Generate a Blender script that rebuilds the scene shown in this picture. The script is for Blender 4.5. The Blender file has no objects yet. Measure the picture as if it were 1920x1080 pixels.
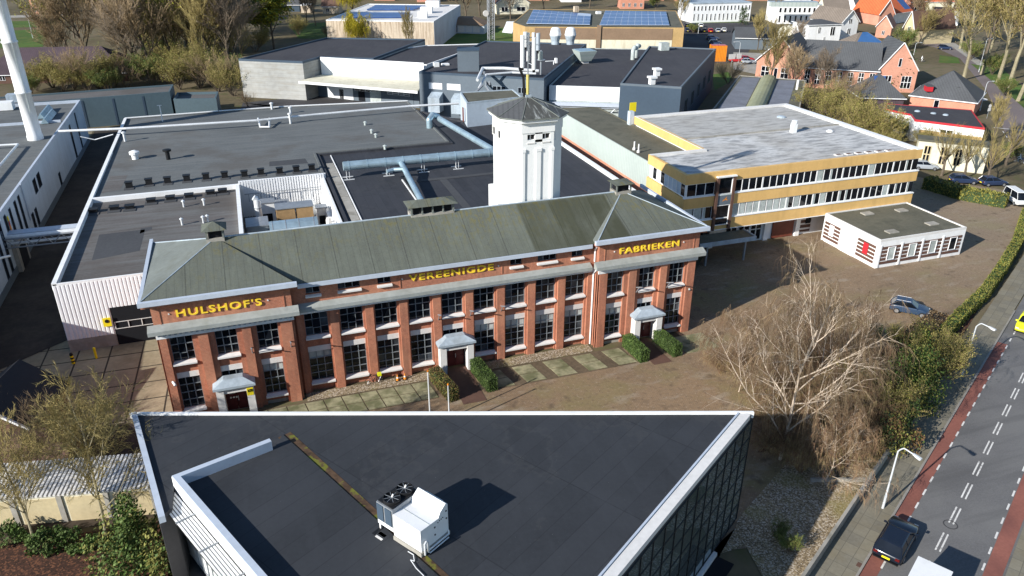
import bpy, math, random
from math import sin, cos, pi, radians, hypot, atan2, sqrt
from mathutils import Vector, Matrix
rnd = random.Random(7)
SC = bpy.context.scene
COL = SC.collection
# ---------------------------------------------------------------- survey: camera pose recovered from the photograph
RW = Matrix(((0.94508198, -0.14051713, 0.29508472), (-0.32682508, -0.41274485, 0.85019236), (0.00232811, -0.89994257, -0.43600224)))
FPX = 1451.036
H = 40.0
def ray(px, py): return RW @ Vector((px-960, py-540, FPX))
def g(px, py, z=0.0):            # survey: where the sight line meets the level z
    d = ray(px, py); t = (z-H)/d.z
    return Vector((d.x*t, d.y*t, z))
def aY(px, py, Y):
    d = ray(px, py); t = Y/d.y
    return Vector((d.x*t, Y, H+d.z*t))
def up(px, py, p):
    d = ray(px, py); t = (d.x*p[0]+d.y*p[1])/(d.x**2+d.y**2)
    return H+d.z*t
ORD = ['first','second','third','fourth','fifth','sixth','seventh','eighth','ninth','tenth','eleventh','twelfth','thirteenth','fourteenth','fifteenth','sixteenth']
# ---------------------------------------------------------------- object helpers
def tag(o, label=None, cat=None, group=None, kind=None):
    if label: o['label'] = label
    if cat: o['category'] = cat
    if group: o['group'] = group
    if kind: o['kind'] = kind
    return o
def thing(name, label, cat, loc=(0,0,0), group=None, rot=0.0):
    o = bpy.data.objects.new(name, None); COL.objects.link(o)
    o.empty_display_size = .5
    loc = tuple(loc); o.location = loc if len(loc) == 3 else (loc[0],loc[1],0); o.rotation_euler = (0,0,rot)
    return tag(o, label, cat, group)
def rootloc(o):
    v = Vector((0,0,0))
    while o is not None:
        v = v + Vector(o.location); o = o.parent
    return v
class MB:
    def __init__(s): s.v = []; s.f = []; s.mi = []; s.mats = []; s.cur = 0
    def m(s, mat):
        if mat not in s.mats: s.mats.append(mat)
        s.cur = s.mats.index(mat); return s
    def poly(s, pts):
        b = len(s.v); s.v += [tuple(p) for p in pts]; s.f.append(tuple(range(b, b+len(pts)))); s.mi.append(s.cur)
    def box(s, x0, y0, z0, x1, y1, z1):
        return s.prism([(x0,y0),(x1,y0),(x1,y1),(x0,y1)], z0, z1)
    def obox(s, cx, cy, z0, lx, ly, h, a=0.0):
        c, n = cos(a), sin(a)
        P = [(cx+c*x-n*y, cy+n*x+c*y) for x, y in ((-lx/2,-ly/2),(lx/2,-ly/2),(lx/2,ly/2),(-lx/2,ly/2))]
        return s.prism(P, z0, z0+h)
    def prism(s, P, z0, z1, cap=None, bottom=True):
        n = len(P); b = len(s.v)
        A = sum(P[i][0]*P[(i+1)%n][1]-P[(i+1)%n][0]*P[i][1] for i in range(n))
        if A < 0: P = P[::-1]
        zz0 = z0 if isinstance(z0, (list, tuple)) else [z0]*n
        zz1 = z1 if isinstance(z1, (list, tuple)) else [z1]*n
        if A < 0: zz0 = list(zz0)[::-1]; zz1 = list(zz1)[::-1]
        s.v += [(P[i][0],P[i][1],zz0[i]) for i in range(n)] + [(P[i][0],P[i][1],zz1[i]) for i in range(n)]
        for i in range(n):
            j = (i+1) % n; s.f.append((b+i, b+j, b+n+j, b+n+i)); s.mi.append(s.cur)
        if bottom: s.f.append(tuple(b+i for i in reversed(range(n)))); s.mi.append(s.cur)
        c = s.cur
        if cap is not None: s.m(cap)
        s.f.append(tuple(b+n+i for i in range(n))); s.mi.append(s.cur); s.cur = c
        return s
    def hexa(s, a, b_):               # two quads a (bottom ring), b_ (top ring)
        b = len(s.v); n = len(a); s.v += [tuple(p) for p in a] + [tuple(p) for p in b_]
        for i in range(n):
            j = (i+1) % n; s.f.append((b+i, b+j, b+n+j, b+n+i)); s.mi.append(s.cur)
        s.f.append(tuple(b+i for i in reversed(range(n)))); s.mi.append(s.cur)
        s.f.append(tuple(b+n+i for i in range(n))); s.mi.append(s.cur)
        return s
    def tube(s, p, q, r, n=8, r2=None, cap=True):
        p = Vector(p); q = Vector(q); d = (q-p)
        if d.length < 1e-6: return s
        d.normalize(); a = d.orthogonal().normalized(); c = d.cross(a)
        r2 = r if r2 is None else r2; b = len(s.v)
        for k in range(n):
            t = 2*pi*k/n; o = a*cos(t)+c*sin(t)
            s.v.append(tuple(p+o*r))
        if r2 <= 1e-5:
            s.v.append(tuple(q))
            for k in range(n): s.f.append((b+k, b+(k+1)%n, b+n)); s.mi.append(s.cur)
            return s
        for k in range(n):
            t = 2*pi*k/n; o = a*cos(t)+c*sin(t)
            s.v.append(tuple(q+o*r2))
        for k in range(n): s.f.append((b+k, b+(k+1)%n, b+n+(k+1)%n, b+n+k)); s.mi.append(s.cur)
        if cap:
            s.f.append(tuple(b+k for k in reversed(range(n)))); s.f.append(tuple(b+n+k for k in range(n))); s.mi += [s.cur]*2
        return s
    def path(s, pts, r, n=8):
        for i in range(len(pts)-1): s.tube(pts[i], pts[i+1], r, n)
        for p in pts[1:-1]: s.ball(p, r*1.02, n, 4)
        return s
    def ball(s, c, r, n=10, m=6, sz=1.0):
        return s.lathe(c, [(r*sin(pi*i/m), -r*cos(pi*i/m)*sz) for i in range(m+1)], n)
    def lathe(s, c, prof, n=12):
        b = len(s.v)
        for (r, z) in prof:
            for k in range(n):
                t = 2*pi*k/n; s.v.append((c[0]+r*cos(t), c[1]+r*sin(t), c[2]+z))
        for i in range(len(prof)-1):
            for k in range(n):
                k2 = (k+1) % n; s.f.append((b+i*n+k, b+i*n+k2, b+(i+1)*n+k2, b+(i+1)*n+k)); s.mi.append(s.cur)
        return s
    def loft(s, secs, close=True, caps=True):     # list of rings
        b = len(s.v); n = len(secs[0])
        for r in secs: s.v += [tuple(p) for p in r]
        for i in range(len(secs)-1):
            for k in range(n):
                k2 = (k+1) % n; s.f.append((b+i*n+k, b+i*n+k2, b+(i+1)*n+k2, b+(i+1)*n+k)); s.mi.append(s.cur)
        if caps:
            s.f.append(tuple(b+k for k in reversed(range(n)))); e = b+(len(secs)-1)*n
            s.f.append(tuple(e+k for k in range(n))); s.mi += [s.cur]*2
        return s
    def build(s, name, parent=None, smooth=False, local=False, loc=None):
        me = bpy.data.meshes.new(name)
        off = Vector((0,0,0))
        if loc is not None: off = Vector(loc)
        elif parent is not None and not local: off = rootloc(parent)
        me.from_pydata([(x-off.x, y-off.y, z-off.z) for x, y, z in s.v], [], s.f)
        for m in s.mats: me.materials.append(m)
        me.polygons.foreach_set('material_index', s.mi)
        if smooth: me.polygons.foreach_set('use_smooth', [True]*len(s.f))
        me.update()
        o = bpy.data.objects.new(name, me); COL.objects.link(o)
        if parent is not None: o.parent = parent
        if loc is not None and parent is None: o.location = loc
        return o
def kids(o, D={}): return list(o.children)
def copy_tree(o, parent=None):
    c = o.copy(); COL.objects.link(c); c.parent = parent
    for ch in CH.get(o.name, []): copy_tree(ch, c)
    return c
CH = {}
def remember(o):
    CH[o.name] = [x for x in o.children_recursive if x.parent == o]
    for x in CH[o.name]: remember(x)
# ---------------------------------------------------------------- materials
class NG:
    def __init__(s, mat): s.t = mat.node_tree; s.n = s.t.nodes; s.l = s.t.links; s._p = None
    def new(s, typ, **kw):
        x = s.n.new(typ)
        for k, v in kw.items(): setattr(x, k, v)
        return x
    def put(s, sock, val):
        if hasattr(val, 'is_output'): s.l.new(val, sock)
        else:
            if sock.type == 'RGBA' and len(val) == 3: val = (*val, 1)
            sock.default_value = val
    def pos(s):
        if s._p is None: s._p = s.new('ShaderNodeNewGeometry').outputs['Position']
        return s._p
    def xyz(s):
        x = s.new('ShaderNodeSeparateXYZ'); s.put(x.inputs[0], s.pos()); return x.outputs
    def scaled(s, sx, sy, sz, a=0.0):
        x = s.new('ShaderNodeMapping'); s.put(x.inputs[0], s.pos()); x.inputs['Scale'].default_value = (sx,sy,sz); x.inputs['Rotation'].default_value = (0,0,a)
        return x.outputs[0]
    def noise(s, scale, detail=3.0, vec=None, rough=.55):
        x = s.new('ShaderNodeTexNoise'); s.put(x.inputs['Vector'], s.pos() if vec is None else vec)
        x.inputs['Scale'].default_value = scale; x.inputs['Detail'].default_value = detail; x.inputs['Roughness'].default_value = rough
        return x.outputs[0]
    def m(s, op, a, b=0.0, c=0.0):
        x = s.new('ShaderNodeMath', operation=op); s.put(x.inputs[0], a); s.put(x.inputs[1], b)
        if op in ('MULTIPLY_ADD','SMOOTH_MIN'): s.put(x.inputs[2], c)
        return x.outputs[0]
    def rng(s, v, a, b, c=0.0, d=1.0):
        x = s.new('ShaderNodeMapRange'); s.put(x.inputs[0], v)
        for i, q in enumerate((a,b,c,d)): x.inputs[i+1].default_value = q
        return x.outputs[0]
    def mix(s, fac, a, b, mode='MIX'):
        x = s.new('ShaderNodeMix', data_type='RGBA', blend_type=mode)
        s.put(x.inputs[0], fac); s.put(x.inputs[6], a); s.put(x.inputs[7], b); return x.outputs[2]
    def lines(s, ang, period, width, soft=0.0, off=0.0):   # 1 on thin lines across direction ang
        o = s.xyz(); d = s.m('ADD', s.m('MULTIPLY', o[0], cos(ang)), s.m('MULTIPLY', o[1], sin(ang)))
        f = s.m('FRACT', s.m('DIVIDE', s.m('ADD', d, off), period))
        return s.m('LESS_THAN', f, width/period)
    def cell(s, ang, period, off=0.0, ang2=None, period2=1.0):   # random value per strip
        o = s.xyz(); d = s.m('ADD', s.m('MULTIPLY', o[0], cos(ang)), s.m('MULTIPLY', o[1], sin(ang)))
        f = s.m('FLOOR', s.m('DIVIDE', s.m('ADD', d, off), period))
        x = s.new('ShaderNodeTexWhiteNoise', noise_dimensions='2D' if ang2 is not None else '1D')
        if ang2 is None: s.put(x.inputs['W'], f)
        else:
            e = s.m('ADD', s.m('MULTIPLY', o[0], cos(ang2)), s.m('MULTIPLY', o[1], sin(ang2)))
            h = s.m('FLOOR', s.m('DIVIDE', e, period2)); cb = s.new('ShaderNodeCombineXYZ'); s.put(cb.inputs[0], f); s.put(cb.inputs[1], h); s.put(x.inputs['Vector'], cb.outputs[0])
        return x.outputs[0]
def mat(name, col, rough=.85, var=.18, scale=2.0, bvar=.18, big=.12, spec=.3, metal=0.0, bump=0.0, bscale=6.0, fn=None):
    M = bpy.data.materials.new(name); M.use_nodes = True
    k = NG(M); P = M.node_tree.nodes['Principled BSDF']
    P.inputs['Roughness'].default_value = rough; P.inputs['Metallic'].default_value = metal
    P.inputs['Specular IOR Level'].default_value = spec
    if var or bvar:
        f = k.m('ADD', k.rng(k.noise(scale, 4), .25, .75, 1-var, 1+var), k.rng(k.noise(big, 3), .3, .7, -bvar, bvar))
        sc = k.new('ShaderNodeVectorMath', operation='SCALE'); sc.inputs[0].default_value = col; k.put(sc.inputs['Scale'], f)
        c = sc.outputs[0]
    else:
        x = k.new('ShaderNodeRGB'); x.outputs[0].default_value = (*col,1); c = x.outputs[0]
    if fn: c = fn(k, c)
    k.put(P.inputs['Base Color'], c)
    if bump:
        b = k.new('ShaderNodeBump'); b.inputs['Strength'].default_value = bump; b.inputs['Distance'].default_value = .05
        k.put(b.inputs['Height'], k.noise(bscale, 4)); k.l.new(b.outputs[0], P.inputs['Normal'])
    return M
def f_brick(k, c):
    o = k.xyz(); z = o[2]
    m = k.m('LESS_THAN', k.m('FRACT', k.m('DIVIDE', z, .13)), .25)
    tone = k.rng(k.noise(9, 2, k.scaled(1,1,3)), .3, .7, 0, 1)
    c = k.mix(k.m('MULTIPLY', tone, .6), c, (.17,.062,.042))
    c = k.mix(k.m('MULTIPLY', m, .24), c, (.60,.45,.36))
    lg = k.rng(k.noise(.35, 4), .5, .68, 0, .4); c = k.mix(lg, c, (.55,.27,.16))
    st = k.rng(k.noise(1.2, 3, k.scaled(1.2,1.2,.12)), .5, .74, 0, .55)
    return k.mix(st, c, (.13,.07,.05))
def f_zinc(k, c):
    ln = k.lines(0, .62, .06); ln2 = k.lines(0, 3.1, .09, off=.4)
    st = k.rng(k.noise(1.6, 4, k.scaled(1,.07,.3)), .38, .68)
    c = k.mix(k.m('MULTIPLY', st, .55), c, (.075,.078,.066))
    c = k.mix(k.m('MULTIPLY', ln, .35), c, (.05,.05,.045))
    c = k.mix(k.m('MULTIPLY', ln2, .6), c, (.03,.03,.028))
    z = k.xyz()[2]
    moss = k.m('MULTIPLY', k.rng(k.noise(3.2, 5, k.scaled(1,.25,1)), .5, .62), k.rng(z, 12.0, 14.0, .12, .95))
    moss = k.m('MULTIPLY', moss, k.rng(k.noise(.16, 2), .4, .62, .1, 1))
    c = k.mix(k.m('MULTIPLY', moss, .75), c, (.15,.125,.028))
    gr = k.rng(k.noise(11, 2), .35, .75); c = k.mix(k.m('MULTIPLY', gr, .3), c, (.19,.20,.155))
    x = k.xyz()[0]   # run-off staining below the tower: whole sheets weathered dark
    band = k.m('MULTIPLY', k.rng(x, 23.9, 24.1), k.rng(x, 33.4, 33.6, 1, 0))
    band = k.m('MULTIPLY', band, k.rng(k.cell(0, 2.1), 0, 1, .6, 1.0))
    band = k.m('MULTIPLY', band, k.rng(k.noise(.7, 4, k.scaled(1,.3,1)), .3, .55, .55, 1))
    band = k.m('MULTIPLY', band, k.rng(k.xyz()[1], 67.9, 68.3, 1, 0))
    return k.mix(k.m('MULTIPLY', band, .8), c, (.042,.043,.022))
def f_bit(ang, period, joint, light, dark, cross=None):
    def f(k, c):
        c = k.mix(k.rng(k.cell(ang, period, 0, ang+pi/2, cross or 7.0), 0, 1, 0, .5), c, light)
        c = k.mix(k.m('MULTIPLY', k.lines(ang, period, joint), .55), c, dark)
        if cross: c = k.mix(k.m('MULTIPLY', k.lines(ang+pi/2, cross, joint*1.3), .7), c, dark)
        st = k.rng(k.noise(.35, 5), .5, .72, 0, .5)
        c = k.mix(st, c, light)
        sp = k.rng(k.noise(9.0, 2), .76, .79, 0, .8); c = k.mix(sp, c, (.16,.16,.155)); dr = k.rng(k.noise(1.0, 5, k.scaled(1.5,.25,1,ang)), .52, .7, 0, .4); c = k.mix(dr, c, light)
        pd = k.rng(k.noise(.16, 6, None, .62), .57, .62, 0, .2); c = k.mix(pd, c, dark)
        rim = k.m('MULTIPLY', k.rng(k.noise(.16, 6, None, .62), .545, .57), k.rng(k.noise(.16, 6, None, .62), .57, .595, 1, 0)); c = k.mix(k.m('MULTIPLY', rim, .10), c, (.10,.095,.085))
        return c
    return f
def f_oldbit(k, c):
    st = k.rng(k.noise(.9, 5, k.scaled(.12,1.6,1)), .42, .66, 0, .6)
    c = k.mix(st, c, (.165,.17,.165))
    c = k.mix(k.m('MULTIPLY', k.lines(pi/2, 1.0, .06), .5), c, (.075,.075,.073))
    br = k.rng(k.noise(.10, 4), .52, .66, 0, .55); c = k.mix(br, c, (.078,.066,.055))
    sp = k.rng(k.noise(2.5, 3), .70, .76, 0, .4); return k.mix(sp, c, (.2,.2,.19))
def f_slabs(ang, px, py, joint, jc, ox=0.0, oy=0.0):
    def f(k, c):
        c = k.mix(k.rng(k.cell(ang, px, ox, ang+pi/2, py), 0, 1, 0, .35), c, (.31,.275,.19))
        st = k.rng(k.noise(.5, 5), .45, .7, 0, .5); c = k.mix(st, c, (.185,.15,.09))
        j = k.m('MAXIMUM', k.lines(ang, px, joint, off=ox), k.lines(ang+pi/2, py, joint, off=oy))
        return k.mix(j, c, jc)
    return f
def f_paver(k, c):
    b = k.new('ShaderNodeTexBrick'); k.put(b.inputs['Vector'], k.scaled(1,1,1,.0)); b.inputs['Scale'].default_value = 2.2
    b.inputs['Color1'].default_value = (.28,.178,.105,1); b.inputs['Color2'].default_value = (.23,.155,.105,1); b.inputs['Mortar'].default_value = (.07,.068,.04,1)
    b.inputs['Mortar Size'].default_value = .03
    c = k.mix(.55, c, b.outputs[0])
    mo = k.rng(k.noise(.14, 5), .5, .66, 0, .65); c = k.mix(mo, c, (.20,.17,.07))
    li = k.rng(k.noise(.3, 6, k.scaled(1,2.5,1)), .54, .70, 0, .55); c = k.mix(li, c, (.33,.275,.21))
    gy = k.m('MULTIPLY', k.rng(k.xyz()[0], 60, 95), .4); c = k.mix(gy, c, (.27,.225,.17))
    sp = k.rng(k.noise(3.2, 3), .56, .68, 0, .55); c = k.mix(sp, c, (.125,.085,.058)); s2 = k.rng(k.noise(4.6, 2), .60, .70, 0, .5); c = k.mix(s2, c, (.36,.29,.21))
    dk = k.rng(k.noise(.55, 4), .60, .70, 0, .6); return k.mix(dk, c, (.085,.06,.042))
def f_corr(ang, period, dark, amt=.5):  # darker stripes paint groove shade onto a flat sheet
    def f(k, c): return k.mix(k.m('MULTIPLY', k.lines(ang, period, period*.35), amt), c, dark)
    return f
def f_white_roof(k, c):
    st = k.rng(k.noise(.8, 6, k.scaled(.5,1.6,1,-.3)), .46, .62, 0, .75); c = k.mix(st, c, (.20,.20,.20))
    s2 = k.rng(k.noise(2.0, 6, k.scaled(.28,1.5,1,-.35), .7), .57, .70, 0, .85); c = k.mix(s2, c, (.11,.11,.11))
    s3 = k.rng(k.noise(.12, 3), .5, .7, 0, .35); c = k.mix(s3, c, (.34,.30,.24))
    y = k.xyz()[1]; c = k.mix(k.m('MULTIPLY', k.rng(y, 93.3, 95.0), .45), c, (.33,.31,.27))
    return k.mix(k.m('MULTIPLY', k.lines(pi/2, 1.05, .05), .25), c, (.15,.15,.15))
def f_grime(col, amt, sc=.8, lo=.5, hi=.7, zs=.25):
    def f(k, c): return k.mix(k.rng(k.noise(sc, 5, k.scaled(1,1,zs)), lo, hi, 0, amt), c, col)
    return f
def f_grass(k, c):
    c = k.mix(k.rng(k.noise(.25, 5), .45, .65, 0, .8), c, (.11,.13,.025)); return k.mix(k.rng(k.noise(3, 3), .5, .7, 0, .5), c, (.04,.065,.014))
def f_land(k, c):
    c = k.mix(k.rng(k.noise(.03, 4), .45, .6, 0, .7), c, (.15,.12,.075)); return k.mix(k.rng(k.noise(.4, 5), .5, .7, 0, .7), c, (.065,.08,.022))
def f_asph(k, c):
    c = k.mix(k.rng(k.noise(.15, 4), .42, .62, 0, .5), c, (.175,.17,.16))
    al = k.noise(.5, 4, k.scaled(.12,1.4,1,-radians(30.24)))          # wheel tracks and oil marks run along the lane
    c = k.mix(k.rng(al, .52, .70, 0, .55), c, (.085,.083,.082)); c = k.mix(k.rng(k.noise(.9, 3), .68, .74, 0, .5), c, (.07,.068,.066))
    return c
def f_gravel(k, c):
    v = k.new('ShaderNodeTexVoronoi'); k.put(v.inputs['Vector'], k.pos()); v.inputs['Scale'].default_value = 11
    h = k.new('ShaderNodeSeparateColor'); k.put(h.inputs[0], v.outputs['Color'])
    c = k.mix(k.rng(h.outputs[0], 0, 1, 0, .9), c, (.085,.06,.035)); c = k.mix(k.m('MULTIPLY', k.m('GREATER_THAN', h.outputs[1], .78), .8), c, (.52,.45,.36))
    return k.mix(k.rng(k.noise(.3, 4), .5, .66, 0, .6), c, (.19,.165,.05))
def f_litter(k, c):
    v = k.new('ShaderNodeTexVoronoi'); k.put(v.inputs['Vector'], k.pos()); v.inputs['Scale'].default_value = 9
    h = k.new('ShaderNodeSeparateColor'); k.put(h.inputs[0], v.outputs['Color'])
    c = k.mix(h.outputs[0], c, (.03,.016,.010)); return k.mix(k.m('MULTIPLY', k.m('GREATER_THAN', h.outputs[1], .8), .7), c, (.19,.08,.04))
def f_tiles(k, c):
    return k.mix(k.m('MULTIPLY', k.lines(radians(-18), .5, .16), .25), c, (.03,.03,.03))
def f_tan(k, c):
    st = k.rng(k.noise(1.0, 4, k.scaled(2,2,.15)), .45, .7, 0, .6); return k.mix(st, c, (.2,.12,.07))
X = {}
X['brick'] = mat('red_brick', (.48,.18,.098), .9, .2, 3, .18, .3, fn=f_brick)
X['brick_dk'] = mat('darker_brick', (.37,.15,.095), .9, .2, 3, .2, .5, fn=f_brick)
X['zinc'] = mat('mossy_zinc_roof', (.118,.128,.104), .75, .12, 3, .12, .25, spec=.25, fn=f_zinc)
X['zincs'] = mat('smooth_grey_roofing', (.16,.175,.16), .7, .1, 3, .12, .3, fn=f_grime((.12,.125,.10), .6))
X['lead'] = mat('grey_lead', (.36,.42,.47), .6, .15, 3, .15, .3, fn=f_grime((.2,.22,.22), .5))
X['cornice'] = mat('pale_stone_cornice', (.31,.325,.305), .8, .12, 3, .1, .5, fn=f_grime((.24,.25,.22), .6))
X['gutter'] = mat('blue_white_gutter', (.46,.51,.58), .6, .08, 2, .06, .2)
X['white'] = mat('white_paint', (.80,.80,.79), .6, .04, 2, .04, .1, fn=f_grime((.55,.54,.5), .35))
X['wtower'] = mat('white_render', (.82,.82,.80), .8, .03, 2, .03, .1, fn=f_grime((.62,.60,.54), .4, .7, .5, .72, .06))
X['sill'] = mat('white_sill', (.66,.64,.61), .8, .08, 3, .06, .2)
X['frame'] = mat('grey_window_frame', (.20,.225,.24), .6, .08, 2, 0, .1)
X['glass'] = mat('dark_window_glass', (.007,.009,.013), .05, .5, .4, .5, .7, spec=.35)
X['blind'] = mat('pale_window_blind', (.42,.46,.44), .5, .2, 3, .2, .5)
X['door'] = mat('oxblood_door', (.085,.018,.018), .5, .15, 2, .1, .4)
X['yellow'] = mat('yellow_lettering', (.92,.62,.045), .6, .08, 2, .05, .5)
X['signy'] = mat('yellow_sign', (.85,.68,.02), .5, .03, 2, 0, .5)
X['black'] = mat('black_plastic', (.012,.012,.013), .5, .2, 2, .1, .4)
X['dark'] = mat('dark_interior', (.008,.009,.012), .9, .1, 2, 0, .4)
X['bit_new'] = mat('new_bitumen', (.030,.032,.039), .82, .15, 3, .15, .15, spec=.35, fn=f_bit(0, 1.0, .05, (.045,.047,.055), (.015,.016,.02), 8.0))
X['bit_old'] = mat('weathered_bitumen', (.122,.130,.130), .9, .15, 3, .2, .1, fn=f_oldbit)
X['bit_brown'] = mat('brownish_bitumen', (.110,.100,.094), .9, .15, 3, .2, .12, fn=f_oldbit)
X['bit_rear'] = mat('charcoal_roofing', (.046,.044,.050), .85, .12, 2, .15, .08, fn=f_bit(radians(-18), 1.2, .06, (.06,.058,.062), (.03,.03,.034)))
X['bit_front'] = mat('black_roofing_felt', (.026,.0285,.033), .8, .12, 4, .16, .2, spec=.4, fn=f_bit(radians(122), 1.25, .05, (.038,.041,.047), (.012,.013,.016), 7.6))
X['bit_green'] = mat('greenish_roofing', (.118,.112,.082), .9, .15, 3, .15, .2, fn=f_grime((.06,.062,.045), .6, .5))
X['patch'] = mat('roof_patch', (.062,.064,.068), .9, .12, 3, .1, .2)
X['moss'] = mat('wet_moss', (.085,.05,.028), .9, .4, 2.5, .4, .8, fn=lambda k,c: k.mix(k.rng(k.noise(1.4,5), .5,.58), c, (.14,.14,.02)))
X['corr_w'] = mat('white_corrugated_sheet', (.83,.83,.83), .5, .04, 2, .04, .2, fn=f_grime((.7,.7,.7), .3))
X['galv'] = mat('galvanised_duct', (.38,.50,.56), .42, .1, 2, .12, .5, metal=.55, spec=.5)
X['pipe'] = mat('silver_pipe', (.72,.73,.73), .42, .1, 3, .1, .5, metal=.25)
X['steel'] = mat('grey_steel', (.30,.32,.34), .5, .12, 2, .1, .4, metal=.4)
X['conc'] = mat('concrete', (.33,.31,.27), .9, .15, 2, .15, .2, fn=f_grime((.17,.155,.12), .6))
X['slab_yard'] = mat('yard_slabs', (.275,.23,.15), .9, .2, 2.5, .3, .15, fn=f_slabs(radians(-2), 3.05, 3.05, .16, (.045,.038,.028), .6, .9))
X['slab_mossy'] = mat('mossy_slabs', (.30,.275,.165), .9, .2, 3, .25, .5, fn=f_grime((.10,.105,.045), .8, .7, .42, .62, 1))
X['paver'] = mat('brown_brick_paving', (.255,.172,.10), .9, .22, 2, .3, .09, fn=f_paver)
X['asphalt'] = mat('asphalt', (.140,.136,.134), .9, .2, 9, .10, .15, fn=f_asph)
X['asph_dk'] = mat('dark_asphalt', (.055,.053,.055), .9, .12, 4, .2, .1)
X['redlane'] = mat('red_cycle_lane', (.25,.095,.07), .9, .12, 5, .15, .2, fn=f_grime((.15,.06,.05), .6, .3, .45, .65, 1))
X['walk'] = mat('pavement_tiles', (.175,.16,.125), .9, .15, 5, .15, .3, fn=f_slabs(radians(30.24), 1.2, .9, .04, (.125,.115,.09)))
X['kerb'] = mat('kerb_stone', (.27,.25,.22), .9, .12, 4, .1, .3)
X['paint'] = mat('road_paint', (.66,.64,.60), .8, .15, 6, .12, 1, fn=f_grime((.22,.21,.20), .8, 3.0, .55, .68, 1))
X['ochre'] = mat('ochre_facade', (.68,.43,.16), .6, .05, 3, .05, .2, fn=f_grime((.50,.31,.11), .5, .7, .48, .7, .12))
X['wroof'] = mat('pale_weathered_roof', (.52,.515,.50), .85, .12, 2, .15, .1, fn=f_white_roof)
X['rust'] = mat('brown_stripe', (.115,.062,.045), .8, .1, 2, .1, .4)
X['mahog'] = mat('mahogany_panel', (.16,.045,.028), .5, .15, 2, .1, .4)
X['red'] = mat('red_paint', (.46,.025,.035), .5, .06, 2, .05, .4)
X['mint'] = mat('pale_mint_cladding', (.41,.455,.425), .6, .05, 2, .05, .2, fn=f_corr(pi/2, .5, (.30,.37,.33), .5))
X['salmon'] = mat('salmon_brick', (.52,.24,.16), .9, .12, 3, .1, .4)
X['pinkbrick'] = mat('pink_brick', (.53,.26,.18), .9, .12, 3, .12, .3)
X['navy'] = mat('blue_grey_cladding', (.050,.076,.108), .6, .06, 2, .08, .1)
X['slate'] = mat('grey_cladding', (.115,.142,.168), .6, .06, 2, .08, .1)
X['teal'] = mat('teal_grey_cladding', (.085,.125,.145), .6, .08, 2, .1, .1)
X['bluewall'] = mat('pale_blue_wall', (.46,.52,.58), .7, .06, 2, .08, .2, fn=f_grime((.32,.36,.4), .4))
X['concpanel'] = mat('stained_concrete_panels', (.36,.36,.34), .9, .1, 1, .12, .2, fn=lambda k,c: k.mix(k.m('MULTIPLY', k.m('LESS_THAN', k.m('FRACT', k.m('DIVIDE', k.xyz()[2], 1.0)), .06), .4), k.mix(k.rng(k.noise(.9,4,k.scaled(.3,.3,1.6)), .45,.7,0,.5), c, (.27,.24,.19)), (.16,.15,.13)))
X['cream'] = mat('cream_wall', (.66,.62,.48), .8, .08, 2, .1, .2, fn=f_grime((.42,.37,.25), .5))
X['tan'] = mat('beige_ivy_stained_wall', (.56,.47,.36), .9, .08, 2, .1, .2, fn=f_tan)
X['tanbrick'] = mat('tan_brick', (.45,.30,.13), .9, .12, 3, .12, .3)
X['brownband'] = mat('brown_fascia', (.23,.155,.10), .8, .1, 2, .1, .2)
X['solar'] = mat('solar_panel', (.035,.085,.24), .3, .15, 1, .1, .4, spec=.5)
X['solarf'] = mat('pale_panel_frame', (.45,.52,.62), .5, .05, 2, 0, .4)
X['orange_tile'] = mat('orange_roof_tiles', (.55,.13,.045), .8, .12, 3, .1, .3, fn=f_tiles)
X['brown_tile'] = mat('brown_roof_tiles', (.13,.075,.055), .85, .15, 3, .12, .2, fn=f_tiles)
X['grey_tile'] = mat('grey_roof_tiles', (.085,.088,.092), .8, .12, 3, .12, .2, fn=f_tiles)
X['purple_tile'] = mat('purple_roof_tiles', (.075,.052,.062), .85, .15, 3, .15, .2, fn=f_tiles)
X['taupe_tile'] = mat('taupe_roof_tiles', (.19,.155,.125), .85, .15, 3, .12, .2, fn=f_tiles)
X['pale_brick'] = mat('pale_yellow_brick', (.52,.43,.26), .9, .1, 3, .1, .3)
X['mesh'] = mat('translucent_barrel', (.30,.30,.17), .5, .1, 2, .15, .3)
X['orange'] = mat('orange_container', (.75,.25,.02), .5, .08, 2, .08, .4, fn=f_corr(radians(-15), .45, (.35,.10,.01), .6))
X['grass'] = mat('grass', (.062,.12,.016), .95, .3, 1.5, .3, .05, fn=f_grass)
X['land'] = mat('garden_land', (.125,.098,.052), .95, .3, .8, .3, .03, fn=f_land)
X['gravel'] = mat('pebble_bed', (.36,.28,.175), .95, .2, 8, .2, .3, bump=.6, bscale=9, fn=f_gravel)
X['litter'] = mat('red_leaf_litter', (.085,.036,.022), .95, .3, 4, .3, .4, bump=.5, fn=f_litter)
X['soil'] = mat('dark_soil', (.06,.045,.032), .95, .3, 3, .3, .4)
X['bark'] = mat('grey_brown_bark', (.125,.098,.07), .95, .25, 4, .2, .4)
X['twig'] = mat('brown_twigs', (.275,.20,.115), .95, .25, 1, .2, .15)
X['twig_o'] = mat('olive_twigs', (.29,.23,.09), .95, .25, 1, .2, .15)
X['twig_g'] = mat('grey_twigs', (.225,.175,.125), .95, .25, 1, .2, .15)
X['birch'] = mat('pale_birch_bark', (.54,.44,.34), .85, .2, 5, .2, 1, fn=f_grime((.2,.16,.11), .6, 3, .55, .65, 1))
X['birch_twig'] = mat('reddish_birch_twigs', (.17,.10,.058), .95, .3, 1, .25, .3)
X['plane_bark'] = mat('pale_olive_bark', (.27,.235,.15), .95, .25, 4, .2, .4)
X['leaf_y'] = mat('spring_yellow_leaves', (.30,.28,.028), .8, .3, 1, .2, .2)
X['leaf_o'] = mat('olive_leaves', (.185,.18,.045), .8, .3, 1, .2, .2)
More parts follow.
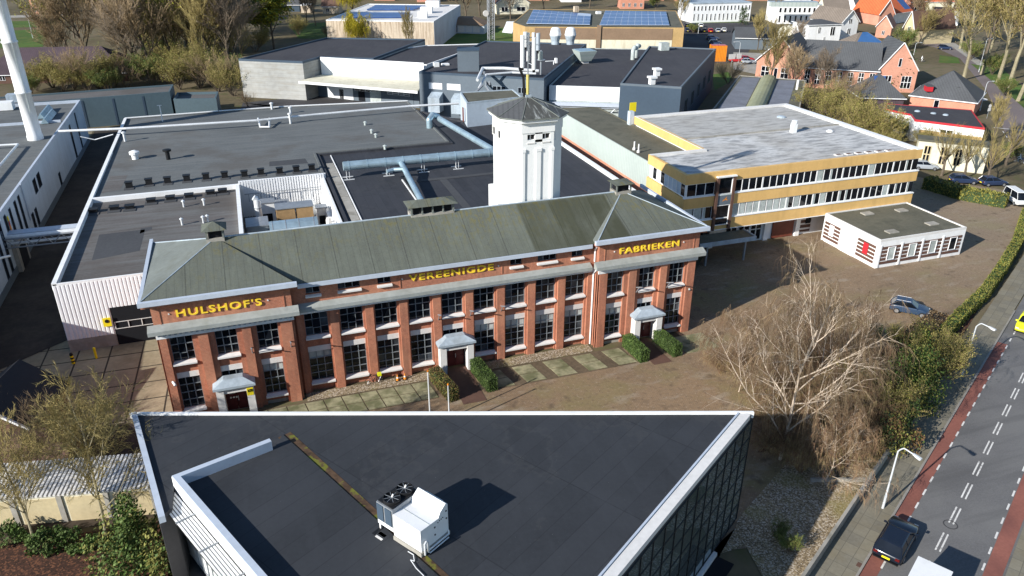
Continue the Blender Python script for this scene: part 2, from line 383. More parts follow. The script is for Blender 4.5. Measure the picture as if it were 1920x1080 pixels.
X['leaf_g'] = mat('green_leaves', (.062,.105,.020), .7, .35, 1, .25, .2)
X['leaf_l'] = mat('light_green_leaves', (.11,.16,.04), .7, .35, 1, .25, .2)
X['leaf_d'] = mat('dark_evergreen_leaves', (.032,.055,.016), .7, .35, 1, .25, .2)
X['leaf_r'] = mat('rusty_hedge_leaves', (.115,.068,.028), .9, .35, 1, .25, .2)
X['leaf_h'] = mat('yellowish_hedge_leaves', (.19,.175,.035), .8, .35, 1, .25, .2)
X['willow'] = mat('yellow_willow_twigs', (.50,.40,.03), .8, .25, 1, .2, .2)
X['rubber'] = mat('tyre_rubber', (.015,.015,.016), .9, .1, 2, 0, .3)
X['rim'] = mat('alloy_rim', (.45,.46,.48), .35, .05, 2, 0, .3, metal=.7)
X['lamp'] = mat('lamp_post_paint', (.52,.54,.55), .5, .06, 2, .05, .3)
X['lens_r'] = mat('red_lamp_lens', (.10,.008,.008), .3, 0, 1, 0, 1)
X['lens_w'] = mat('clear_lamp_lens', (.7,.72,.74), .2, 0, 1, 0, 1)
def paint(name, col, r=.3): return mat(name, col, r, .03, 2, 0, .3, spec=.6)
X['car_black'] = paint('black_car_paint', (.008,.012,.022), .18)
X['car_blue'] = paint('slate_blue_car_paint', (.025,.05,.095), .35)
X['car_white'] = paint('white_car_paint', (.72,.72,.70), .4)
X['car_yellow'] = paint('lime_yellow_car_paint', (.72,.74,.02), .4)
X['car_silver'] = paint('silver_car_paint', (.34,.37,.40), .3)
X['car_red'] = paint('red_car_paint', (.42,.02,.025), .3)
X['car_navy'] = paint('navy_car_paint', (.02,.035,.08), .3)
X['glasscurtain'] = mat('reflective_curtain_glass', (.26,.31,.31), .03, .1, .3, .15, .2, spec=.9, metal=.75)
X['ochre_box'] = mat('rusty_tan_sheet', (.30,.19,.09), .8, .2, 2, .2, .4)
X['street'] = mat('purplish_street_bricks', (.17,.14,.135), .9, .12, 3, .12, .1)
X['pale_yellow'] = mat('pale_yellow_sleeve', (.55,.48,.16), .6, .1, 3, .1, .4)
X['glass_b'] = mat('painted_sky_glass', (.045,.055,.065), .1, .6, .9, .5, .7, spec=.5)  # paler bluish base colour paints a sky reflection into random panes
X['dark_path'] = mat('dark_brown_joint_paving', (.12,.088,.055), .95, .25, 3, .2, .4)
X['alley'] = mat('alley_shade_paving', (.052,.042,.034), .95, .25, 2, .35, .12, fn=f_grime((.025,.022,.02), .6, .4, .45, .65, 1))  # alley shade put into the paving colour, darker than the yard slabs
X['felt_l'] = mat('pale_blue_felt', (.17,.18,.21), .85, .12, 2, .15, .3)
X['solar_b'] = mat('bright_blue_panel', (.045,.12,.28), .35, .1, 1, .1, .4, spec=.4)
X['slate_streak'] = mat('streaked_slate', (.075,.075,.068), .6, .15, 3, .1, .4, fn=lambda k,c: k.mix(k.rng(k.noise(1.1, 5, k.scaled(2.2,.3,.5), .65), .52, .66, 0, .75), c, (.42,.44,.42)))
# ---------------------------------------------------------------- ground, roads, paving
def sheet(name, pts, z, m, kind='structure', label=None, cat=None, thick=None):
    b = MB().m(m)
    if thick: b.prism([(p[0],p[1]) for p in pts], z-thick, z)
    else:
        P = [(p[0],p[1],z) for p in pts]
        A = sum(P[i][0]*P[(i+1)%len(P)][1]-P[(i+1)%len(P)][0]*P[i][1] for i in range(len(P)))
        b.poly(P if A > 0 else P[::-1])
    o = b.build(name); return tag(o, label, cat, kind=kind)
sheet('ground', [(-900,-60),(1100,-60),(1100,1500),(-900,1500)], 0, X['land'])
RA = radians(30.24); RU = Vector((cos(RA), sin(RA), 0)); RN = Vector((-sin(RA), cos(RA), 0))
def rd(s, n, z=0.0): p = RU*s+RN*n; return Vector((p.x, p.y, z))
def strip(n0, n1, s0=-10, s1=190): return [rd(s0,n0), rd(s1,n0), rd(s1,n1), rd(s0,n1)]
sheet('yard_paving', [(-9.2,40),(30,33),(36,36),(60,47.5),(76,56.4),(92,66.2),(106,75),(116,84),(100,104),(84,112),(40,64),(40,61),(-9.2,61)], .03, X['paver'])
sheet('slab_yard', [(-60,60.5),(-20,62.5),(-13,62.2),(-9.25,60.9),(-9.25,90),(-29.5,90),(-29.5,175),(-60,175)], .025, X['slab_yard'])
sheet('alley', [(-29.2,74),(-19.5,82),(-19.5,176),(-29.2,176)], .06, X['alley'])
sheet('road', strip(-1.2, 7.3), .02, X['asphalt'])
sheet('cycle_lane', strip(6.33, 7.3, -10, 86), .028, X['redlane'])
sheet('cycle_lane', strip(-.05, .98, -10, 190), .028, X['redlane'])
sheet('pavement', strip(7.42, 9.75, -10, 160), .12, X['walk'], thick=.12)
sheet('kerb', strip(7.26, 7.42, -10, 95), .135, X['kerb'], thick=.135)
sheet('pavement', strip(-3.2, -.2, -10, 160), .12, X['walk'], thick=.12)
mk = MB().m(X['paint'])
def dash(s0, s1, n, w):
    P = [rd(s0,n-w/2), rd(s1,n-w/2), rd(s1,n+w/2), rd(s0,n+w/2)]; mk.poly([(p.x,p.y,.034) for p in P])
s = 36.2
while s < 100: dash(s, s+.85, 6.33, .13); dash(s+.4, s+1.25, 1.1, .13); s += 1.95
s = 36.0
while s < 110: dash(s, s+2.2, 4.02, .11); dash(s, s+2.2, 3.74, .11); s += 3.55
tag(mk.build('road_markings'), kind='structure')
# manhole ring
mh = MB().m(X['asph_dk']); q = rd(53.6, 3.88)
for k in range(20):
    a0, a1 = 2*pi*k/20, 2*pi*(k+1)/20
    mh.poly([(q.x+r*cos(a),q.y+r*sin(a),.038) for r, a in ((.42,a0),(.5,a0),(.5,a1),(.42,a1))])
tag(mh.build('manhole_cover', loc=q), 'round manhole ring between the centre lines of the road', 'manhole')
# far side street on the right
sheet('side_street', [g(1750,88),g(1800,110),g(1850,170),g(1885,250),g(1935,330),g(2060,330),g(2000,240),g(1905,190),g(1850,135),g(1785,88),g(1690,62),g(1670,74)], .03, X['street'])
sheet('street_kerb', [g(1690,62),g(1785,88),g(1850,135),g(1905,190),g(1990,250),g(2000,238),g(1915,180),g(1858,128),g(1792,82),g(1700,58)], .06, X['conc'])
fl = MB().m(X['paint'])
for a in ((1845,232),(1860,232)):
    pass
P0, P1 = g(1865,240), g(1922,246)
fl.poly([(P0.x,P0.y,.05),(P1.x,P1.y,.05),(P1.x+.1,P1.y+.5,.05),(P0.x+.1,P0.y+.5,.05)])
for i in range(9):
    p = g(1880+5.5*i, 246+8.3*i); q2 = g(1882.7+5.5*i, 250+8.3*i); d = (q2-p).normalized(); nn = Vector((-d.y,d.x,0))*.08
    fl.poly([(v.x,v.y,.05) for v in (p-nn, p+nn, q2+nn, q2-nn)][::-1])
tag(fl.build('street_markings'), kind='structure')
sheet('parking_lot', [g(1280,112),g(1360,120),g(1400,105),g(1420,62),g(1440,42),g(1280,40),g(1180,40),g(1180,100)], .03, X['asph_dk'])
sheet('school_lot', [g(1375,130),g(1420,140),g(1430,100),g(1375,98)], .034, X['conc'])
sheet('loading_yard', [(-4,150),(50,150),(62,140),(70,122),(58,122),(50,170),(37,172),(30,196),(0,192)], .03, X['asph_dk'])
# lawns
for P in ([(10,150),(130,150),(130,62),(10,68)], [(120,36),(0,44),(0,28),(120,26)]):
    pass
sheet('lawn', [g(-60,92),g(80,88),g(92,60),g(88,55),g(-60,60)], .04, X['grass'])
sheet('lawn', [g(10,52),g(110,50),g(112,38),g(10,40)], .044, X['grass'])
sheet('lawn', [g(540,45),g(620,42),g(640,75),g(560,72)], .04, X['grass'])
sheet('lawn', [g(820,85),g(1000,85),g(1000,52),g(830,52)], .04, X['grass'])
sheet('lawn', [g(1760,118),g(1800,119),g(1796,108),g(1762,104)], .044, X['grass'])
sheet('lawn', [g(1340,170),g(1375,150),g(1365,135),g(1335,140)], .04, X['grass'])
sheet('lawn', [g(1820,120),g(1900,185),g(1960,240),g(1960,200),g(1880,130)], .07, X['grass'])
sheet('verge', [g(1300,44),g(1385,42),g(1385,37),g(1300,38)], .044, X['grass'])
sheet('far_street', [g(-60,36),g(140,30),g(140,26),g(-60,31)], .04, X['conc'])
# slabs before the brick facade (each laid with joints as material bands)
sheet('slab_bed', [(17.4,57.9),(33.1,57.9),(33.1,61.3),(17.4,61.3)], .042, X['dark_path'])
sheet('slab_bed', [(-3.5,58.3),(13.2,58.3),(13.2,61.5),(-3.5,61.5)], .042, X['dark_path'])
sl = MB().m(X['slab_mossy'])
def slab(x0, x1, y0, y1, sk=0.0, z=.075):
    sl.prism([(x0+sk,y0),(x1+sk,y0),(x1,y1),(x0,y1)], .043, z)
for i in range(5):
    x = 18.0+3.2*i
    slab(x, x+1.95, 59.6, 61.05, .25); slab(x+.3, x+2.25, 58.1, 59.5, .25)
for i in range(10):
    for j in range(2): slab(-3.3+1.62*i+.2*j, -3.3+1.62*i+1.50+.2*j, 59.9-1.5*j, 61.30-1.5*j, .2)
for i in range(2):
    for j in range(2): slab(38.6+1.95*i, 40.5+1.95*i, 59.6-1.7*j, 61.2-1.7*j, .2)
tag(sl.build('paving_slabs'), kind='structure')
sheet('gravel_edge', [(-3.2,61.5),(1.8,61.5),(1.8,62.3),(30.2,62.3),(30.2,61.5),(33.6,61.5),(33.6,62.06),(41.4,62.06),(-3.2,62.06)][:0] or [(1.75,61.55),(13.9,61.55),(13.9,62.9),(1.75,62.9)], .05, X['gravel'])
sheet('gravel_edge', [(18,61.4),(30.1,61.4),(30.1,62.9),(18,62.9)], .05, X['gravel'])
sheet('path', [(15,56.5),(17.2,56.5),(17.2,62.9),(15,62.9)], .06, X['rust'])
sheet('path', [(34.6,57.0),(36.6,57.0),(36.4,62.0),(34.4,62.0)], .06, X['rust'])
sheet('pebble_bed', [(25.2,33.2),(29.0,33.4),rd(38,9.9),rd(61.5,9.9),(46,40),(40,41.5),(30.2,36.0),(29.3,35.1),(24.2,32.2),(20,28),(30,24)], .05, X['gravel'])
sheet('leaf_bed', [(-45,40),(-8.6,36),(-8.6,49.2),(-45,53)], .03, X['litter'])
sheet('garden_soil', [(-45,53),(-10.3,50),(-10.2,58.6),(-13.6,63.4),(-16,63.5),(-20,62),(-45,60)], .035, X['soil'])
sheet('shrub_soil', [(40,41.6),(46,40.1),rd(61.5,9.9),rd(98,10.6),(70,55),(56,50),(44,47),(36,42)], .05, X['litter'])
# ---------------------------------------------------------------- the long brick factory
YP, YC = 62.06, 62.95
bf = thing('brick_factory', 'long red brick factory with yellow frieze letters and a mossy grey hipped roof', 'factory', (16,62,0))
W = MB().m(X['brick'])
YB = 75.2
PAV = [(-9.45, 1.55), (30.45, 41.5)]
TOPP, TOPC = 11.5, 11.05
wins = []                       # (xc, w, z0, z1, yplane, rows, blind)
def wall_with_openings(x0, x1, y0, y1, z0, z1, holes):   # wall slab with rectangular openings, as butted blocks
    xs = sorted({x0, x1} | {h[0] for h in holes} | {h[1] for h in holes})
    for a, b in zip(xs, xs[1:]):
        hs = sorted([(h[2], h[3]) for h in holes if h[0] <= a+1e-6 and h[1] >= b-1e-6])
        z = z0
        for (h0, h1) in hs:
            if h0 > z: W.box(a, y0, z, b, y1, h0)
            z = h1
        if z < z1: W.box(a, y0, z, b, y1, z1)
def bays(xcs, w, yp, x0, x1, top):
    holes = []
    for i, xc in enumerate(xcs):
        door = len(xcs)//2 == i
        holes.append((xc-w/2, xc+w/2, 5.78, 8.1)); wins.append((xc, w, 5.78, 8.1, yp+.45, 3))
        zlo = 1.05
        if door: holes.append((xc-w/2, xc+w/2, .06, 4.1)); wins.append((xc, w, 2.55, 4.1, yp+.45, 2))
        else: holes.append((xc-w/2, xc+w/2, zlo, 4.1)); wins.append((xc, w, zlo, 4.1, yp+.45, 4))
    wall_with_openings(x0, x1, yp+.40, yp+.75, 0, 8.3, holes)
pc = [[-7.7,-4.15,-.75],[32.5,36.0,39.4]]
cc = [16+3.135*(i-4) for i in range(9)]
for (x0, x1), xc in zip(PAV, pc): bays(xc, 1.75, YP, x0, x1, TOPP)
bays(cc, 2.02, YC, 1.55, 30.45, TOPC)
# side and back walls
W.box(-9.45, YP+.75, 0, -9.1, YB, 11.4); W.box(41.15, YP+.75, 0, 41.5, YB, 11.4); W.box(-9.1, YB-.35, 0, 41.15, YB, 11.4)
# pavilion flanks and frieze
for (x0, x1) in PAV:
    W.box(x0, YP, 8.5, x1, YP+.75, 11.5)
    W.box(x0, YP, 0, x0+.02, YP+.4, 8.5)
for xa in (1.15, 30.45): W.box(xa, YP+.75, 0, xa+.4, YC+.5, 11.4) if xa < 2 else W.box(xa, YP+.75, 0, xa+.4, YC+.5, 11.4)
hol = []
att = [(cc[0],1.2),(cc[1],1.95),(cc[2],1.2),(cc[6],1.2),(cc[7],1.95),(cc[8],1.2)]
for xc, w in att: hol.append((xc-w/2, xc+w/2, 10.05, 10.78))
wall_with_openings(1.55, 30.45, YC, YC+.75, 8.3, 11.1, hol)
# pilasters: stepped
def pil(xa, xb, yp, core, z1):
    W.box(xa, yp+.18, 0, xb, yp+.40, z1)
    c = (xa+xb)/2; W.box(c-core/2, yp-.08, 0, c+core/2, yp+.18, z1)
for (x0, x1), xc in zip(PAV, pc):
    e = [x0] + [v for c in xc for v in (c-.9, c+.9)] + [x1]
    for k in range(0, 8, 2): pil(e[k], e[k+1], YP, (e[k+1]-e[k])*(.46 if 0 < k < 6 else .7), 8.3)
e = [1.56] + [v for c in cc for v in (c-1.03, c+1.03)] + [30.44]
for k in range(2, len(e)-2, 2): pil(e[k], e[k+1], YC, (e[k+1]-e[k])*.7, 8.3)
pil(1.56, e[1], YC, .5, 8.3); pil(e[-2], 30.44, YC, .5, 8.3)
# raised panel edges in the frieze
for (x0, x1) in PAV:
    for q in (x0+.55, x1-.65): W.box(q, YP-.05, 9.6, q+.08, YP, 11.3)
for q in (11.1, 20.8): W.box(q, YC-.05, 9.4, q+.08, YC, 10.95)
W.m(X['conc'])
for (x0, x1) in PAV: W.box(x0+.03, YP+.35, 0, x1-.03, YP+.395, .32)
W.build('wall', bf)
D_ = MB().m(X['dark'])
D_.box(-9.0, YP+1.6, .05, 41.0, YP+1.7, 11.2); D_.build('interior', bf)
# windows
br = random.Random(3)
def window(xc, w, z0, z1, y, rows, cols=3, blind=0.0, sill=True, hopper=False):
    f = MB().m(X['frame']); t = .034
    for k in range(cols+1):
        x = xc-w/2+w*k/cols; f.box(x-t, y, z0, x+t, y+.07, z1)
    for k in range(rows+1):
        z = z0+(z1-z0)*k/rows
        for c in range(cols):
            xa = xc-w/2+w*c/cols+t; xb = xc-w/2+w*(c+1)/cols-t
            f.box(xa, y+.005, max(z-t,z0), xb, y+.065, min(z+t,z1))
    fo = f.build('window', bf)
    gl = MB().m(X['glass'])
    if hopper:
        xa, xb = xc-w/6, xc+w/6; za = z0+(z1-z0)/3; zb = za+(z1-z0)/3
        gl.poly([(xa,y-.16,za),(xb,y-.16,za),(xb,y-.01,zb),(xa,y-.01,zb)])
        gl.m(X['frame']).tube((xa,y-.17,za),(xb,y-.17,za),.03,4).tube((xb,y-.17,za),(xb,y-.02,zb),.03,4); gl.m(X['glass'])
    gl.box(xc-w/2, y+.085, z0, xc+w/2, y+.10, z1)
    for c_ in range(cols):
        for k in range(rows):
            if br.random() < .14:
                gl.m(X['glass_b']); gl.box(xc-w/2+w*c_/cols+.04, y+.076, z0+(z1-z0)*k/rows+.04, xc-w/2+w*(c_+1)/cols-.04, y+.084, z0+(z1-z0)*(k+1)/rows-.04)
    gl.build('pane', fo)
    if blind:
        b = MB().m(X['blind']); b.box(xc-w/2+.05, y+.072, z1-(z1-z0)*blind, xc+w/2-.05, y+.083, z1-.03); b.build('blind', fo)
    if sill:
        s_ = MB().m(X['sill']); s_.hexa([(xc-w/2-.08,y-.5,z0-.26),(xc+w/2+.08,y-.5,z0-.26),(xc+w/2+.08,y-.05,z0-.26),(xc-w/2-.08,y-.05,z0-.26)],
            [(xc-w/2-.08,y-.5,z0-.13),(xc+w/2+.08,y-.5,z0-.13),(xc+w/2+.08,y-.05,z0-.01),(xc-w/2-.08,y-.05,z0-.01)]); s_.build('sill', fo)
    if 3.5 < z1 < 5: MB().m(X['sill']).box(xc-w/2-.06, y-.10, 4.1, xc+w/2+.06, y-.047, 4.62).build('lintel', fo)
    return fo
for i, (xc, w, z0, z1, y, rows) in enumerate(wins):
    low = z0 < 2; bl = 0.0
    if low and (xc > 17 or abs(xc-cc[0]) < .1) and xc < 33: bl = br.choice([.24,.28,.34,.5])
    if low and abs(xc-pc[0][2]) < .1: bl = .24
    window(xc, w, z0, z1, y, rows, blind=bl, sill=(z0 != 2.55), hopper=(z0 > 5 and xc < 13 and br.random() < .75))
for xc, w in att: window(xc, w, 10.05, 10.78, YC+.25, 1, cols=(3 if w > 1.5 else 2))
# cornice, gutter
c = MB().m(X['cornice'])
def band(x0, x1, yp, zf0, zf1, zn, zt, ends):
    c.m(X['white']).box(x0-.02, yp-.12, zf0, x1+.02, yp-.002, zf1)
    c.m(X['cornice']).hexa([(x0-ends,yp-.72,zf1),(x1+ends,yp-.72,zf1),(x1+ends,yp-.002,zf1),(x0-ends,yp-.002,zf1)],
           [(x0-ends,yp-.72,zn),(x1+ends,yp-.72,zn),(x1+ends,yp-.002,zt),(x0-ends,yp-.002,zt)])
for (x0, x1) in PAV: band(x0, x1, YP, 8.3, 8.95, 9.3, 9.62, .5)
c.m(X['white']).box(1.56, YC-.12, 8.22, 30.44, YC-.002, 8.62)
c.m(X['cornice']).hexa([(2.08,YC-.66,8.66),(29.92,YC-.66,8.66),(29.92,YC-.002,8.66),(2.08,YC-.002,8.66)],
       [(2.08,YC-.66,8.98),(29.92,YC-.66,8.98),(29.92,YC-.002,9.25),(2.08,YC-.002,9.25)])
for i in range(26):                                   # dentils under the left cornice
    x = -9.3+i*.42; c.m(X['lead']).box(x, YP-.32, 8.62, x+.2, YP-.121, 8.93)
c.build('cornice', bf)
gt = MB().m(X['gutter'])
def gut(x0, x1, y0, z0, z1, d=.34):
    gt.box(x0, y0, z0, x1, y0+d, z1)
for (x0, x1) in PAV:
    gut(x0-.75, x1+.6, YP-.78, 11.66, 12.05)
    gt.m(X['brick_dk']).box(x0-.6, YP-.5, 11.4, x1+.45, YP-.003, 11.615); gt.m(X['gutter'])  # darker brick paints the shade under the gutter into the colour
gut(2.2, 29.8, YC-.7, 11.02, 11.4)
gt.m(X['brick_dk']).box(2.2, YC-.42, 10.9, 29.8, YC-.003, 11.015); gt.m(X['gutter'])
gt.box(-10.2, YP-.44, 11.62, -9.9, YB+.6, 12.0); gt.box(41.85, YP-.44, 11.62, 42.1, YB+.6, 12.0)
gt.build('gutter', bf)
dp = MB().m(X['white'])
dp.path([(30.3,YC-.5,11.0),(30.3,YC-.25,10.6),(30.3,YC-.25,9.4)], .09).path([(30.35,YC-.9,8.9),(30.3,YC-.15,8.1),(30.3,YC-.15,.1)], .09)
dp.build('drainpipe', bf)
# roof
ZR, YR = 14.25, 68.2
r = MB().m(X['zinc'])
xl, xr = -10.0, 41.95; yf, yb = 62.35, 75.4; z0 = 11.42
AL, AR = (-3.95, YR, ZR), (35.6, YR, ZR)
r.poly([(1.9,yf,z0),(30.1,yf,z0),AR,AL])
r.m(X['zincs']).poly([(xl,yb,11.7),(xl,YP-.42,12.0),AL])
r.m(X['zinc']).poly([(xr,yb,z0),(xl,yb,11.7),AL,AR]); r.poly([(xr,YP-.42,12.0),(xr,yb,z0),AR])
yq = YP-.42; zq = 12.0
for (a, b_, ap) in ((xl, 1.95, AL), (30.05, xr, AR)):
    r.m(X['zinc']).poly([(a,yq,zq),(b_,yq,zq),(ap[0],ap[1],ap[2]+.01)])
    e_ = (b_ if ap is AL else a)
    P = [(e_,yq,zq),(e_,yf+.55,z0+.2),(ap[0],ap[1],ap[2]+.01)]
    r.m(X['black'] if ap is AL else X['zincs']).poly(P if ap is AL else P[::-1])  # shaded cheek painted black, sunlit cheek pale: shading put into the colour
    r.poly([(e_,yq,zq-.5),(e_,yf+.55,z0-.2),(e_,yf+.55,z0+.2),(e_,yq,zq)])
rf = r.build('roof', bf)
rp = MB().m(X['lead'])                                 # ridge and hip cappings
rp.tube(AL, AR, .09, 6)
for a, b_ in (((xl,yq,zq+.02),AL),((xr,yq,zq+.02),AR),((xl,yb,11.74),AL),((30.05,yq,zq+.02),AR)): rp.tube(a, b_, .055, 5)
rp.build('ridge_capping', rf)
def cupola(x, y, w, d, zb, h, nop, over=.35, hip=.45):
    m_ = MB().m(X['conc'])
    m_.box(x-w/2, y-d/2, zb-.5, x+w/2, y+d/2, zb+.35)
    m_.m(X['zincs'])
    pw = .14
    for k in range(nop+1):
        xx = x-w/2+pw/2+(w-pw)*k/nop
        for yy in (y-d/2+pw/2, y+d/2-pw/2): m_.box(xx-pw/2, yy-pw/2, zb+.35, xx+pw/2, yy+pw/2, zb+h)
    m_.m(X['dark']).box(x-w/2+.2, y-d/2+.25, zb+.351, x+w/2-.2, y+d/2-.25, zb+h-.002)
    m_.m(X['zinc'])
    o = over; zt = zb+h
    B = [(x-w/2-o,y-d/2-o,zt),(x+w/2+o,y-d/2-o,zt),(x+w/2+o,y+d/2+o,zt),(x-w/2-o,y+d/2+o,zt)]
    rx = max(w/2-d/2, .02)
    T1, T2 = (x-rx,y,zt+hip), (x+rx,y,zt+hip)
    m_.poly([B[0],B[1],T2,T1]); m_.poly([B[2],B[3],T1,T2]); m_.poly([B[1],B[2],T2]); m_.poly([B[3],B[0],T1]); m_.poly(B[::-1])
    return m_.build('roof_vent_lantern', rf)
cupola(-3.95, YR+.25, 1.5, 1.5, ZR-.25, 1.15, 1, .3, .55)
cupola(15.6, YR+.5, 4.2, 1.6, ZR-.3, 1.2, 4, .35, .4)
cupola(35.6, YR+.25, 1.7, 1.5, ZR-.25, 1.15, 1, .28, .15)
# lettering
def text_mesh(body, x0, x1, z0, z1, y, parent, name='lettering', m=None, ext=.05, bold=.022):
    cu = bpy.data.curves.new(name, 'FONT'); cu.body = body; cu.extrude = .05; cu.offset = bold; cu.space_character = 1.18
    t = bpy.data.objects.new(name, cu); COL.objects.link(t)
    bpy.context.view_layer.update()
    me = bpy.data.meshes.new_from_object(t); bpy.data.objects.remove(t)
    xs = [v.co.x for v in me.vertices]; ys = [v.co.y for v in me.vertices]
    sx = (x1-x0)/(max(xs)-min(xs)); sz = (z1-z0)/(max(ys)-min(ys)); mx, my = min(xs), min(ys)
    L = rootloc(parent)
    for v in me.vertices:
        a, b_, d = v.co; v.co = (x0+(a-mx)*sx-L.x, y-d-ext-L.y, z0+(b_-my)*sz-L.z)
    me.materials.clear(); me.materials.append(m or X['yellow'])
    o = bpy.data.objects.new(name, me); COL.objects.link(o); o.parent = parent; return o
text_mesh("HULSHOF'S", -7.6, -.85, 10.1, 10.8, YP-.01, bf)
text_mesh("VEREENIGDE", 11.95, 20.0, 9.93, 10.58, YC-.01, bf)
text_mesh("FABRIEKEN", 32.6, 39.15, 10.13, 10.82, YP-.01, bf)
dt = MB().m(X['sill'])
for x, y, z in ((-8.15,YP,10.45),(-.35,YP,10.45),(11.35,YC,10.25),(20.5,YC,10.25),(32.05,YP,10.45),(39.7,YP,10.45)): dt.tube((x,y-.06,z),(x,y-.001,z),.07,8)
dt.build('lettering_dots', bf)
# door surrounds
def portal(xc, yp, w=3.1):
    p = MB().m(X['sill']); y0 = yp-.95; h = 3.05
    for s_ in (-1, 1):
        xo, xi = xc+s_*w/2, xc+s_*(w/2-.62); a, b_ = min(xo,xi), max(xo,xi); p.box(a, y0, 0, b_, yp+.39, h)
    p.m(X['sill']).box(xc-w/2+.62, y0+.1, 2.5, xc+w/2-.62, yp+.39, h)
    o = p.build('door_surround', bf)
    q = MB().m(X['lead']); e = .2; zt = h+.001
    B = [(xc-w/2-e,y0-e,zt),(xc+w/2+e,y0-e,zt),(xc+w/2+e,yp+.1,zt),(xc-w/2-e,yp+.1,zt)]
    B2 = [(a,b2,zt+.22) for a, b2, _ in B]
    q.hexa(B, B2)
    T = [(xc-w/2+.75,y0+.35,zt+.75),(xc+w/2-.75,y0+.35,zt+.75),(xc+w/2-.75,yp+.1,zt+.75),(xc-w/2+.75,yp+.1,zt+.75)]
    q.hexa([(a,b2,zt+.221) for a, b2, _ in B], T)
    q.build('hood', o)
    d = MB().m(X['door'])
    x0, x1 = xc-w/2+.62, xc+w/2-.62; yd = yp+.32
    d.box(x0, yd, .06, xc-.02, yd+.06, 2.5); d.box(xc+.02, yd, .06, x1, yd+.06, 2.5)
    for a, b_ in ((x0,xc),(xc,x1)):
        for z0_, z1_ in ((.3,1.1),(1.3,2.3)): d.box(a+.16, yd-.03, z0_, b_-.16, yd-.001, z1_)
    do = d.build('door', bf)
    hn = MB().m(X['pipe']).tube((xc+.12,yd-.1,1.0),(xc+.12,yd-.1,1.45),.025,6); hn.build('handle', do)
    return do
d1 = portal(pc[0][1], YP); portal(cc[4], YC, 3.3); portal(pc[1][1], YP)
n_ = MB().m(X['blind']).box(-4.75, YP+.255, 1.75, -4.2, YP+.285, 2.05)
for k in range(3): n_.m(X['sill']).tube((-4.65+.24*k,YP+.25,1.35),(-4.65+.24*k,YP+.285,1.35),.09,8)
n_.build('notice', d1)
sg = thing('yellow_sign', 'small yellow notice reading LTI on the left white door surround', 'sign', (-2.95,61.1,2.5))
MB().m(X['signy']).box(-3.2, YP-.985, 2.05, -2.66, YP-.952, 2.8).build('board', sg)
text_mesh('LTI', -3.12, -2.74, 2.42, 2.68, YP-.986, sg, 'lettering', X['black'], .004, .02)
# flag brackets and wall lamps on the facade
fb = 0
for xx, yy, zz in ((-2.25,YP,6.2),(1.0,YP,6.2),(14.5,YC,6.1),(17.6,YC,6.0),(20.7,YC,6.0),(34.75,YP,6.2),(38.2,YP,6.2)):
    w_ = ['beside the left doorway','on the right end of the left pavilion','left of the middle doorway','right of the middle doorway','two bays right of the middle doorway','left of the right doorway','right of the right doorway'][fb]; fb += 1
    MBb = MB().m(X['steel']).tube((xx,yy-.05,zz),(xx,yy-1.25,zz+.55),.06,6).tube((xx,yy-.05,zz-.55),(xx,yy-.6,zz+.22),.04,5)
    tag(MBb.build('flag_bracket', loc=(xx,yy,zz)), 'iron flagpole bracket on the brick wall, '+w_, 'bracket', 'flag brackets on the facade')
tag(MB().m(X['white']).tube((-8.95,YP-.02,4.1),(-8.75,YP-.5,3.95),.11,8).build('security_camera', loc=(-8.9,YP,4)), 'white security camera on the left corner of the brick facade', 'camera')
tag(MB().m(X['blind']).tube((40.9,YP-.02,5.1),(40.9,YP-.2,5.0),.1,8).build('security_camera', loc=(40.9,YP,5)), 'small pale camera on the right end of the brick facade', 'camera')
# ---------------------------------------------------------------- white tower
tw = thing('white_tower', 'tall white rendered octagonal tower with slate roof rising behind the factory ridge', 'tower', (26,71,0))
def octo(x0, x1, y0, y1, c, e=0.0):
    x0 -= e; x1 += e; y0 -= e; y1 += e; c = c+e*.59
    return [(x0+c,y0),(x1-c,y0),(x1,y0+c),(x1,y1-c),(x1-c,y1),(x0+c,y1),(x0,y1-c),(x0,y0+c)]
TX0, TX1, TY0, TY1, TC = 23.5, 29.6, 68.9, 75.0, 1.4
T = MB().m(X['wtower']); T.prism(octo(TX0,TX1,TY0,TY1,TC), 6, 20.0)
WT = [(25.4,26.25),(26.95,27.8)]
T.prism(octo(TX0,TX1,TY0+.35,TY1,TC-.35), 20.0, 20.95)           # behind window strip
def fr(x0, x1, z0, z1): T.box(x0, TY0, z0, x1, TY0+.35, z1)
T.prism(octo(TX0-.06,TX1+.06,TY0-.06,TY1+.06,TC), 20.95, 22.0)
fr(24.9,25.45,20.0,20.95); fr(26.25,27.0,20.0,20.95); fr(27.8,28.2,20.0,20.95); T.box(25.45,TY0,20.0,27.8,TY0+.35,20.25); T.box(25.45,TY0,20.8,27.8,TY0+.35,20.95)
for x, w in ((24.9,.3),(26.35,.5),(27.9,.3)): T.box(x, TY0-.11, 6, x+w, TY0, 19.1); T.box(x-.05, TY0-.16, 19.1, x+w+.05, TY0, 19.4)
T.box(TX0-.5, TY0+1.8, 6, TX0-.001, TY1-1.2, 14.6)
T.build('wall', tw)
for x0, x1 in WT:
    f = MB().m(X['sill']); f.box(x0+.05, TY0+.2, 20.0, x0+.13, TY0+.3, 20.9); f.box((x0+x1)/2-.05, TY0+.2, 20.0, (x0+x1)/2+.05, TY0+.3, 20.9); f.box(x0+.0, TY0-.06, 19.88, x1, TY0+.3, 19.999)
    fo = f.build('window', tw); MB().m(X['glass']).box(x0+.05, TY0+.31, 20.0, x1, TY0+.345, 20.9).build('pane', fo)
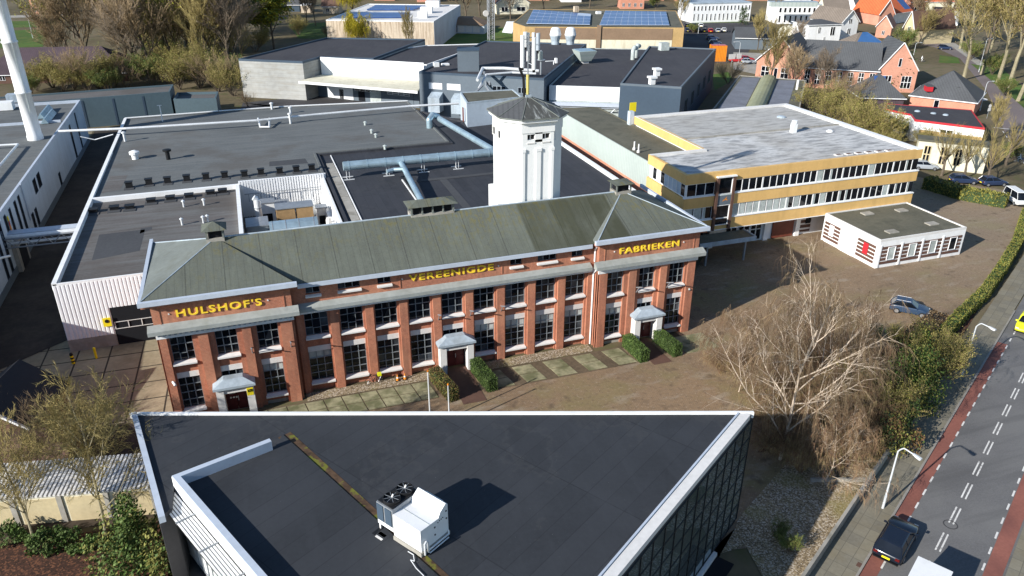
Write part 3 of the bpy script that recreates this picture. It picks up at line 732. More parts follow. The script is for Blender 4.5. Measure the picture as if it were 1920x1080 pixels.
for y0 in (71.2, 72.9):
    f = MB().m(X['sill']).box(TX0-.10, y0-.1, 19.9, TX0-.002, y0+.75, 20.0); f.box(TX0-.08,y0-.1,20.0,TX0-.002,y0-.04,20.9); f.box(TX0-.08,y0+.69,20.0,TX0-.002,y0+.75,20.9)
    fo = f.build('window', tw); MB().m(X['glass']).box(TX0-.03, y0+.05, 20.02, TX0-.003, y0+.6, 20.7).build('pane', fo)
rt = MB().m(X['white']); rt.prism(octo(TX0,TX1,TY0,TY1,TC,.42), 22.002, 22.3)
rt.m(X['zincs']); O = octo(TX0,TX1,TY0,TY1,TC,.6); AP = ((TX0+TX1)/2, (TY0+TY1)/2, 23.85)
rt.prism(O, 22.302, 22.42)
for i in range(8):
    a, b_ = O[i], O[(i+1)%8]; rt.m(X['slate_streak'] if i in (0,1) else X['grey_tile']); rt.poly([(a[0],a[1],22.421),(b_[0],b_[1],22.421),AP])
for i in range(8): rt.m(X['zincs']).tube((O[i][0],O[i][1],22.44), AP, .05, 4)
rt.m(X['lead']).box(AP[0]-.3,AP[1]-.3,23.6,AP[0]+.3,AP[1]+.3,23.98)
rt.build('roof', tw)
an = thing('antenna_mast', 'cluster of tall white panel antennas on a pole at the tower top', 'antenna', (AP[0],AP[1],23.95))
MB().m(X['steel']).tube((AP[0],AP[1],23.95),(AP[0],AP[1],29.6),.07,8).build('pole', an)
MB().m(X['pale_yellow']).tube((AP[0]-.02,AP[1],24.0),(AP[0]-.02,AP[1],25.9),.16,10).build('warning_sleeve', an)
MB().m(X['black']).path([(AP[0]-.35,AP[1],23.8),(AP[0]-.45,AP[1],25.6),(AP[0]-.9,AP[1]-.1,26.6)], .13, 6).build('cable_bundle', an)
ax, ay, _ = AP
for dx, dy, z0_, z1_, wd in ((-.62,-.1,26.6,29.6,.42),(-.12,.5,28.4,29.8,.42),(.22,.6,27.0,29.7,.3),(.42,-.5,26.4,29.4,.42),(.72,.5,27.0,29.7,.34),(1.05,.1,28.1,29.7,.4)):
    p = MB().m(X['white'] if dx < 1 else X['bluewall'])
    ring = [(ax+dx+wd/2*cos(t)*(1 if abs(cos(t))>.1 else 1), ay+dy+wd*.32*sin(t)) for t in [2*pi*k/10 for k in range(10)]]
    p.prism(ring, z0_, z1_); p.m(X['steel']).tube((ax+dx,ay+dy,z0_+.4),(ax,ay,z0_+.6),.03,5).tube((ax+dx,ay+dy,z1_-.4),(ax,ay,z1_-.4),.03,5)
    p.m(X['black']).box(ax+dx-.12, ay+dy-.08, z0_-.25, ax+dx+.12, ay+dy+.08, z0_-.001)
    p.build('panel_antenna', an)
MB().m(X['blind']).box(ax+1.1, ay-.05, 27.2, ax+1.5, ay+.2, 28.0).build('radio_unit', an)
# ---------------------------------------------------------------- flat-roofed buildings
def area(P): return sum(P[i][0]*P[(i+1)%len(P)][1]-P[(i+1)%len(P)][0]*P[i][1] for i in range(len(P)))/2
def inset(P, d):
    P = [Vector((p[0],p[1])) for p in P]; n = len(P); out = []
    for i in range(n):
        a, b, c = P[i-1], P[i], P[(i+1)%n]
        u = (b-a).normalized(); v = (c-b).normalized()
        nu = Vector((-u.y,u.x)); nv = Vector((-v.y,v.x)); k = 1+nu.dot(nv)
        out.append(b+(nu+nv)*(d/max(k,.3)))
    return [(p.x,p.y) for p in out]
def ccw(P): P = [(p[0],p[1]) for p in P]; return P if area(P) > 0 else P[::-1]
def ring(b, P, w, z0, z1):
    I = inset(P, w); n = len(P); O = P
    for i in range(n):
        j = (i+1)%n
        b.poly([(*O[i],z1),(*O[j],z1),(*I[j],z1),(*I[i],z1)])
        b.poly([(*O[i],z0),(*O[j],z0),(*O[j],z1),(*O[i],z1)])
        b.poly([(*I[j],z0),(*I[i],z0),(*I[i],z1),(*I[j],z1)])
def ribbon(b, pts, w, z0, z1):      # mitred strip, w to the left of the walking direction
    P = [Vector((p[0],p[1])) for p in pts]; n = len(P); I = []
    for i in range(n):
        u = (P[i]-P[i-1]).normalized() if i else (P[1]-P[0]).normalized()
        v = (P[i+1]-P[i]).normalized() if i < n-1 else u
        nu = Vector((-u.y,u.x)); nv = Vector((-v.y,v.x)); I.append(P[i]+(nu+nv)*(w/max(1+nu.dot(nv),.3)))
    b.prism([tuple(p) for p in P]+[tuple(p) for p in I[::-1]], z0, z1) if n == 2 else None
    if n > 2:
        for i in range(n-1): 
            a, c, d, e = P[i], P[i+1], I[i+1], I[i]
            for q in ([(*a,z1),(*c,z1),(*d,z1),(*e,z1)], [(*a,z0),(*c,z0),(*c,z1),(*a,z1)][::(1 if w < 0 else 1)], [(*d,z0),(*e,z0),(*e,z1),(*d,z1)]): b.poly(q)
        for k in (0, n-1):
            a, e = P[k], I[k]; b.poly([(*a,z0),(*e,z0),(*e,z1),(*a,z1)])
def flat(root, P, z, roofm, wallm, ph=.4, pw=.3, cop=None, zb=0.0):
    P = ccw(P); b = MB().m(wallm); b.prism(P, zb, z-ph-.15); w = b.build('wall', root)
    r = MB().m(roofm); r.prism(inset(P, pw-.002), z-ph-.149, z-ph); ro = r.build('roof', root)
    c = MB().m(cop or wallm); ring(c, P, pw, z-ph-.149, z); c.build('parapet', ro)
    return w, ro
def fbld(name, label, cat, P, z, roofm, wallm, **k):
    c = (sum(p[0] for p in P)/len(P), sum(p[1] for p in P)/len(P), 0)
    t = thing(name, label, cat, c); w, r = flat(t, P, z, roofm, wallm, **k); return t, w, r
def panel(root, name, a, b_, z0, z1, m, out=.05, th=.06, label=None):   # flat panel on the wall between ground points a,b (outward = right-hand side of a->b)
    a = Vector((a[0],a[1])); b_ = Vector((b_[0],b_[1])); u = (b_-a).normalized(); n = Vector((u.y,-u.x))
    p = MB().m(m); q = [a+n*out, b_+n*out, b_+n*(out-th), a+n*(out-th)]
    p.prism([tuple(v) for v in q], z0, z1); o = p.build(name, root)
    if label: o['label'] = label
    return o
def lerp(a, b_, t): return (a[0]+(b_[0]-a[0])*t, a[1]+(b_[1]-a[1])*t)
def win(root, a, b_, z0, z1, cols=2, rows=1, fm=None, out=.05, bar=.07, gm=None):   # window on a wall line: frame with a pane child
    a = Vector((a[0],a[1])); b_ = Vector((b_[0],b_[1])); L = (b_-a).length; u = (b_-a)/L; n = Vector((u.y,-u.x))
    def q(f, s0, s1, o0, o1, za, zb): 
        P = [a+u*s0+n*o1, a+u*s1+n*o1, a+u*s1+n*o0, a+u*s0+n*o0]; f.prism([tuple(v) for v in P], za, zb)
    f = MB().m(fm or X['sill'])
    for k in range(cols+1):
        s = L*k/cols; q(f, max(s-bar/2,0), min(s+bar/2,L), 0, out, z0, z1)
    for k in range(rows+1):
        z = z0+(z1-z0)*k/rows
        for c in range(cols): q(f, L*c/cols+bar/2, L*(c+1)/cols-bar/2, 0, out-.004, max(z-bar/2,z0), min(z+bar/2,z1))
    fo = f.build('window', root)
    p = MB().m(gm or X['glass']); q(p, .02, L-.02, -.02, .015, z0+.02, z1-.02); p.build('pane', fo)
    return fo
# ---- front hall with white corrugated gable
hz = 7.5
h1, h1w, h1r = fbld('warehouse_hall', 'flat-roofed hall with white corrugated front and a dark roller door left of the factory', 'warehouse', [(-19.9,78.4),(-9.6,78.4),(-9.6,76),(-2.1,76),(-2.1,104.8),(-19.9,104.8)], hz, X['bit_brown'], X['conc'], ph=.45, pw=.3, cop=X['bit_brown'])
wt = MB().m(X['white']); wt.box(-20.0,78.4,6.9,-19.55,104.9,7.62); wt.box(-19.549,104.35,6.9,-2.0,104.85,7.62); wt.box(-2.45,76.1,6.9,-1.99,104.349,7.62); wt.box(-19.549,78.30,7.3,-9.62,78.5,7.56); wt.build('roof_trim', h1r)
cw = MB()
A0, A1 = (-19.9,78.4), (-9.62,78.4)
cw.m(X['corr_w'])
x = -19.95
def corr(x0, x1, z0, z1):
    n = int((x1-x0)/.34); d = (x1-x0)/n
    for i in range(n):
        a = x0+i*d; P = [(a,78.32),(a+d*.12,78.28),(a+d*.66,78.28),(a+d*.78,78.32)]
        cw.prism(P+[(a+d*.78,78.395),(a,78.395)], z0, z1); cw.prism([(a+d*.78,78.325),(a+d,78.325),(a+d,78.395),(a+d*.78,78.395)], z0, z1)
corr(-19.95, -15.55, 1.35, 7.35); corr(-15.55, -10.2, 4.3, 7.35); corr(-10.2, -9.62, .6, 7.35)
cw.build('corrugated_front', h1)
MB().m(X['conc']).box(-19.95,78.3,0,-15.55,78.39,1.34).build('plinth', h1)
rd_ = MB().m(X['dark']).box(-15.5, 78.36, .02, -10.25, 78.394, 4.28); ro_ = rd_.build('roller_door', h1)
rb = MB().m(X['sill'])
for k in range(5): rb.box(-15.4+1.25*k-.04, 78.28, 1.9, -15.4+1.25*k+.04, 78.33, 2.6)
rb.box(-15.44,78.285,1.84,-10.3,78.325,1.899); rb.box(-15.44,78.285,2.601,-10.3,78.325,2.66)
rb.build('vision_panel_frame', ro_)
tag(MB().m(X['signy']).box(-16.4,78.14,2.35,-15.65,78.2,3.3).m(X['black']).tube((-16.02,78.1,2.95),(-16.02,78.139,2.95),.2,10).build('warning_sign', loc=(-16,78.1,2.3)), 'yellow warning sign with black symbol on white corrugated wall', 'sign')
for px, py, yl, lab in ((138,682,False,'short bollard with yellow and black bands near the hall corner'),(181,672,True,'yellow post standing beside the open roller door')):
    q = g(px, py); b = MB()
    for k in range(6): b.m(X['signy'] if (k%2 == 0 or yl) else X['black']).tube((q.x,q.y,.18*k+.03),(q.x,q.y,.18*k+.21),.16 if not yl else .12,10)
    b.ball((q.x,q.y,1.12),.15,10,4); tag(b.build('bollard', loc=q), lab, 'bollard')
# ---- back hall and new-roofed hall
h2, h2w, h2r = fbld('warehouse_hall', 'broad weathered grey-roofed hall behind the white corrugated hall', 'warehouse', [(-19.9,104.8),(9.3,104.8),(9.3,116.9),(30,116.9),(30,147.5),(8,150),(-4.4,150),(-19.8,149.5)], hz, X['bit_old'], X['conc'], ph=.18, pw=.3, cop=X['bit_old'])
wt = MB().m(X['white']); wt.box(-20.0,104.91,6.9,-19.55,149.3,7.62)
for a_, b_ in (((-19.9,149.45),(-4.4,149.95)),((-4.3,149.97),(8,149.97)),((8.1,149.96),(29.9,147.45))):
    ribbon(wt, [a_, b_], .3, 6.9, 7.62)
wt.build('roof_trim', h2r)
h3, h3w, h3r = fbld('warehouse_hall', 'black-roofed hall around the white tower foot', 'warehouse', [(9.35,75.6),(46.9,75.6),(46.9,112),(46.9,128),(36,129.6),(31,139),(30.05,139),(30.05,116.85),(9.35,116.85)], 7.35, X['bit_new'], X['conc'], ph=.25, pw=.42, cop=X['bit_new'])
MB().m(X['white']).box(46.45,75.7,7.0,46.95,127.9,7.5).build('roof_trim', h3r)
tb = MB().m(X['conc'])
for a, b_ in (((9.9,76),(9.9,116)),):
    tb.box(10.2, 76, 7.101, 11.2, 112, 7.16)
tb.m(X['white']).box(11.3, 76, 7.101, 11.42, 116, 7.22)
tb.m(X['patch']).box(24.0,76,7.102,25.0,100,7.13); tb.box(19.4,99.4,7.132,36,100.3,7.15)
tb.m(X['black']).box(19.2,84,7.103,19.35,101,7.5)
tb.m(X['white']).box(19.02,84,7.103,19.18,101,7.2)
tb.build('roof_kerbs', h3r)
MB().m(X['asph_dk']).box(46.95,75.6,0,50.4,124,5.2).build('gutter_roof', h3)
for Pp in (((172,488),(262,470),(272,430),(186,440)),((262,438),(285,430),(285,425),(264,428))):
    pt = MB().m(X['patch']); pt.poly([(p.x,p.y,7.056) for p in [g(x,y,7.06) for x,y in Pp]]); pt.build('repair_patch', h1r)
mp = MB().m(X['bit_brown']); mp.poly([(p.x,p.y,7.326) for p in [g(x,y,7.33) for x,y in ((190,362),(225,356),(240,328),(206,330))]])
mp.build('repair_patch', h2r); mp = MB().m(X['patch']); mp.poly([(p.x,p.y,7.326) for p in [g(x,y,7.33) for x,y in ((505,312),(578,306),(572,297),(505,303))]])
mp.build('repair_patch', h2r)
# ---- machinery court
crt = thing('machinery_court', 'sunken white-walled court full of pipes and tanks behind the factory', 'service yard', (3,98,0))
MB().m(X['bit_brown']).box(-2.05,75.7,0,9.3,104.4,3.0).build('floor', crt)
wv = MB().m(X['corr_w'])
for i in range(33): wv.box(-2.05+.34*i, 104.44, 3.001, -2.05+.34*i+.2, 104.62, 8.0)
wv.box(-2.05,104.62,3.001,9.3,104.78,8.0)
wv.m(X['white']); wv.box(8.75,80,3.001,9.05,104.4,7.45); wv.box(8.2,80,3.0,8.74,104.0,5.2)
wv.build('corrugated_wall', crt)
def item(name, label, cat, b, loc, group=None, smooth=False): return tag(b.build(name, loc=loc, smooth=smooth), label, cat, group)
q = g(490,432,3); 
b = MB().m(X['pipe']).tube((q.x,96,3),(q.x,96,8.1),.42,14).tube((q.x,96,8.1),(q.x-.35,96,8.4),.36,14).m(X['steel'])
for z in (4.2,5.6,7.0): b.tube((q.x,96,z),(q.x,96,z+.1),.46,14)
item('exhaust_stack', 'shiny silver exhaust stack standing in the machinery court', 'flue', b, (q.x,96,3))
b = MB().m(X['galv']).tube((.9,89,6.2),(6.4,89,6.2),1.35,20).m(X['steel'])
for x in (1.2,2.7,4.2,5.9): b.tube((x,89,6.2),(x+.09,89,6.2),1.38,20).box(x,88.2,3.0,x+.15,88.4,5.3).box(x,89.6,3.0,x+.15,89.8,5.3)
item('storage_tank', 'big blue horizontal tank lying behind the ridge in the machinery court', 'tank', b, (3.6,89,3))
for (x, y, z, lx, ly, h, m, l) in ((3.1,95,3,2.2,2,4.2,'ochre_box','rusty brown boxed machine left of its twin in the court'),(5.4,95,3,2,2,4.2,'ochre_box','rusty brown boxed machine right of its twin in the court'),(1.0,100,3,2.0,1.6,3.4,'white','white cabinet against the corrugated court wall'),(-.4,92,3,2.4,3,3.6,'steel','dark machine housing in the shaded corner of the court'),(7.7,98,3,1.3,1.2,2.6,'sill','small white hooded box on the right of the court'),(2.9,101.5,3,1.8,1.4,2.6,'conc','grey roofed box by the corrugated court wall')):
    b = MB().m(X[m]).obox(x,y,z,lx,ly,h); b.m(X['steel']).obox(x,y,z+h+.001,lx+.2,ly+.2,.12); b.m(X['dark']).obox(x,y-ly/2-.03,z+.3,lx*.6,.05,h*.5)
    item('machine_housing', l, 'machine', b, (x,y,z))
b = MB().m(X['pipe']).path([(-1.4,86,5.2),(.2,86,5.2),(.5,86,4.8),(.5,86,3.2)],.2,8); item('court_pipe','grey elbow pipe in the dark corner of the machinery court','pipe',b,(0,86,3))
b = MB().m(X['sill']).tube((8.0,92,3),(8.0,92,6.2),.3,10).tube((8.0,93,3),(8.0,93,5.6),.3,10); item('white_cylinders','pair of white upright cylinders on the right court wall','tank',b,(8,92.5,3))
b = MB().m(X['pipe']).lathe((6.6,103,3),[(.0,0),(.9,0),(.9,1.6),(.5,2.0),(0,2.0)],14); item('round_cowl','round pale cowl by the back wall of the court','vent',b,(6.6,103,3))
b = MB().m(X['steel'])
for k in range(7): b.box(-1.0+1.5*k-.03,104.1,5.2,-1.0+1.5*k+.03,104.16,6.3)
b.tube((-1.5,104.1,6.3),(8.6,104.1,6.3),.05,5); item('handrail','thin steel handrail along the corrugated court wall','railing',b,(3,104,5))
# ---- ducts and pipes on the roofs
b = MB().m(X['galv']); D0, D1 = (11.7,104.0,8.9), (33.5,104.0,8.9)
b.tube(D0, D1, .62, 18)
for k in range(9): b.m(X['galv']).tube((12.4+2.5*k,104,8.9),(12.5+2.5*k,104,8.9),.66,18)
b.path([(19.6,103.4,8.7),(19.6,101.2,8.5),(19.6,99.5,8.2),(18.9,84.2,7.9)], .38, 12); b.path([(17.2,101.6,8.3),(18.2,101.9,8.4),(19.4,101.4,8.5)],.28,8)
b.path([(31.0,128,8.6),(33.5,105.0,8.9)], .48, 14)
b.path([(29.2,126.8,7.3),(29.2,126.8,8.7),(30.0,127.6,9.3),(31,128,8.8)], .5, 14)
dc = b.build('ventilation_duct', loc=(22,104,7.2), smooth=False); tag(dc, 'thick galvanised duct running across the black roof to the white tower', 'duct')
for k, x in enumerate((12.1,17.6,22.6,27.6)):
    b = MB().m(X['pipe']); b.box(x-.08,103.9,7.1,x-.02,104.1,8.3); b.box(x+.3,103.9,7.1,x+.36,104.1,8.3)
    b.box(x-.6,103.3,7.101,x+.9,103.42,7.2); b.box(x-.6,104.6,7.101,x+.9,104.72,7.2); b.box(x-.08,103.42,7.11,x+.0,104.6,7.19)
    item('duct_support', ORD[k]+' white duct trestle from the left end of the galvanised duct', 'support', b, (x,104,7.1), 'duct trestles')
def pipe_thing(name, label, pts, r, m='pipe'): b = MB().m(X[m]).path(pts, r, 8); return item(name, label, 'pipe', b, pts[0])
def P3(px, py, z): return tuple(g(px,py,z))
pw = [P3(110,246,8.6),P3(235,241,8.6),P3(480,226,8.4),P3(600,214,8.4),P3(770,199,8.4),P3(860,194,8.4)]
pipe_thing('pipeline', 'long white pipeline crossing the alley and the weathered hall roof', pw, .2)
pipe_thing('pipe_loop', 'white expansion loop in the pipeline on the hall roof', [P3(484,222,8.2),P3(488,238,7.6),P3(505,238,7.6),P3(505,222,8.2)], .16)
pipe_thing('pipe_bend', 'thin white brace pipes under the pipeline over the alley', [P3(150,256,7.9),P3(178,262,7.2),P3(212,252,7.9)], .08)
for k, (px, py, h) in enumerate(((305,228,2.8),(545,232,1.6),(545,212,.9),(510,205,1.0),(235,265,1.3))):
    q = g(px,py,7.35); b = MB().m(X['pipe']).tube(q, q+Vector((0,0,h)), .09 if h > 2 else .2, 8); 
    if h < 2: b.lathe((q.x,q.y,q.z+h),[(.34,0),(.34,.18),(0,.34)],10)
    else: b.tube(q+Vector((-.4,0,h)), q+Vector((.3,0,h)), .06, 6)
    item('roof_pipe', ['thin white T-shaped mast on the hall roof','white flue with shadow right of the pipeline loop','short white flue behind the pipeline','small white cowl on the back edge of the hall roof','small white flue near the left edge of the hall roof'][k], 'flue', b, q)
# vents on roofs
def boxvent(px, py, z, w, h, lab, group, m='black', a=0.0):
    q = g(px,py,z); b = MB().m(X[m]).obox(q.x,q.y,z,w,w*.8,h,a); b.m(X['black']).obox(q.x,q.y,z+h+.001,w*1.2,w*1.0,.1,a); b.m(X['patch']).obox(q.x,q.y-w*.45,z,w*1.5,w*1.6,.07,a)
    item('roof_vent', lab, 'roof vent', b, q, group)
for k in range(13):
    px = [243,280,315,351,387,422,459,490,525,556,585,370,345][k]; py = [352,346,343,339,336,333,331,327,325,322,319,343,341][k]
    if k < 11: boxvent(px, py, 7.32, .8, .75, ORD[k]+' black box vent from the left in the row on the weathered hall roof', 'black box vents in a row')
for k, (px, py) in enumerate(((175,398),(215,393),(244,391),(284,379),(320,374),(355,370),(395,364),(418,361))):
    boxvent(px, py, 7.05, .95, .4, ORD[k]+' low black skylight box from the left on the brownish hall roof', 'low black boxes on the front hall roof')
for k, (px, py) in enumerate(((345,388),(383,385),(342,422),(382,418),(390,416))):
    q = g(px,py,7.05); b = MB().m(X['pipe']).tube(q,q+Vector((0,0,.7)),.12,8).lathe((q.x,q.y,q.z+.7),[(.22,0),(.22,.12),(0,.25)],8)
    item('vent_pipe', ['back left','back right','front left','front middle','front right'][k]+' small white vent pipe on the brownish hall roof', 'vent pipe', b, q, 'small white vent pipes')
q = g(254,298,7.32); item('roof_cowl','round white mushroom cowl on the weathered hall roof','roof vent',MB().m(X['white']).lathe(q,[(.45,0),(.45,.7),(.7,.75),(.7,1.1),(.2,1.3),(0,1.3)],14),q)
q = g(316,299,7.32); item('roof_cowl','black cowl with flat cap on the weathered hall roof','roof vent',MB().m(X['black']).lathe(q,[(.3,0),(.3,1.2),(.6,1.25),(.6,1.5),(0,1.6)],12),q)
for k, (px, py) in enumerate(((685,235),(697,250),(705,258),(722,280))):
    q = g(px,py,7.3); item('vent_pipe', ORD[k]+' small pale vent counted from the back along the seam of the hall roof','vent pipe',MB().m(X['blind']).lathe(q,[(.2,0),(.2,.5),(.35,.55),(0,.75)],10),q,'vents along the seam')
b = MB().m(X['lead']); q = g(866,192,8)
# pale blue plant room behind the tower
PR = [(35.6,126),(46.0,127.4),(46.6,134),(36.8,134.5)]
t, w, r = fbld('plant_room', 'pale blue-grey plant room with sloping roof behind the white tower', 'plant room', PR, 11.3, X['bit_green'], X['bluewall'], ph=.15, pw=.25, cop=X['lead'], zb=5)
MB().m(X['mahog']).box(35.5,128,7.6,35.59,128.6,10).build('door_strip', t)
# ---- mint-clad hall
t, w, r = fbld('clad_hall', 'long hall with pale mint cladding above salmon brick beside the ochre office', 'hall', [(50.5,86),(57.8,88.6),(57.8,121),(50.5,123)][:1]+[(57.8,86),(57.8,121),(50.5,123)], 10.0, X['bit_green'], X['salmon'], ph=.12, pw=.25, cop=X['bit_green'])
MB().m(X['mint']).box(50.36,85.9,6.2,50.496,123,9.98).build('cladding', t)
MB().m(X['brick_dk']).box(50.3,85.9,5.21,50.49,123,5.3).build('base_course', t)
for px, py in ((1189,281),(1197,286)):
    q = g(px,py,9.9); item('vent_pipe', 'white vent pipe at the mint hall eave, '+('left' if px < 1190 else 'right')+' of the pair', 'vent pipe', MB().m(X['sill']).tube(q,q+Vector((0,0,1.2)),.12,8).tube(q,q+Vector((0,0,.3)),.25,8), q, 'vent pipes on the mint hall')
# ---- ochre office building
YF = 78.8; oz = 11.3; XL, XR, XS, YS, YB2 = 49.8, 86.4, 57.95, 88.5, 108.4
of = thing('office_building', 'ochre three-storey office block with two white window bands and a patched pale roof', 'office building', (70,90,0))
OP = [(XL,YF),(XR,YF),(XR,YB2),(XS,YB2),(XS,YS),(XL,YS)]
def lvl(z0, z1, m, ins=0.0, nm='wall'):
    P = inset(OP, ins) if ins else OP; b = MB().m(m).prism(P, z0, z1); return b.build(nm, of)
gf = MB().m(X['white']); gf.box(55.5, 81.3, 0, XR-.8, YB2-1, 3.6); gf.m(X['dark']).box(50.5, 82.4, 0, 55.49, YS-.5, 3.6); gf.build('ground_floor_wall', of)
lvl(3.6, 5.05, X['ochre'], 0, 'facade_band'); lvl(5.051, 6.85, X['white'], .25, 'window_wall'); lvl(6.851, 8.25, X['ochre'], 0, 'facade_band'); lvl(8.251, 10.05, X['white'], .25, 'window_wall'); lvl(10.051, 11.0, X['ochre'], 0, 'facade_band')
r = MB().m(X['wroof']).prism(inset(OP,.448), 11.001, 11.06); ro = r.build('roof', of)
c = MB().m(X['ochre']); ring(c, OP, .45, 11.001, oz); c.m(X['white']); c.box(XR-1.0,YF+.02,11.01,XR+.03,YB2-.9,oz+.03); c.m(X['sill']).box(XS+.1,YB2-.9,11.01,XR+.03,YB2+.03,oz+.02); c.box(XS-.03,YS+.1,oz-.02,XS+.1,YB2,oz+.02); c.box(XL+.1,YS-.6,11.01,XS+.4,YS-.0,oz+.02); c.build('parapet', ro)
sl_ = MB().m(X['white'])
for z in (5.05, 6.85-.16, 8.25, 10.05-.16):
    sl_.box(XL-.06, YF-.08, z, XR+.05, YF-.001 if False else YF+.24, z+.14) if z in (5.05, 8.25) else None
for z in (3.5,): sl_.box(XL-.02, YF-.03, z, XR+.02, YF+.3, 3.598)
sl_.build('sill_band', of)
rr = random.Random(5)
def strip_win(x0, x1, y, z0, z1, pitch, skip=()):
    n = round((x1-x0)/pitch); d = (x1-x0)/n
    for i in range(n):
        a = x0+i*d; f = MB().m(X['white'])
        f.box(a, y-.16, z0, a+.09, y, z1); f.box(a+.09, y-.15, z0, a+d, y, z0+.08); f.box(a+.09, y-.15, z1-.08, a+d, y, z1)
        if i%4 == 0: f.box(a-.12, y-.17, z0, a-.001, y, z1)
        fo = f.build('window', of); p = MB().m(X['glass']).box(a+.09, y-.11, z0+.08, a+d, y-.02, z1-.08); p.build('pane', fo)
        if (z0 < 6 and a < 67) or rr.random() < .16: 
            w_ = d*rr.choice([.35,.9,.9]); MB().m(X['blind']).box(a+.1, y-.125, z0+.09, a+w_, y-.112, z1-.09).build('blind', fo)
strip_win(57.0, XR-.3, YF+.25, 5.2, 6.84, 1.05); strip_win(57.0, XR-.3, YF+.25, 8.4, 10.04, 1.05)
strip_win(XL+.3, 54.0, YF+.25, 5.2, 6.84, 1.2); strip_win(XL+.3, 54.0, YF+.25, 8.4, 10.04, 1.2)
# stair bay
sb = MB().m(X['rust']); sb.box(54.15, YF-.3, 3.6, 54.5, YF+.24, 10.6); sb.box(56.5, YF-.3, 3.6, 56.85, YF+.24, 10.6); sb.m(X['white']).box(54.1, YF-.4, 10.601, 56.9, YF+.1, 10.75)
sb.m(X['slate']).box(54.501, YF-.16, 6.95, 56.499, YF-.003, 8.2); sb.m(X['blind']).box(54.5, YF-.2, 8.2, 56.5, YF-.003, 8.34)
sb.m(X['orange']).poly([(55.2,YF-.17,7.4),(55.6,YF-.17,7.75),(55.9,YF-.17,8.0),(55.8,YF-.17,7.7),(56.1,YF-.17,7.45),(55.7,YF-.17,7.55)])
so = sb.build('stair_bay', of)
for z0, z1, rws in ((8.36,10.55,1),(4.2,6.9,1)): win(so, (54.52,YF-.01), (56.48,YF-.01), z0, z1, 1, rws, X['white'], .16, .12)
# left side windows (shaded face)
def side_win(z0, z1):
    for i in range(9):
        a = YS-.4-i*1.02
        f = MB().m(X['white']); f.box(XL+.09, a-1.02, z0, XL+.25, a-.93, z1); f.box(XL+.1, a-.93, z0, XL+.25, a, z0+.08); f.box(XL+.1, a-.93, z1-.08, XL+.25, a, z1)
        fo = f.build('window', of); MB().m(X['bluewall'] if 3 < i < 8 else (X['white'] if i in (0,2) else X['glass'])).box(XL+.14, a-.93, z0+.08, XL+.245, a, z1-.08).build('pane', fo)
side_win(8.4, 10.04); side_win(5.2, 6.84)
# ground floor front details
gd = MB().m(X['mahog']).box(65.6,81.1,.1,69.0,81.295,3.3); gd.build('panel_door', of)
for a, b_ in ((58.2,59.9),(60.2,61.9),(62.1,63.8)): win(of, (a,81.3), (b_,81.3), .2, 3.3, 2, 2, X['white'], .12, .1)
for a in (55.5,64.1,69.2): MB().m(X['white']).box(a,80.9,0,a+.7,81.296,3.598).build('pier', of)
b = MB().m(X['rust']).box(70.0,81.18,.4,71.85,81.296,3.4); 
for k in range(4): b.m(X['sill']).box(70.0,81.12,.75+.72*k,71.85,81.178,.98+.72*k)
b.m(X['glass']).box(70.9,81.08,1.6,71.7,81.119,3.0); b.build('striped_panel', of)
# roof furniture
for (px, py, w, h, lab, m) in ((1487,248,.7,1.3,'white square chimney with a round cap on the pale office roof','white'),(1556,247,.5,.3,'small white dome vent right of the chimney on the pale office roof','white'),(1465,220,.7,.25,'low grey vent at the back of the pale office roof','lead')):
    q = g(px,py,11.06); b = MB().m(X[m])
    if h > 1: b.obox(q.x,q.y,11.061,w,w,h).tube((q.x,q.y,11.061+h),(q.x,q.y,11.5+h),.4,12)
    else: b.lathe((q.x,q.y,11.061),[(w,0),(w,h*.5),(w*.5,h),(0,h)],12)
    item('roof_vent', lab, 'roof vent', b, q)
b = MB().m(X['conc']).box(XS+.5,94.2,11.061,XR-.5,94.6,11.2); b.build('roof_kerb', ro)
for k in range(6):
    q = g(1572+19*k, 291-1.6*k, 11.06); item('roof_hatch', ORD[k]+' hatch from the left in the row along the pale office roof front', 'roof hatch', MB().m(X['sill']).obox(q.x,q.y,11.061,1.0,.7,.12).m(X['rust']).obox(q.x,q.y,11.182,.7,.4,.03), q, 'hatches on the office roof')
# canopy
cp = thing('entrance_canopy', 'dark flat canopy on two posts in the shade between factory and office', 'canopy', (54.8,77.5,0))
MB().m(X['bit_green']).box(51.0,76.0,3.05,59.0,YF-.05,3.12).build('roof', cp); MB().m(X['lead']).box(50.9,75.85,2.7,59.1,75.99,3.25).box(50.86,76.0,2.7,50.99,YF-.05,3.25).box(59.01,76,2.7,59.14,YF-.05,3.25).build('fascia', cp)
for x in (52.2,57.8): MB().m(X['steel']).box(x-.11,76.1,0,x+.11,76.32,3.04).build('post', cp)
# ---- annex
an_ = thing('annex_building', 'low white annex with brown striped panels and a greenish roof before the ochre office', 'annex', (78.7,73.5,0))
AX0, AX1, AY0, AY1 = 71.9, 85.6, 68.6, 78.75
flat(an_, [(AX0,AY0),(AX1,AY0),(AX1,AY1),(AX0,AY1)], 3.86, X['bit_green'], X['white'], ph=.14, pw=.18, cop=X['sill'])
for i in range(4):
    x0 = AX0+.45+3.3*i; b = MB()
    for k in range(5): b.m(X['rust'] if True else 0).box(x0, AY0-.06, .5+.5*k, x0+2.9, AY0-.002, .5+.5*k+.34)
    o = b.build('striped_panel', an_); win(o, (x0+.95,AY0-.06), (x0+2.1,AY0-.06), 1.0, 2.75, 1, 1, X['white'], .09, .12, X['blind'] if i < 3 else X['glass'])
    MB().m(X['white']).box(x0-.32, AY0-.10, .1, x0-.08, AY0-.002, 3.1).build('pilaster', an_)
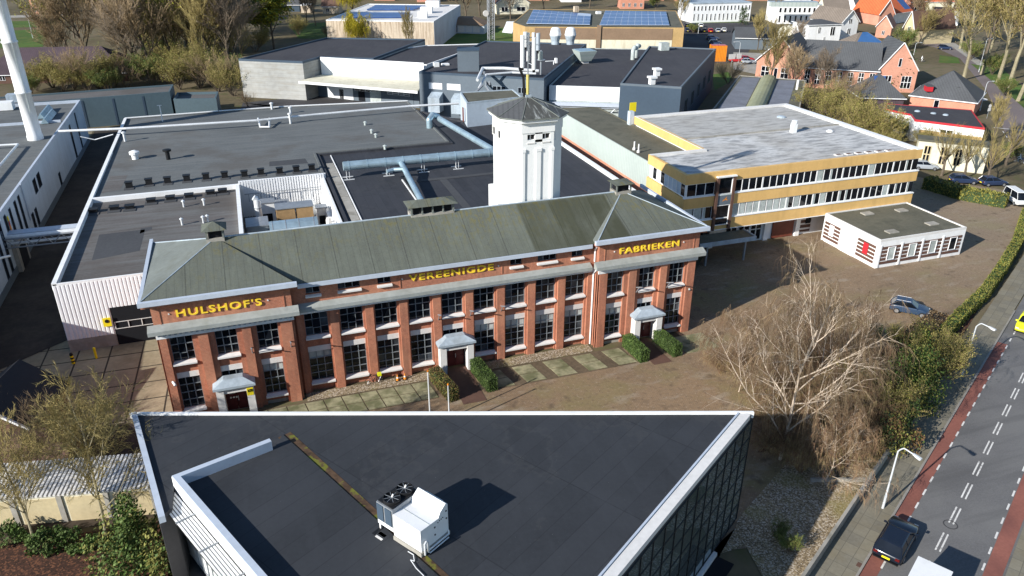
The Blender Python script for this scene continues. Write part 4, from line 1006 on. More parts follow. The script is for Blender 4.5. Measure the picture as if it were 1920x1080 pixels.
for (y0, y1, redp) in ((AY0+.5, AY0+3.6, True), (AY0+6.9, AY1-.3, False)):
    b = MB()
    for k in range(5): b.m(X['rust']).box(AX0-.06, y0, .5+.5*k, AX0-.002, y1, .5+.5*k+.34)
    o = b.build('striped_panel', an_); yc = (y0+y1)/2
    (MB().m(X['red'] if redp else X['white']).box(AX0-.11, yc-.4, 1.2, AX0-.061, yc+.45, 2.7)).build('red_board' if redp else 'white_board', o)
MB().m(X['white']).box(AX0-.1, AY0+4.1, .02, AX0-.002, AY0+6.5, 2.9).build('garage_door', an_)
for k, (px, py) in enumerate(((1626,401),(1690,395),(1747,420),(1672,435))):
    q = g(px,py,3.72); item('roof_light', ['left rear','right rear','right front','left front'][k]+' flat skylight slab on the annex roof', 'skylight', MB().m(X['conc']).obox(q.x,q.y,3.722,1.5,1.0,.14), q, 'skylights on the annex')
# ---------------------------------------------------------------- modern building in the foreground
ZF = 9.6
mb = thing('modern_building', 'modern wedge-shaped building with a black felt roof and leaning glass wall in the foreground', 'office building', (8,38,0))
FA, FB, FC, FE, FE2 = g(246,776,ZF), g(1412,774,ZF), g(1160,1080,ZF), g(298,975,ZF), g(322,952,ZF)
F1, F2, F3 = g(322,892,ZF+.75), g(505,822,ZF+.75), g(483,1080,ZF+.75)
for q_ in (F1,F2,F3): q_.z = ZF
FC2 = FB+(FC-FB)*1.5; F3e = F1+(F3-F1)*1.35; FX = Vector((6,14,0))
MP = [FA, FE, FE2, F1, F3e, FX, FC2, FB]
b = MB().m(X['asph_dk']).prism([(p.x,p.y) for p in MP], 0, ZF-.3); b.build('wall', mb)
b = MB().m(X['bit_front']).prism(inset(ccw(MP), .01), ZF-.299, ZF); mroof = b.build('roof', mb)
c = MB()
def strip_cop(m, P, Q, w, z0, z1, over=0.0):
    P = Vector((P[0],P[1])); Q = Vector((Q[0],Q[1])); c.m(m); ribbon(c, [P, Q], w, z0, z1)
def bis(a, b_, t): return a+(b_-a)*t
c.m(X['white']); ribbon(c, [(FB.x,FB.y),(FA.x,FA.y)], .2, ZF-.28, ZF+.16)
c.m(X['gutter']); ribbon(c, [tuple(bis(FA,FE,.021).xy), tuple(FE.xy)], .34, ZF-.28, ZF+.16)
uBC = (FC2-FB).normalized()
c.m(X['sill']); ribbon(c, [tuple(FC2.xy), tuple((FB+uBC*.5).xy)], .62, ZF-.28, ZF+.12)
n_ = Vector((uBC.y,-uBC.x,0)); 
for k, (o, m) in enumerate(((.64,X['gutter']),)):
    a = FC2+Vector((-uBC.y,uBC.x,0))*(-o); 
    c.m(m); ribbon(c, [tuple((FC2-Vector((-uBC.y,uBC.x,0))*-o*-1).xy) if False else tuple((FC2+Vector((uBC.y,-uBC.x,0))*o).xy), tuple((FB+uBC*.9+Vector((uBC.y,-uBC.x,0))*o).xy)], .12, ZF+.001, ZF+.2)
c.build('parapet', mroof)
# box roof on the left
bx = MB().m(X['gutter']); BR = ZF+.07
u12 = (F2-F1).normalized(); u13 = (F3-F1).normalized()
zt = ZF+.75
for (P, Q, s) in ((F1,F2,1),):
    nn = Vector((-u12.y,u12.x,0)); nn = nn if nn.dot(F3-F1) > 0 else -nn
    m3 = Vector((-u13.y,u13.x,0)); m3 = m3 if m3.dot(F2-F1) > 0 else -m3
    w = .36
    k = (nn+m3)*(w/(1+nn.dot(m3)))
    I1 = F1+k; I2 = F2+nn*w; I3 = F3e+m3*w
    for Q4 in ([F1,F2,I2,I1],[F1,I1,I3,F3e]): bx.prism([(p.x,p.y) for p in Q4], ZF+.001, zt)
    bx.m(X['white']).prism([tuple(p.xy) for p in (F1-m3*.03,F1-m3*.001,F3e-m3*.001,F3e-m3*.03)], 4.3, zt-.06); bx.m(X['gutter'])
    bx.m(X['bit_front']).prism([(p.x,p.y) for p in (I1,I2,Vector((*g(530,814,BR).xy,0)),Vector((*(g(530,814,BR)+(g(842,1098,BR)-g(530,814,BR))*1.25).xy,0)),I3)], ZF+.001, BR)
bx.build('box_roof', mroof)
# mossy gutter
ms = MB().m(X['moss']); ga, gb = g(545,810,ZF), g(853,1090,ZF); gu = (gb-ga).normalized(); gn = Vector((gu.y,-gu.x,0)); gn = gn if gn.x < 0 else -gn
ms.poly([(p.x,p.y,ZF+.012) for p in (ga, gb, gb+gn*.9, ga+gn*.9)][::-1]); 
ms.m(X['conc']); 
ms.build('moss_gutter', mroof)
# sun louvre
lv = thing('sun_louvre', 'white slatted sun louvre along the foreground building', 'sun louvre', (F1.x,F1.y,ZF-.1))
out = Vector((-u13.y,u13.x,0)); out = out if out.dot(F2-F1) < 0 else -out
for i in range(6):
    o = out*(.12+.17*i); b = MB().m(X['white']); a = F1+o+u13*(-.1+.06*i if False else .1*i*0); e = F3e+o
    n2 = out*.11; b.prism([tuple(p.xy) for p in (a,e,e+n2,a+n2)], ZF-.30, ZF-.25); b.build('slat', lv)
tr = MB().m(X['black']); tr.prism([tuple(p.xy) for p in (F1+out*.05,F3e+out*.05,F3e+out*1.1,F1+out*1.1)], ZF-.40, ZF-.36); tr.build('gap_shade', lv)  # black sheet added under the slats so their gaps look shaded
for s_ in (2.9,5.9,8.9,11.6):
    a = F1+u13*s_; b = MB().m(X['steel']).tube((a.x,a.y,ZF-.21),(a.x+out.x*1.15,a.y+out.y*1.15,ZF-.21),.045,6).tube((a.x,a.y,ZF-.8),(a.x+out.x*1.1,a.y+out.y*1.1,ZF-.34),.035,6); b.build('bracket', lv)
# lower dark entrance
le = MB().m(X['asph_dk']); L1 = FE+Vector((0,0,0)); 
le.prism([tuple(p.xy) for p in (FE2+out*.02, FE, FE+u13*13, F3e+out*.02, F1+out*.02)], 0, 4.2); le.build('lower_block', mb)
for k in range(3):
    a = F1+u13*(1.6+3.2*k)+out*.01; e = a+u13*2.2; win(mb, (e.xy if False else tuple(a.xy)), tuple(e.xy), 4.6, 8.0, 3, 1, X['steel'], .10, .08) if k >= 0 else None
# curtain wall
cwf = MB().m(X['glasscurtain']); nO = Vector((-uBC.y,uBC.x,0)); nO = nO if nO.x > 0 else -nO
Lc = (FC2-FB).length
cwf.prism([tuple(p.xy) for p in (FB+nO*.02+uBC*.05, FC2+nO*.02, FC2+nO*.06, FB+nO*.06+uBC*.05)], .4, ZF-.45); cf = cwf.build('curtain_wall', mb)
mu = MB().m(X['black'])
k = 0.0
while k < Lc:
    p = FB+uBC*(k+.05); mu.prism([tuple(v.xy) for v in (p+nO*.06,p+uBC*.045+nO*.06,p+uBC*.045+nO*.11,p+nO*.11)], .4, ZF-.45); k += 1.42
z = .4
while z < ZF-.4:
    mu.prism([tuple(v.xy) for v in (FB+nO*.06,FC2+nO*.06,FC2+nO*.10,FB+nO*.10)], z, z+.04); z += 1.45
mu.build('mullions', cf)
sl2 = MB().m(X['sill']); sl2.prism([tuple(v.xy) for v in (FB+nO*.05+uBC*4,FC2+nO*.05,FC2+nO*.35,FB+nO*.35+uBC*4)], .05, .35); sl2.m(X['dark']).prism([tuple(v.xy) for v in (FB+nO*.36+uBC*4,FC2+nO*.36,FC2+nO*1.6,FB+nO*1.6+uBC*4)], .02, .06); sl2.build('base_trough', mb)
# ---- rooftop air handling unit
O = g(791,1045,ZF); E1 = g(838,1006,ZF)-O; ex = E1.normalized(); Wd = E1.length+.15; ey = Vector((-ex.y,ex.x,0)); Ld = (g(719,986,ZF)-O).dot(ey)
ac = thing('air_handling_unit', 'big white rooftop air handling unit with two black fans on the felt roof', 'air conditioner', (O.x,O.y,ZF))
def Q(a, b_, z): p = O+ex*a+ey*b_; return (p.x,p.y,ZF+z)
def lbox(m, a0, a1, b0, b1, z0, z1, M=None):
    M = M or MB(); M.m(m); M.hexa([Q(a0,b0,z0),Q(a1,b0,z0),Q(a1,b1,z0),Q(a0,b1,z0)],[Q(a0,b0,z1),Q(a1,b0,z1),Q(a1,b1,z1),Q(a0,b1,z1)]); return M
L1_ = Ld*.62; hw = Wd
cab = MB().m(X['white'])
prof = [(0,.32),(hw,.32),(hw,2.18),(hw*.93,2.3),(hw*.72,1.98),(hw*.64,1.68),(0,1.75)]
cab.loft([[Q(a,b_,z) for a, z in prof] for b_ in (L1_, 0)]); cab.build('cabinet', ac)
lbox(X['conc'], -.08, hw+.05, -.06, L1_, .06, .315).build('plinth', ac)
fs = lbox(X['steel'], 0, hw*.98, L1_+.01, Ld, .75, 1.98); lbox(X['white'], 0, hw*.98, L1_+.01, Ld, .5, .749, fs); fs.build('fan_section', ac)
lbox(X['black'], hw*.04, hw*.94, L1_+.08, Ld-.06, 1.981, 2.06).build('fan_deck', ac)
gr = MB()
for k in range(2): lbox(X['bluewall' if False else 'navy'], -.05, -.002, L1_+.1+k*(Ld-L1_)/2, L1_+(k+1)*(Ld-L1_)/2-.04, .85, 1.9, gr)
gr.build('side_grille', ac)
for k in range(2):
    cx, cy = hw*(.27+.46*k), (L1_+Ld)/2; c0 = Q(cx, cy, 2.06); rr_ = min((Ld-L1_)*.47, hw*.235)
    f = MB().m(X['black']).lathe(c0,[(rr_,0.001),(rr_,.14),(rr_*.92,.16),(rr_*.9,.05),(0,.04)],24)
    fo = f.build('fan', ac); s_ = MB().m(X['steel'])
    for j in range(4): t = pi*j/4; s_.tube((c0[0]-cos(t)*rr_*.9,c0[1]-sin(t)*rr_*.9,c0[2]+.15),(c0[0]+cos(t)*rr_*.9,c0[1]+sin(t)*rr_*.9,c0[2]+.15),.012,4)
    s_.m(X['sill']).tube((c0[0],c0[1],c0[2]+.1),(c0[0]+.1,c0[1]+.05,c0[2]+.3),.05,6)
    s_.build('fan_guard', fo)
lg = MB()
for b_ in (Ld-.12,): lbox(X['sill'], .05, .15, b_, b_+.1, .08, .5, lg); lbox(X['sill'], hw-.2, hw-.1, b_, b_+.1, .08, .5, lg)
lg.build('leg', ac)
ft = MB(); lbox(X['black'], -.5, .5, Ld-.2, Ld+.02, 0.002, .08, ft); lbox(X['black'], -.3, -.1, Ld-.75, Ld-.25, .002, .07, ft); lbox(X['sill'], -.55, -.42, Ld-.8, Ld-.3, .002, .09, ft); ft.build('foot', ac)
for a, z in ((hw*.5,1.3),(hw*.5,.8),(hw*.93,1.8),(hw*.93,1.3),(hw*.62,1.45),(hw*.68,1.5),(hw*.74,1.52),(hw*.8,1.54)):
    MB().m(X['black']).tube(Q(a,-.03,z), Q(a,-.002,z), .05 if a in (hw*.5,hw*.93) else .03, 8).build('port', ac)
MB().m(X['pipe']).path([Q(.12,-.14,.15),Q(.12,-.14,.9),Q(.25,-.14,.98),Q(.38,-.14,.9),Q(.38,-.14,.15)], .05, 6).build('pipe_loop', ac)
MB().m(X['pipe']).path([Q(.4,-.12,.25),Q(hw*.95,-.12,.25),Q(hw*.97,-.02,.45)], .05, 6).build('drain_pipe', ac); MB().m(X['pipe']).path([Q(.4,-.2,.12),Q(hw*.9,-.2,.12)], .04, 6).build('drain_pipe', ac)
lbox(X['blind'], hw+.002, hw+.2, .5, L1_-.3, 1.3, 2.0).build('intake_hood', ac)
for b_ in (L1_*.33, L1_*.66): lbox(X['blind'], -.006, -.001, b_, b_+.025, .34, 1.72).build('panel_seam', ac)
lbox(X['blind'], hw*.33, hw*.335+.02, .02, L1_-.02, 1.722, 1.728).build('panel_seam', ac)
hs = MB().m(X['pipe']); p0 = [g(x,y,ZF+.15) for x,y in ((765,1034),(775,1040),(777,1052),(770,1050),(780,1065),(795,1080))]; hs.path([tuple(p) for p in p0], .025, 5)
tag(hs.build('cable', loc=p0[0]), 'thin pale cable snaking over the felt roof in front of the air handling unit', 'cable')
# ---------------------------------------------------------------- white works building on the left with the chimney
WX = -29.0
lw, lww, lwr = fbld('works_building', 'long pale works building with tall dark slit windows beside the shaded alley', 'works', [(-75,60),(WX,60),(WX,166),(-75,166)], 8.0, X['bit_old'], X['bluewall'], ph=.5, pw=.3, cop=X['gutter'])
MB().m(X['slate']).box(WX+.002,60,0,WX+.06,166,1.0).build('plinth', lw)
def wy(px, py): d = ray(px,py); t = WX/d.x; return d.y*t, H+d.z*t
def slit(y0, y1, z0, z1, fm='navy', cols=1, rows=1): win(lw, (WX,y0), (WX,y1), z0, z1, cols, rows, X[fm], .06, .08)
ys0 = wy(108,640)[0]
for y0, w, z0, z1 in ((97.0,1.0,.6,7.2),(99.2,1.0,.6,7.2),(102.0,.9,4.2,7.2),(104.6,.9,4.2,7.2),(107.4,1.0,.6,7.2),(109.6,1.0,.6,7.2),(118.5,1.7,4.6,6.6),(121.2,1.9,4.6,6.6),(113.5,1.2,.8,3.4),(115.6,1.2,.8,3.4),(80,1.2,.6,3.2),(83,1.2,.6,3.2),(87,1.3,.6,3.6),(89.5,1.3,.6,3.6),(74,1.2,.6,3.2),(77,1.2,.6,3.2),(134,1.3,.4,3.0),(150,1.4,.4,6.8),(157,1.0,.4,7.4)): slit(y0, y0+w, z0, z1)
b = MB().m(X['conc']).box(WX+.002,101.6,0,WX+.5,106.4,3.6); b.m(X['dark']).box(WX+.501,102.6,.02,WX+.54,105.6,2.9); b.build('gateway', lw)
b = MB()
for k, m in enumerate(('orange','red','signy')): b.m(X[m]).box(WX+.07,103.15,5.0+.6*k,WX+.11,103.55,5.55+.6*k)
tag(b.build('banner', loc=(WX,103.3,5)), 'narrow red and orange banner hanging on the pale works wall', 'banner')
b = MB().m(X['gutter']).path([(WX+.12,112.3,8.1),(WX+.12,112.3,3.0)], .09, 6); b.build('drainpipe', lw)
b = MB().m(X['bit_brown']).box(-74.6,60.4,7.502,-34.4,118,7.9); b.m(X['gutter']).box(-34.39,60.4,7.502,-34.05,118.4,8.15); b.box(-74.6,118.01,7.502,-34.391,118.4,8.1); b.m(X['gutter']).box(-74.6,150.0,7.503,-30,150.3,7.9); b.build('raised_roof', lwr)
pipe_thing('roof_pipe', 'pair of silver pipes running along the works roof edge', [(-33.3,62,8.1),(-33.3,134,8.1),(-40,134.5,8.1)], .16)
pipe_thing('wall_pipe', 'white pipe elbow on the works wall by the footbridge', [tuple(aY(0,412,94)),(WX+.4,94.5,8.3),(WX+.5,94.5,4.8),(WX+1.4,95.5,4.6)], .15)
for px, py in ((12,205),(30,190)):
    q = g(px,py,7.6); item('roof_unit', 'grey box unit on the far works roof, '+('left' if px < 20 else 'right')+' of the pair', 'roof unit', MB().m(X['white' if px<20 else 'lead']).obox(q.x,q.y,7.6,2.6,2,1.4), q, 'units on the works roof')
for px, py in ((85,213),(92,222)):
    q = g(px,py,7.6); item('roof_light', 'long pale roof light near the chimney, '+('rear' if py < 218 else 'front')+' of the two', 'skylight', MB().m(X['galv']).hexa([tuple(q+Vector(v)) for v in ((-.6,-4,0),(.6,-4,0),(.6,4,0),(-.6,4,0))],[tuple(q+Vector(v)) for v in ((-.1,-4,.8),(.1,-4,.8),(.1,4,.8),(-.1,4,.8))]), q, 'roof lights by the chimney')
ch = thing('chimney', 'tall white steel chimney with flanged joints rising from the works roof', 'chimney', (-31.9,139,7.5))
b = MB().m(X['white']); R0 = 1.05
prof = [(R0*1.1,0),(R0*1.1,.6),(R0,.8)]
for k in range(6):
    z = 7.5*(k+1); r_ = R0-.02*k; prof += [(r_,z-.25),(r_+.10,z-.22),(r_+.10,z+.0),(r_-.03,z+.05)]
prof += [(R0-.3,48),(0,48)]
b.lathe((-31.9,139,7.5), prof, 28); b.build('shaft', ch, smooth=True)
lad = MB().m(X['blind']).box(-31.45,137.93,12,-31.38,138.0,50); lad.build('ladder_rail', ch)
br_ = thing('footbridge', 'steel truss pipe bridge spanning the dark alley', 'bridge', (-25,101,4))
b = MB().m(X['gutter']).box(WX-3,101.4,5.0,-19.95,102.8,5.15); b.build('deck', br_)
b = MB().m(X['steel'])
for y in (100.0,101.39):
    b.tube((-29,y,5.0),(-20,y,5.0),.09,6).tube((-29,y,3.9),(-20,y,3.9),.09,6)
    for k in range(9): b.tube((-29+k,y,3.9 if k%2 else 5.0),(-28+k,y,5.0 if k%2 else 3.9),.06,5)
b.build('truss', br_); MB().m(X['pipe']).tube((-36,100.7,5.0),(-20,100.7,5.0),.28,8).tube((-36,100.7,4.2),(-20,100.7,4.2),.18,8).build('pipe_run', br_)
# teal building behind
T0, T1 = g(147,185,6), g(318,172,6); T2 = g(325,158,6); T3 = T0+(T2-T1)
tl, _, _ = fbld('clad_shed', 'teal-grey clad shed with brown roof across the end of the alley', 'shed', [tuple((T0+(T0-T1)*2.2).xy),tuple(T1.xy),tuple(T2.xy),tuple((T3+(T0-T1)*2.2).xy)], 6, X['bit_brown'], X['teal'], ph=.3, pw=.3)
for k in range(3):
    p = T0+(T1-T0)*(.02+.33*k); b = MB().m(X['navy']); b.prism([(p.x,p.y-.06),(p.x+.35,p.y-.06+.03),(p.x+.35,p.y+.2),(p.x,p.y+.2)], 0, 5.5); b.build('pilaster', tl)
S0, S1 = g(322,186,4.6), g(405,184,4.6)
fbld('clad_shed', 'lower teal-grey clad shed with open rusty roof frame right of the taller one', 'shed', [tuple((S0+Vector((.3,0,0))).xy),tuple(S1.xy),(S1.x+.5,S1.y+7),(S0.x+.8,S0.y+7)], 4.6, X['bit_brown'], X['teal'], ph=.5, pw=.35)
# ---------------------------------------------------------------- rear blue-grey complex
ZG = 9.0
a, b1, b2_, c_, d_ = g(447,110,ZG), g(567,115,ZG), g(600,105,ZG), g(797,73,ZG), g(612,70,ZG)
b2b = g(785,120,ZG)
rg, _, _ = fbld('loading_hall', 'large concrete-panelled hall with charcoal roof left of the loading canopy', 'warehouse', [tuple(a.xy),tuple(b1.xy),tuple(b2_.xy),tuple(b2b.xy),tuple((c_+(b2b-b2_)*.0).xy),tuple(d_.xy)][:0] or [tuple(a.xy),tuple(b1.xy),tuple(g(600,106,ZG).xy),tuple(g(700,109,ZG).xy),tuple(g(797,73,ZG).xy),tuple(g(612,70,ZG).xy)], ZG, X['bit_rear'], X['concpanel'], ph=.35, pw=.35, cop=X['navy'])
W0, W1 = g(601,106,ZG), g(795,117,ZG)
fbld('loading_hall', 'white-fronted hall with a row of small grey windows above the loading canopy', 'warehouse', [tuple(g(602,105.4,ZG).xy),tuple(g(700,109.6,ZG-.1).xy),tuple(g(800,116,ZG).xy),tuple(g(912,77,ZG).xy),tuple(g(800,80,ZG).xy)], ZG-.6, X['bit_rear'], X['white'], ph=.2, pw=.3, cop=X['white'])
wl = thing('white_facade', 'bright white wall strip above the cream loading canopy', 'wall', tuple(g(601,106,0)))
wa, wb = g(601.5,107,ZG), g(795,118,ZG)
panel(wl, 'wall', wa, wb, 4.6, ZG+.05, X['white'], .35, .3)
for t0 in (.10,.22,.34,.48,.66,.75,.83): win(wl, tuple(lerp(wa,wb,t0)), tuple(lerp(wa,wb,t0+.06)), 5.4, 6.1, 2, 1, X['lead'], .42, .1)
C0, C1, C2, C3 = g(560,153,4.9), g(783,172,4.9), g(783,152,4.9), g(600,140,4.9)
lc = thing('loading_canopy', 'wide cream loading canopy with white edge over dock doors', 'canopy', tuple(g(670,160,0)))
MB().m(X['cream']).prism([tuple(p.xy) for p in (C0,C1,wb+(C1-wb)*-.0,wa)], 4.75, 5.0).build('roof', lc)
panel(lc, 'fascia', C0, C1, 4.5, 5.06, X['white'], .1, .09)
dw = thing('dock_wall', 'shaded grey dock wall with doors and small panes under the loading canopy', 'wall', tuple(g(680,185,0)))
D0_, D1_ = C0+Vector((3.4,7.5,0)), C1+Vector((1.5,5.6,0))
panel(dw, 'wall', D0_, D1_, 0, 4.7, X['slate'], 0, .3)
for t0, t1, z0, z1, m in ((.16,.40,.1,3.6,'white'),(.45,.51,.1,2.4,'dark'),(.56,.66,.1,3.2,'blind'),(.70,.95,.1,3.6,'slate'),(.27,.31,.1,2.3,'dark')): panel(dw, 'dock_door', lerp(D0_,D1_,t0), lerp(D0_,D1_,t1), z0, z1, X[m], .08, .06)
for t0 in (.42,.72): win(dw, lerp(D0_,D1_,t0), lerp(D0_,D1_,t0+.2), 2.4, 3.2, 4, 2, X['white'], .14, .12)
# middle grey block
ZM = 9.5
m0, m1, m2, m3 = g(785,134,ZM), g(1020,147,ZM), g(1100,82,ZM), g(910,76,ZM)
mg, _, _ = fbld('grey_hall', 'blue-grey clad hall with charcoal roof and rooftop plant behind the tower', 'warehouse', [tuple(p.xy) for p in (m0,m1,m2,m3)], ZM, X['bit_rear'], X['slate'], ph=.3, pw=.35, cop=X['navy'])
for t0, t1 in ((.08,.19),(.23,.34)): panel(mg, 'white_panel', lerp(m0,m1,t0), lerp(m0,m1,t1), 6.0, 7.3, X['white'], .06, .05)
for t0, t1 in ((.60,.70),(.80,.88)): win(mg, lerp(m0,m1,t0), lerp(m0,m1,t1), 6.2, 7.4, 3, 1, X['lead'], .08, .1)
for t0 in (.10,.29):
    p = lerp(m0,m1,t0); b = MB().m(X['lead']); u = (m1-m0).normalized(); n = Vector((u.y,-u.x,0)); P = [Vector((p[0],p[1],0))+v for v in (n*.01, n*2.4, n*2.4+u*2.6, u*2.6+n*.01)]
    b.prism([tuple(v.xy) for v in P], 1.5, [5.4,4.6,4.6,5.4]); b.build('loading_hood', mg)
q = g(870,134,ZM-.3); item('plant_box', 'big blue-grey louvred plant box on the grey hall roof edge', 'roof unit', MB().m(X['slate']).obox(q.x+1.5,q.y+1.5,ZM-.3,4.6,4.2,4.3,radians(-18)).m(X['navy']).obox(q.x+1.5,q.y+1.5,ZM+4.001,4.8,4.4,.2,radians(-18)), q)
for k, (px, py, s_) in enumerate(((818,125,1.2),(835,122,1.6))):
    q = g(px,py,ZM-.3); item('roof_unit', ['small white cube','small flat white dish'][k]+' on the grey hall roof', 'roof unit', MB().m(X['white']).obox(q.x,q.y,ZM-.3,s_,s_*.8,.9 if k == 0 else .35), q)
for k, px in enumerate((1041,1069)):
    q = g(px,83,ZM-.3); b = MB().m(X['lead']).lathe(q,[(1.05,0),(1.05,.8),(1.45,2.2)],16).m(X['white']).lathe(q,[(1.45,2.2),(1.5,2.4),(1.15,3.9),(.8,4.2),(0,4.2)],16)
    item('exhaust_cowl', ['left','right'][k]+' tall white and grey exhaust cowl on the grey hall roof', 'exhaust cowl', b, q, 'exhaust cowls on the grey hall')
pipe_thing('process_pipe', 'bundle of silver process pipes on stands beside the antenna', [P3(895,150,10.0),P3(905,128,11.0),P3(945,128,11),P3(1010,133,10.5)], .32)
pipe_thing('process_pipe', 'lower silver process pipe with a dip on the grey hall roof', [P3(898,165,8.5),P3(912,140,10.2),P3(960,136,10.2),P3(1005,138,10)], .24)
pst = thing('pipe_support', 'dark braced steel support under the silver process pipes', 'support', tuple(g(905,160,0)))
for px, py, px2, py2 in ((905,160,880,185),(910,160,925,182),(908,135,912,162),(918,140,918,160)): MB().m(X['steel']).tube(P3(px,py,9.5), P3(px2,py2,7.5), .22, 6).build('strut', pst)
q = g(1014,140,ZM-.3); item('roof_flue', 'thin dark flue pipe right of the antenna on the grey hall roof', 'flue', MB().m(X['steel']).tube(q,q+Vector((0,0,5)),.22,8).tube(q+Vector((0,0,3)),q+Vector((0,0,3.1)),.9,10), q)
q = g(1038,121,ZM-.3); item('roof_lamp', 'white floodlight arm on the grey hall roof', 'floodlight', MB().m(X['white']).tube(q,q+Vector((0,0,.8)),.1,6).tube(q+Vector((-2.0,0,.8)),q+Vector((.4,0,.8)),.1,6).box(q.x+.3,q.y-.3,q.z+.3,q.x+.8,q.y+.3,q.z+1.4), q)
# recessed link roof
l0, l1, l2, l3 = g(1030,160,7.6), g(1164,164,7.6), g(1222,92,7.6), g(1102,90,7.6)
lk, _, _ = fbld('link_hall', 'low link hall with charcoal roof and white band between the two blue-grey blocks', 'warehouse', [tuple(p.xy) for p in (l0,l1,l2,l3)], 7.6, X['bit_rear'], X['blind'], ph=.15, pw=.3)
panel(lk, 'white_band', l0, l1, 4.6, 7.62, X['white'], .12, .1); panel(lk, 'gutter', lerp(l0,l1,-.02), l1, 3.7, 4.3, X['gutter'], 1.2, 1.1)
b = MB().m(X['steel'])
for k in range(8):
    p, q = lerp(l0,l1,k/8), lerp(l0,l1,(k+1)/8); b.tube((p[0],p[1]-2.2,(3.6 if k%2 else 1.6)),(q[0],q[1]-2.2,(1.6 if k%2 else 3.6)),.12,5)
p, q = l0, l1; b.tube((p.x,p.y-2.2,1.6),(q.x,q.y-2.2,1.6),.14,5); b.tube((p.x,p.y-2.2,3.6),(q.x,q.y-2.2,3.6),.14,5)
item('roof_truss', 'pale open steel truss under the white gutter of the link hall', 'truss', b, (p.x,p.y,0))
q = g(1095,118,7.5); b = MB().m(X['mint']).hexa([(q.x-1.3,q.y-1.3,q.z+.6),(q.x+1.3,q.y-1.3,q.z+.6),(q.x+1.3,q.y+1.3,q.z+.6),(q.x-1.3,q.y+1.3,q.z+.6)],[(q.x-2.3,q.y-2.3,q.z+3.0),(q.x+2.3,q.y-2.3,q.z+3.0),(q.x+2.3,q.y+2.3,q.z+3.0),(q.x-2.3,q.y+2.3,q.z+3.0)]).m(X['galv']).box(q.x-2,q.y-2,q.z+3.001,q.x+2,q.y+2,q.z+3.1).m(X['sill']).box(q.x-.9,q.y-.9,q.z,q.x+.9,q.y+.9,q.z+.6)
item('cooling_hopper', 'pale green hopper-shaped cooler on the link roof', 'cooler', b, q)
for k, (px, py) in enumerate(((1186,112),(1192,108))):
    q = g(px,py,7.5); b = MB().m(X['blind']).path([tuple(q),(q.x,q.y,q.z+2.2),(q.x+.5,q.y+.3,q.z+2.9),(q.x+1.2,q.y+.6,q.z+2.6)], .5, 10); item('swan_neck_vent', ['front','rear'][k]+' pale swan-neck vent pipe on the link roof', 'vent pipe', b, q, 'swan-neck vents')
# navy block
ZN = 10.0
n0, n1, n2, n3 = g(1163,156,ZN), g(1278,163,ZN), g(1343,91,ZN), g(1217,86,ZN)
nb, _, _ = fbld('navy_hall', 'dark blue-grey clad hall with charcoal roof and slim side windows', 'warehouse', [tuple(p.xy) for p in (n0,n1,n2,n3)], ZN, X['bit_rear'], X['navy'], ph=.25, pw=.35, cop=X['slate'])
for k in range(5): win(nb, lerp(n1,n2,.12+.17*k), lerp(n1,n2,.19+.17*k), 3.2, 6.2, 2, 1, X['slate'], .08, .14)
for k, (px, py) in enumerate(((1222,158),(1231,142))):
    q = g(px,py,ZN-.2); item('roof_cowl', ['front','rear'][k]+' square white cowl on the navy hall roof', 'roof vent', MB().m(X['white']).obox(q.x,q.y,ZN-.2,1.0,1.0,1.2).obox(q.x,q.y,ZN+1.001,1.5,1.5,.35), q, 'white cowls on the navy hall')
q = g(1244,94,ZN-.2); item('roof_unit', 'pale box unit at the rear edge of the navy hall roof', 'roof unit', MB().m(X['blind']).obox(q.x,q.y,ZN-.2,2.2,1.6,1.8), q)
sgp = thing('yellow_sign', 'yellow square sign on the navy hall wall above the pale wall block', 'sign', tuple(g(1195,218,6)))
p = lerp(n0,n1,.24); MB().m(X['signy']).obox(p[0],p[1]-.3,4.7,1.8,.12,1.8).build('board', sgp)
MB().m(X['bluewall']).box(57.2,108.45,0,57.92,109.3,12.0).build('pale_block', of)
# bitumen shed with ridge light
s0, s1, s2, s3 = g(1330,212,4), g(1498,212,4), g(1511,150,4), g(1386,141,4)
bs, _, _ = fbld('vaulted_shed', 'long grey-roofed shed with a barrel ridge skylight behind the ochre office', 'shed', [tuple(p.xy) for p in (s0,s1,s2,s3)], 4, X['bit_green'], X['salmon'], ph=.12, pw=.3, cop=X['conc'])
b = MB().m(X['felt_l']).prism([tuple(g(x,y,3.9).xy) for x,y in ((1345,205),(1395,205),(1425,146),(1392,145))], 3.881, 3.91); b.prism([tuple(g(x,y,3.9).xy) for x,y in ((1437,205),(1475,205),(1492,151),(1456,150))], 3.881, 3.91); b.build('felt_strip', bs)
b = MB().m(X['mesh']); A_, B_ = g(1412,212,3.9), g(1441,150,3.9); u = (B_-A_).normalized(); v = Vector((u.y,-u.x,0))
rings = []
for P in (A_, B_): rings.append([tuple(P+v*(1.9*cos(pi*k/8))+Vector((0,0,1.3*sin(pi*k/8)))) for k in range(9)])
b.loft(rings); b.build('barrel_skylight', bs)
q = g(1494,168,3.9); item('flue', 'white flue pipe on the right of the vaulted shed', 'flue', MB().m(X['sill']).tube(q,q+Vector((0,0,2.2)),.3,8), q)
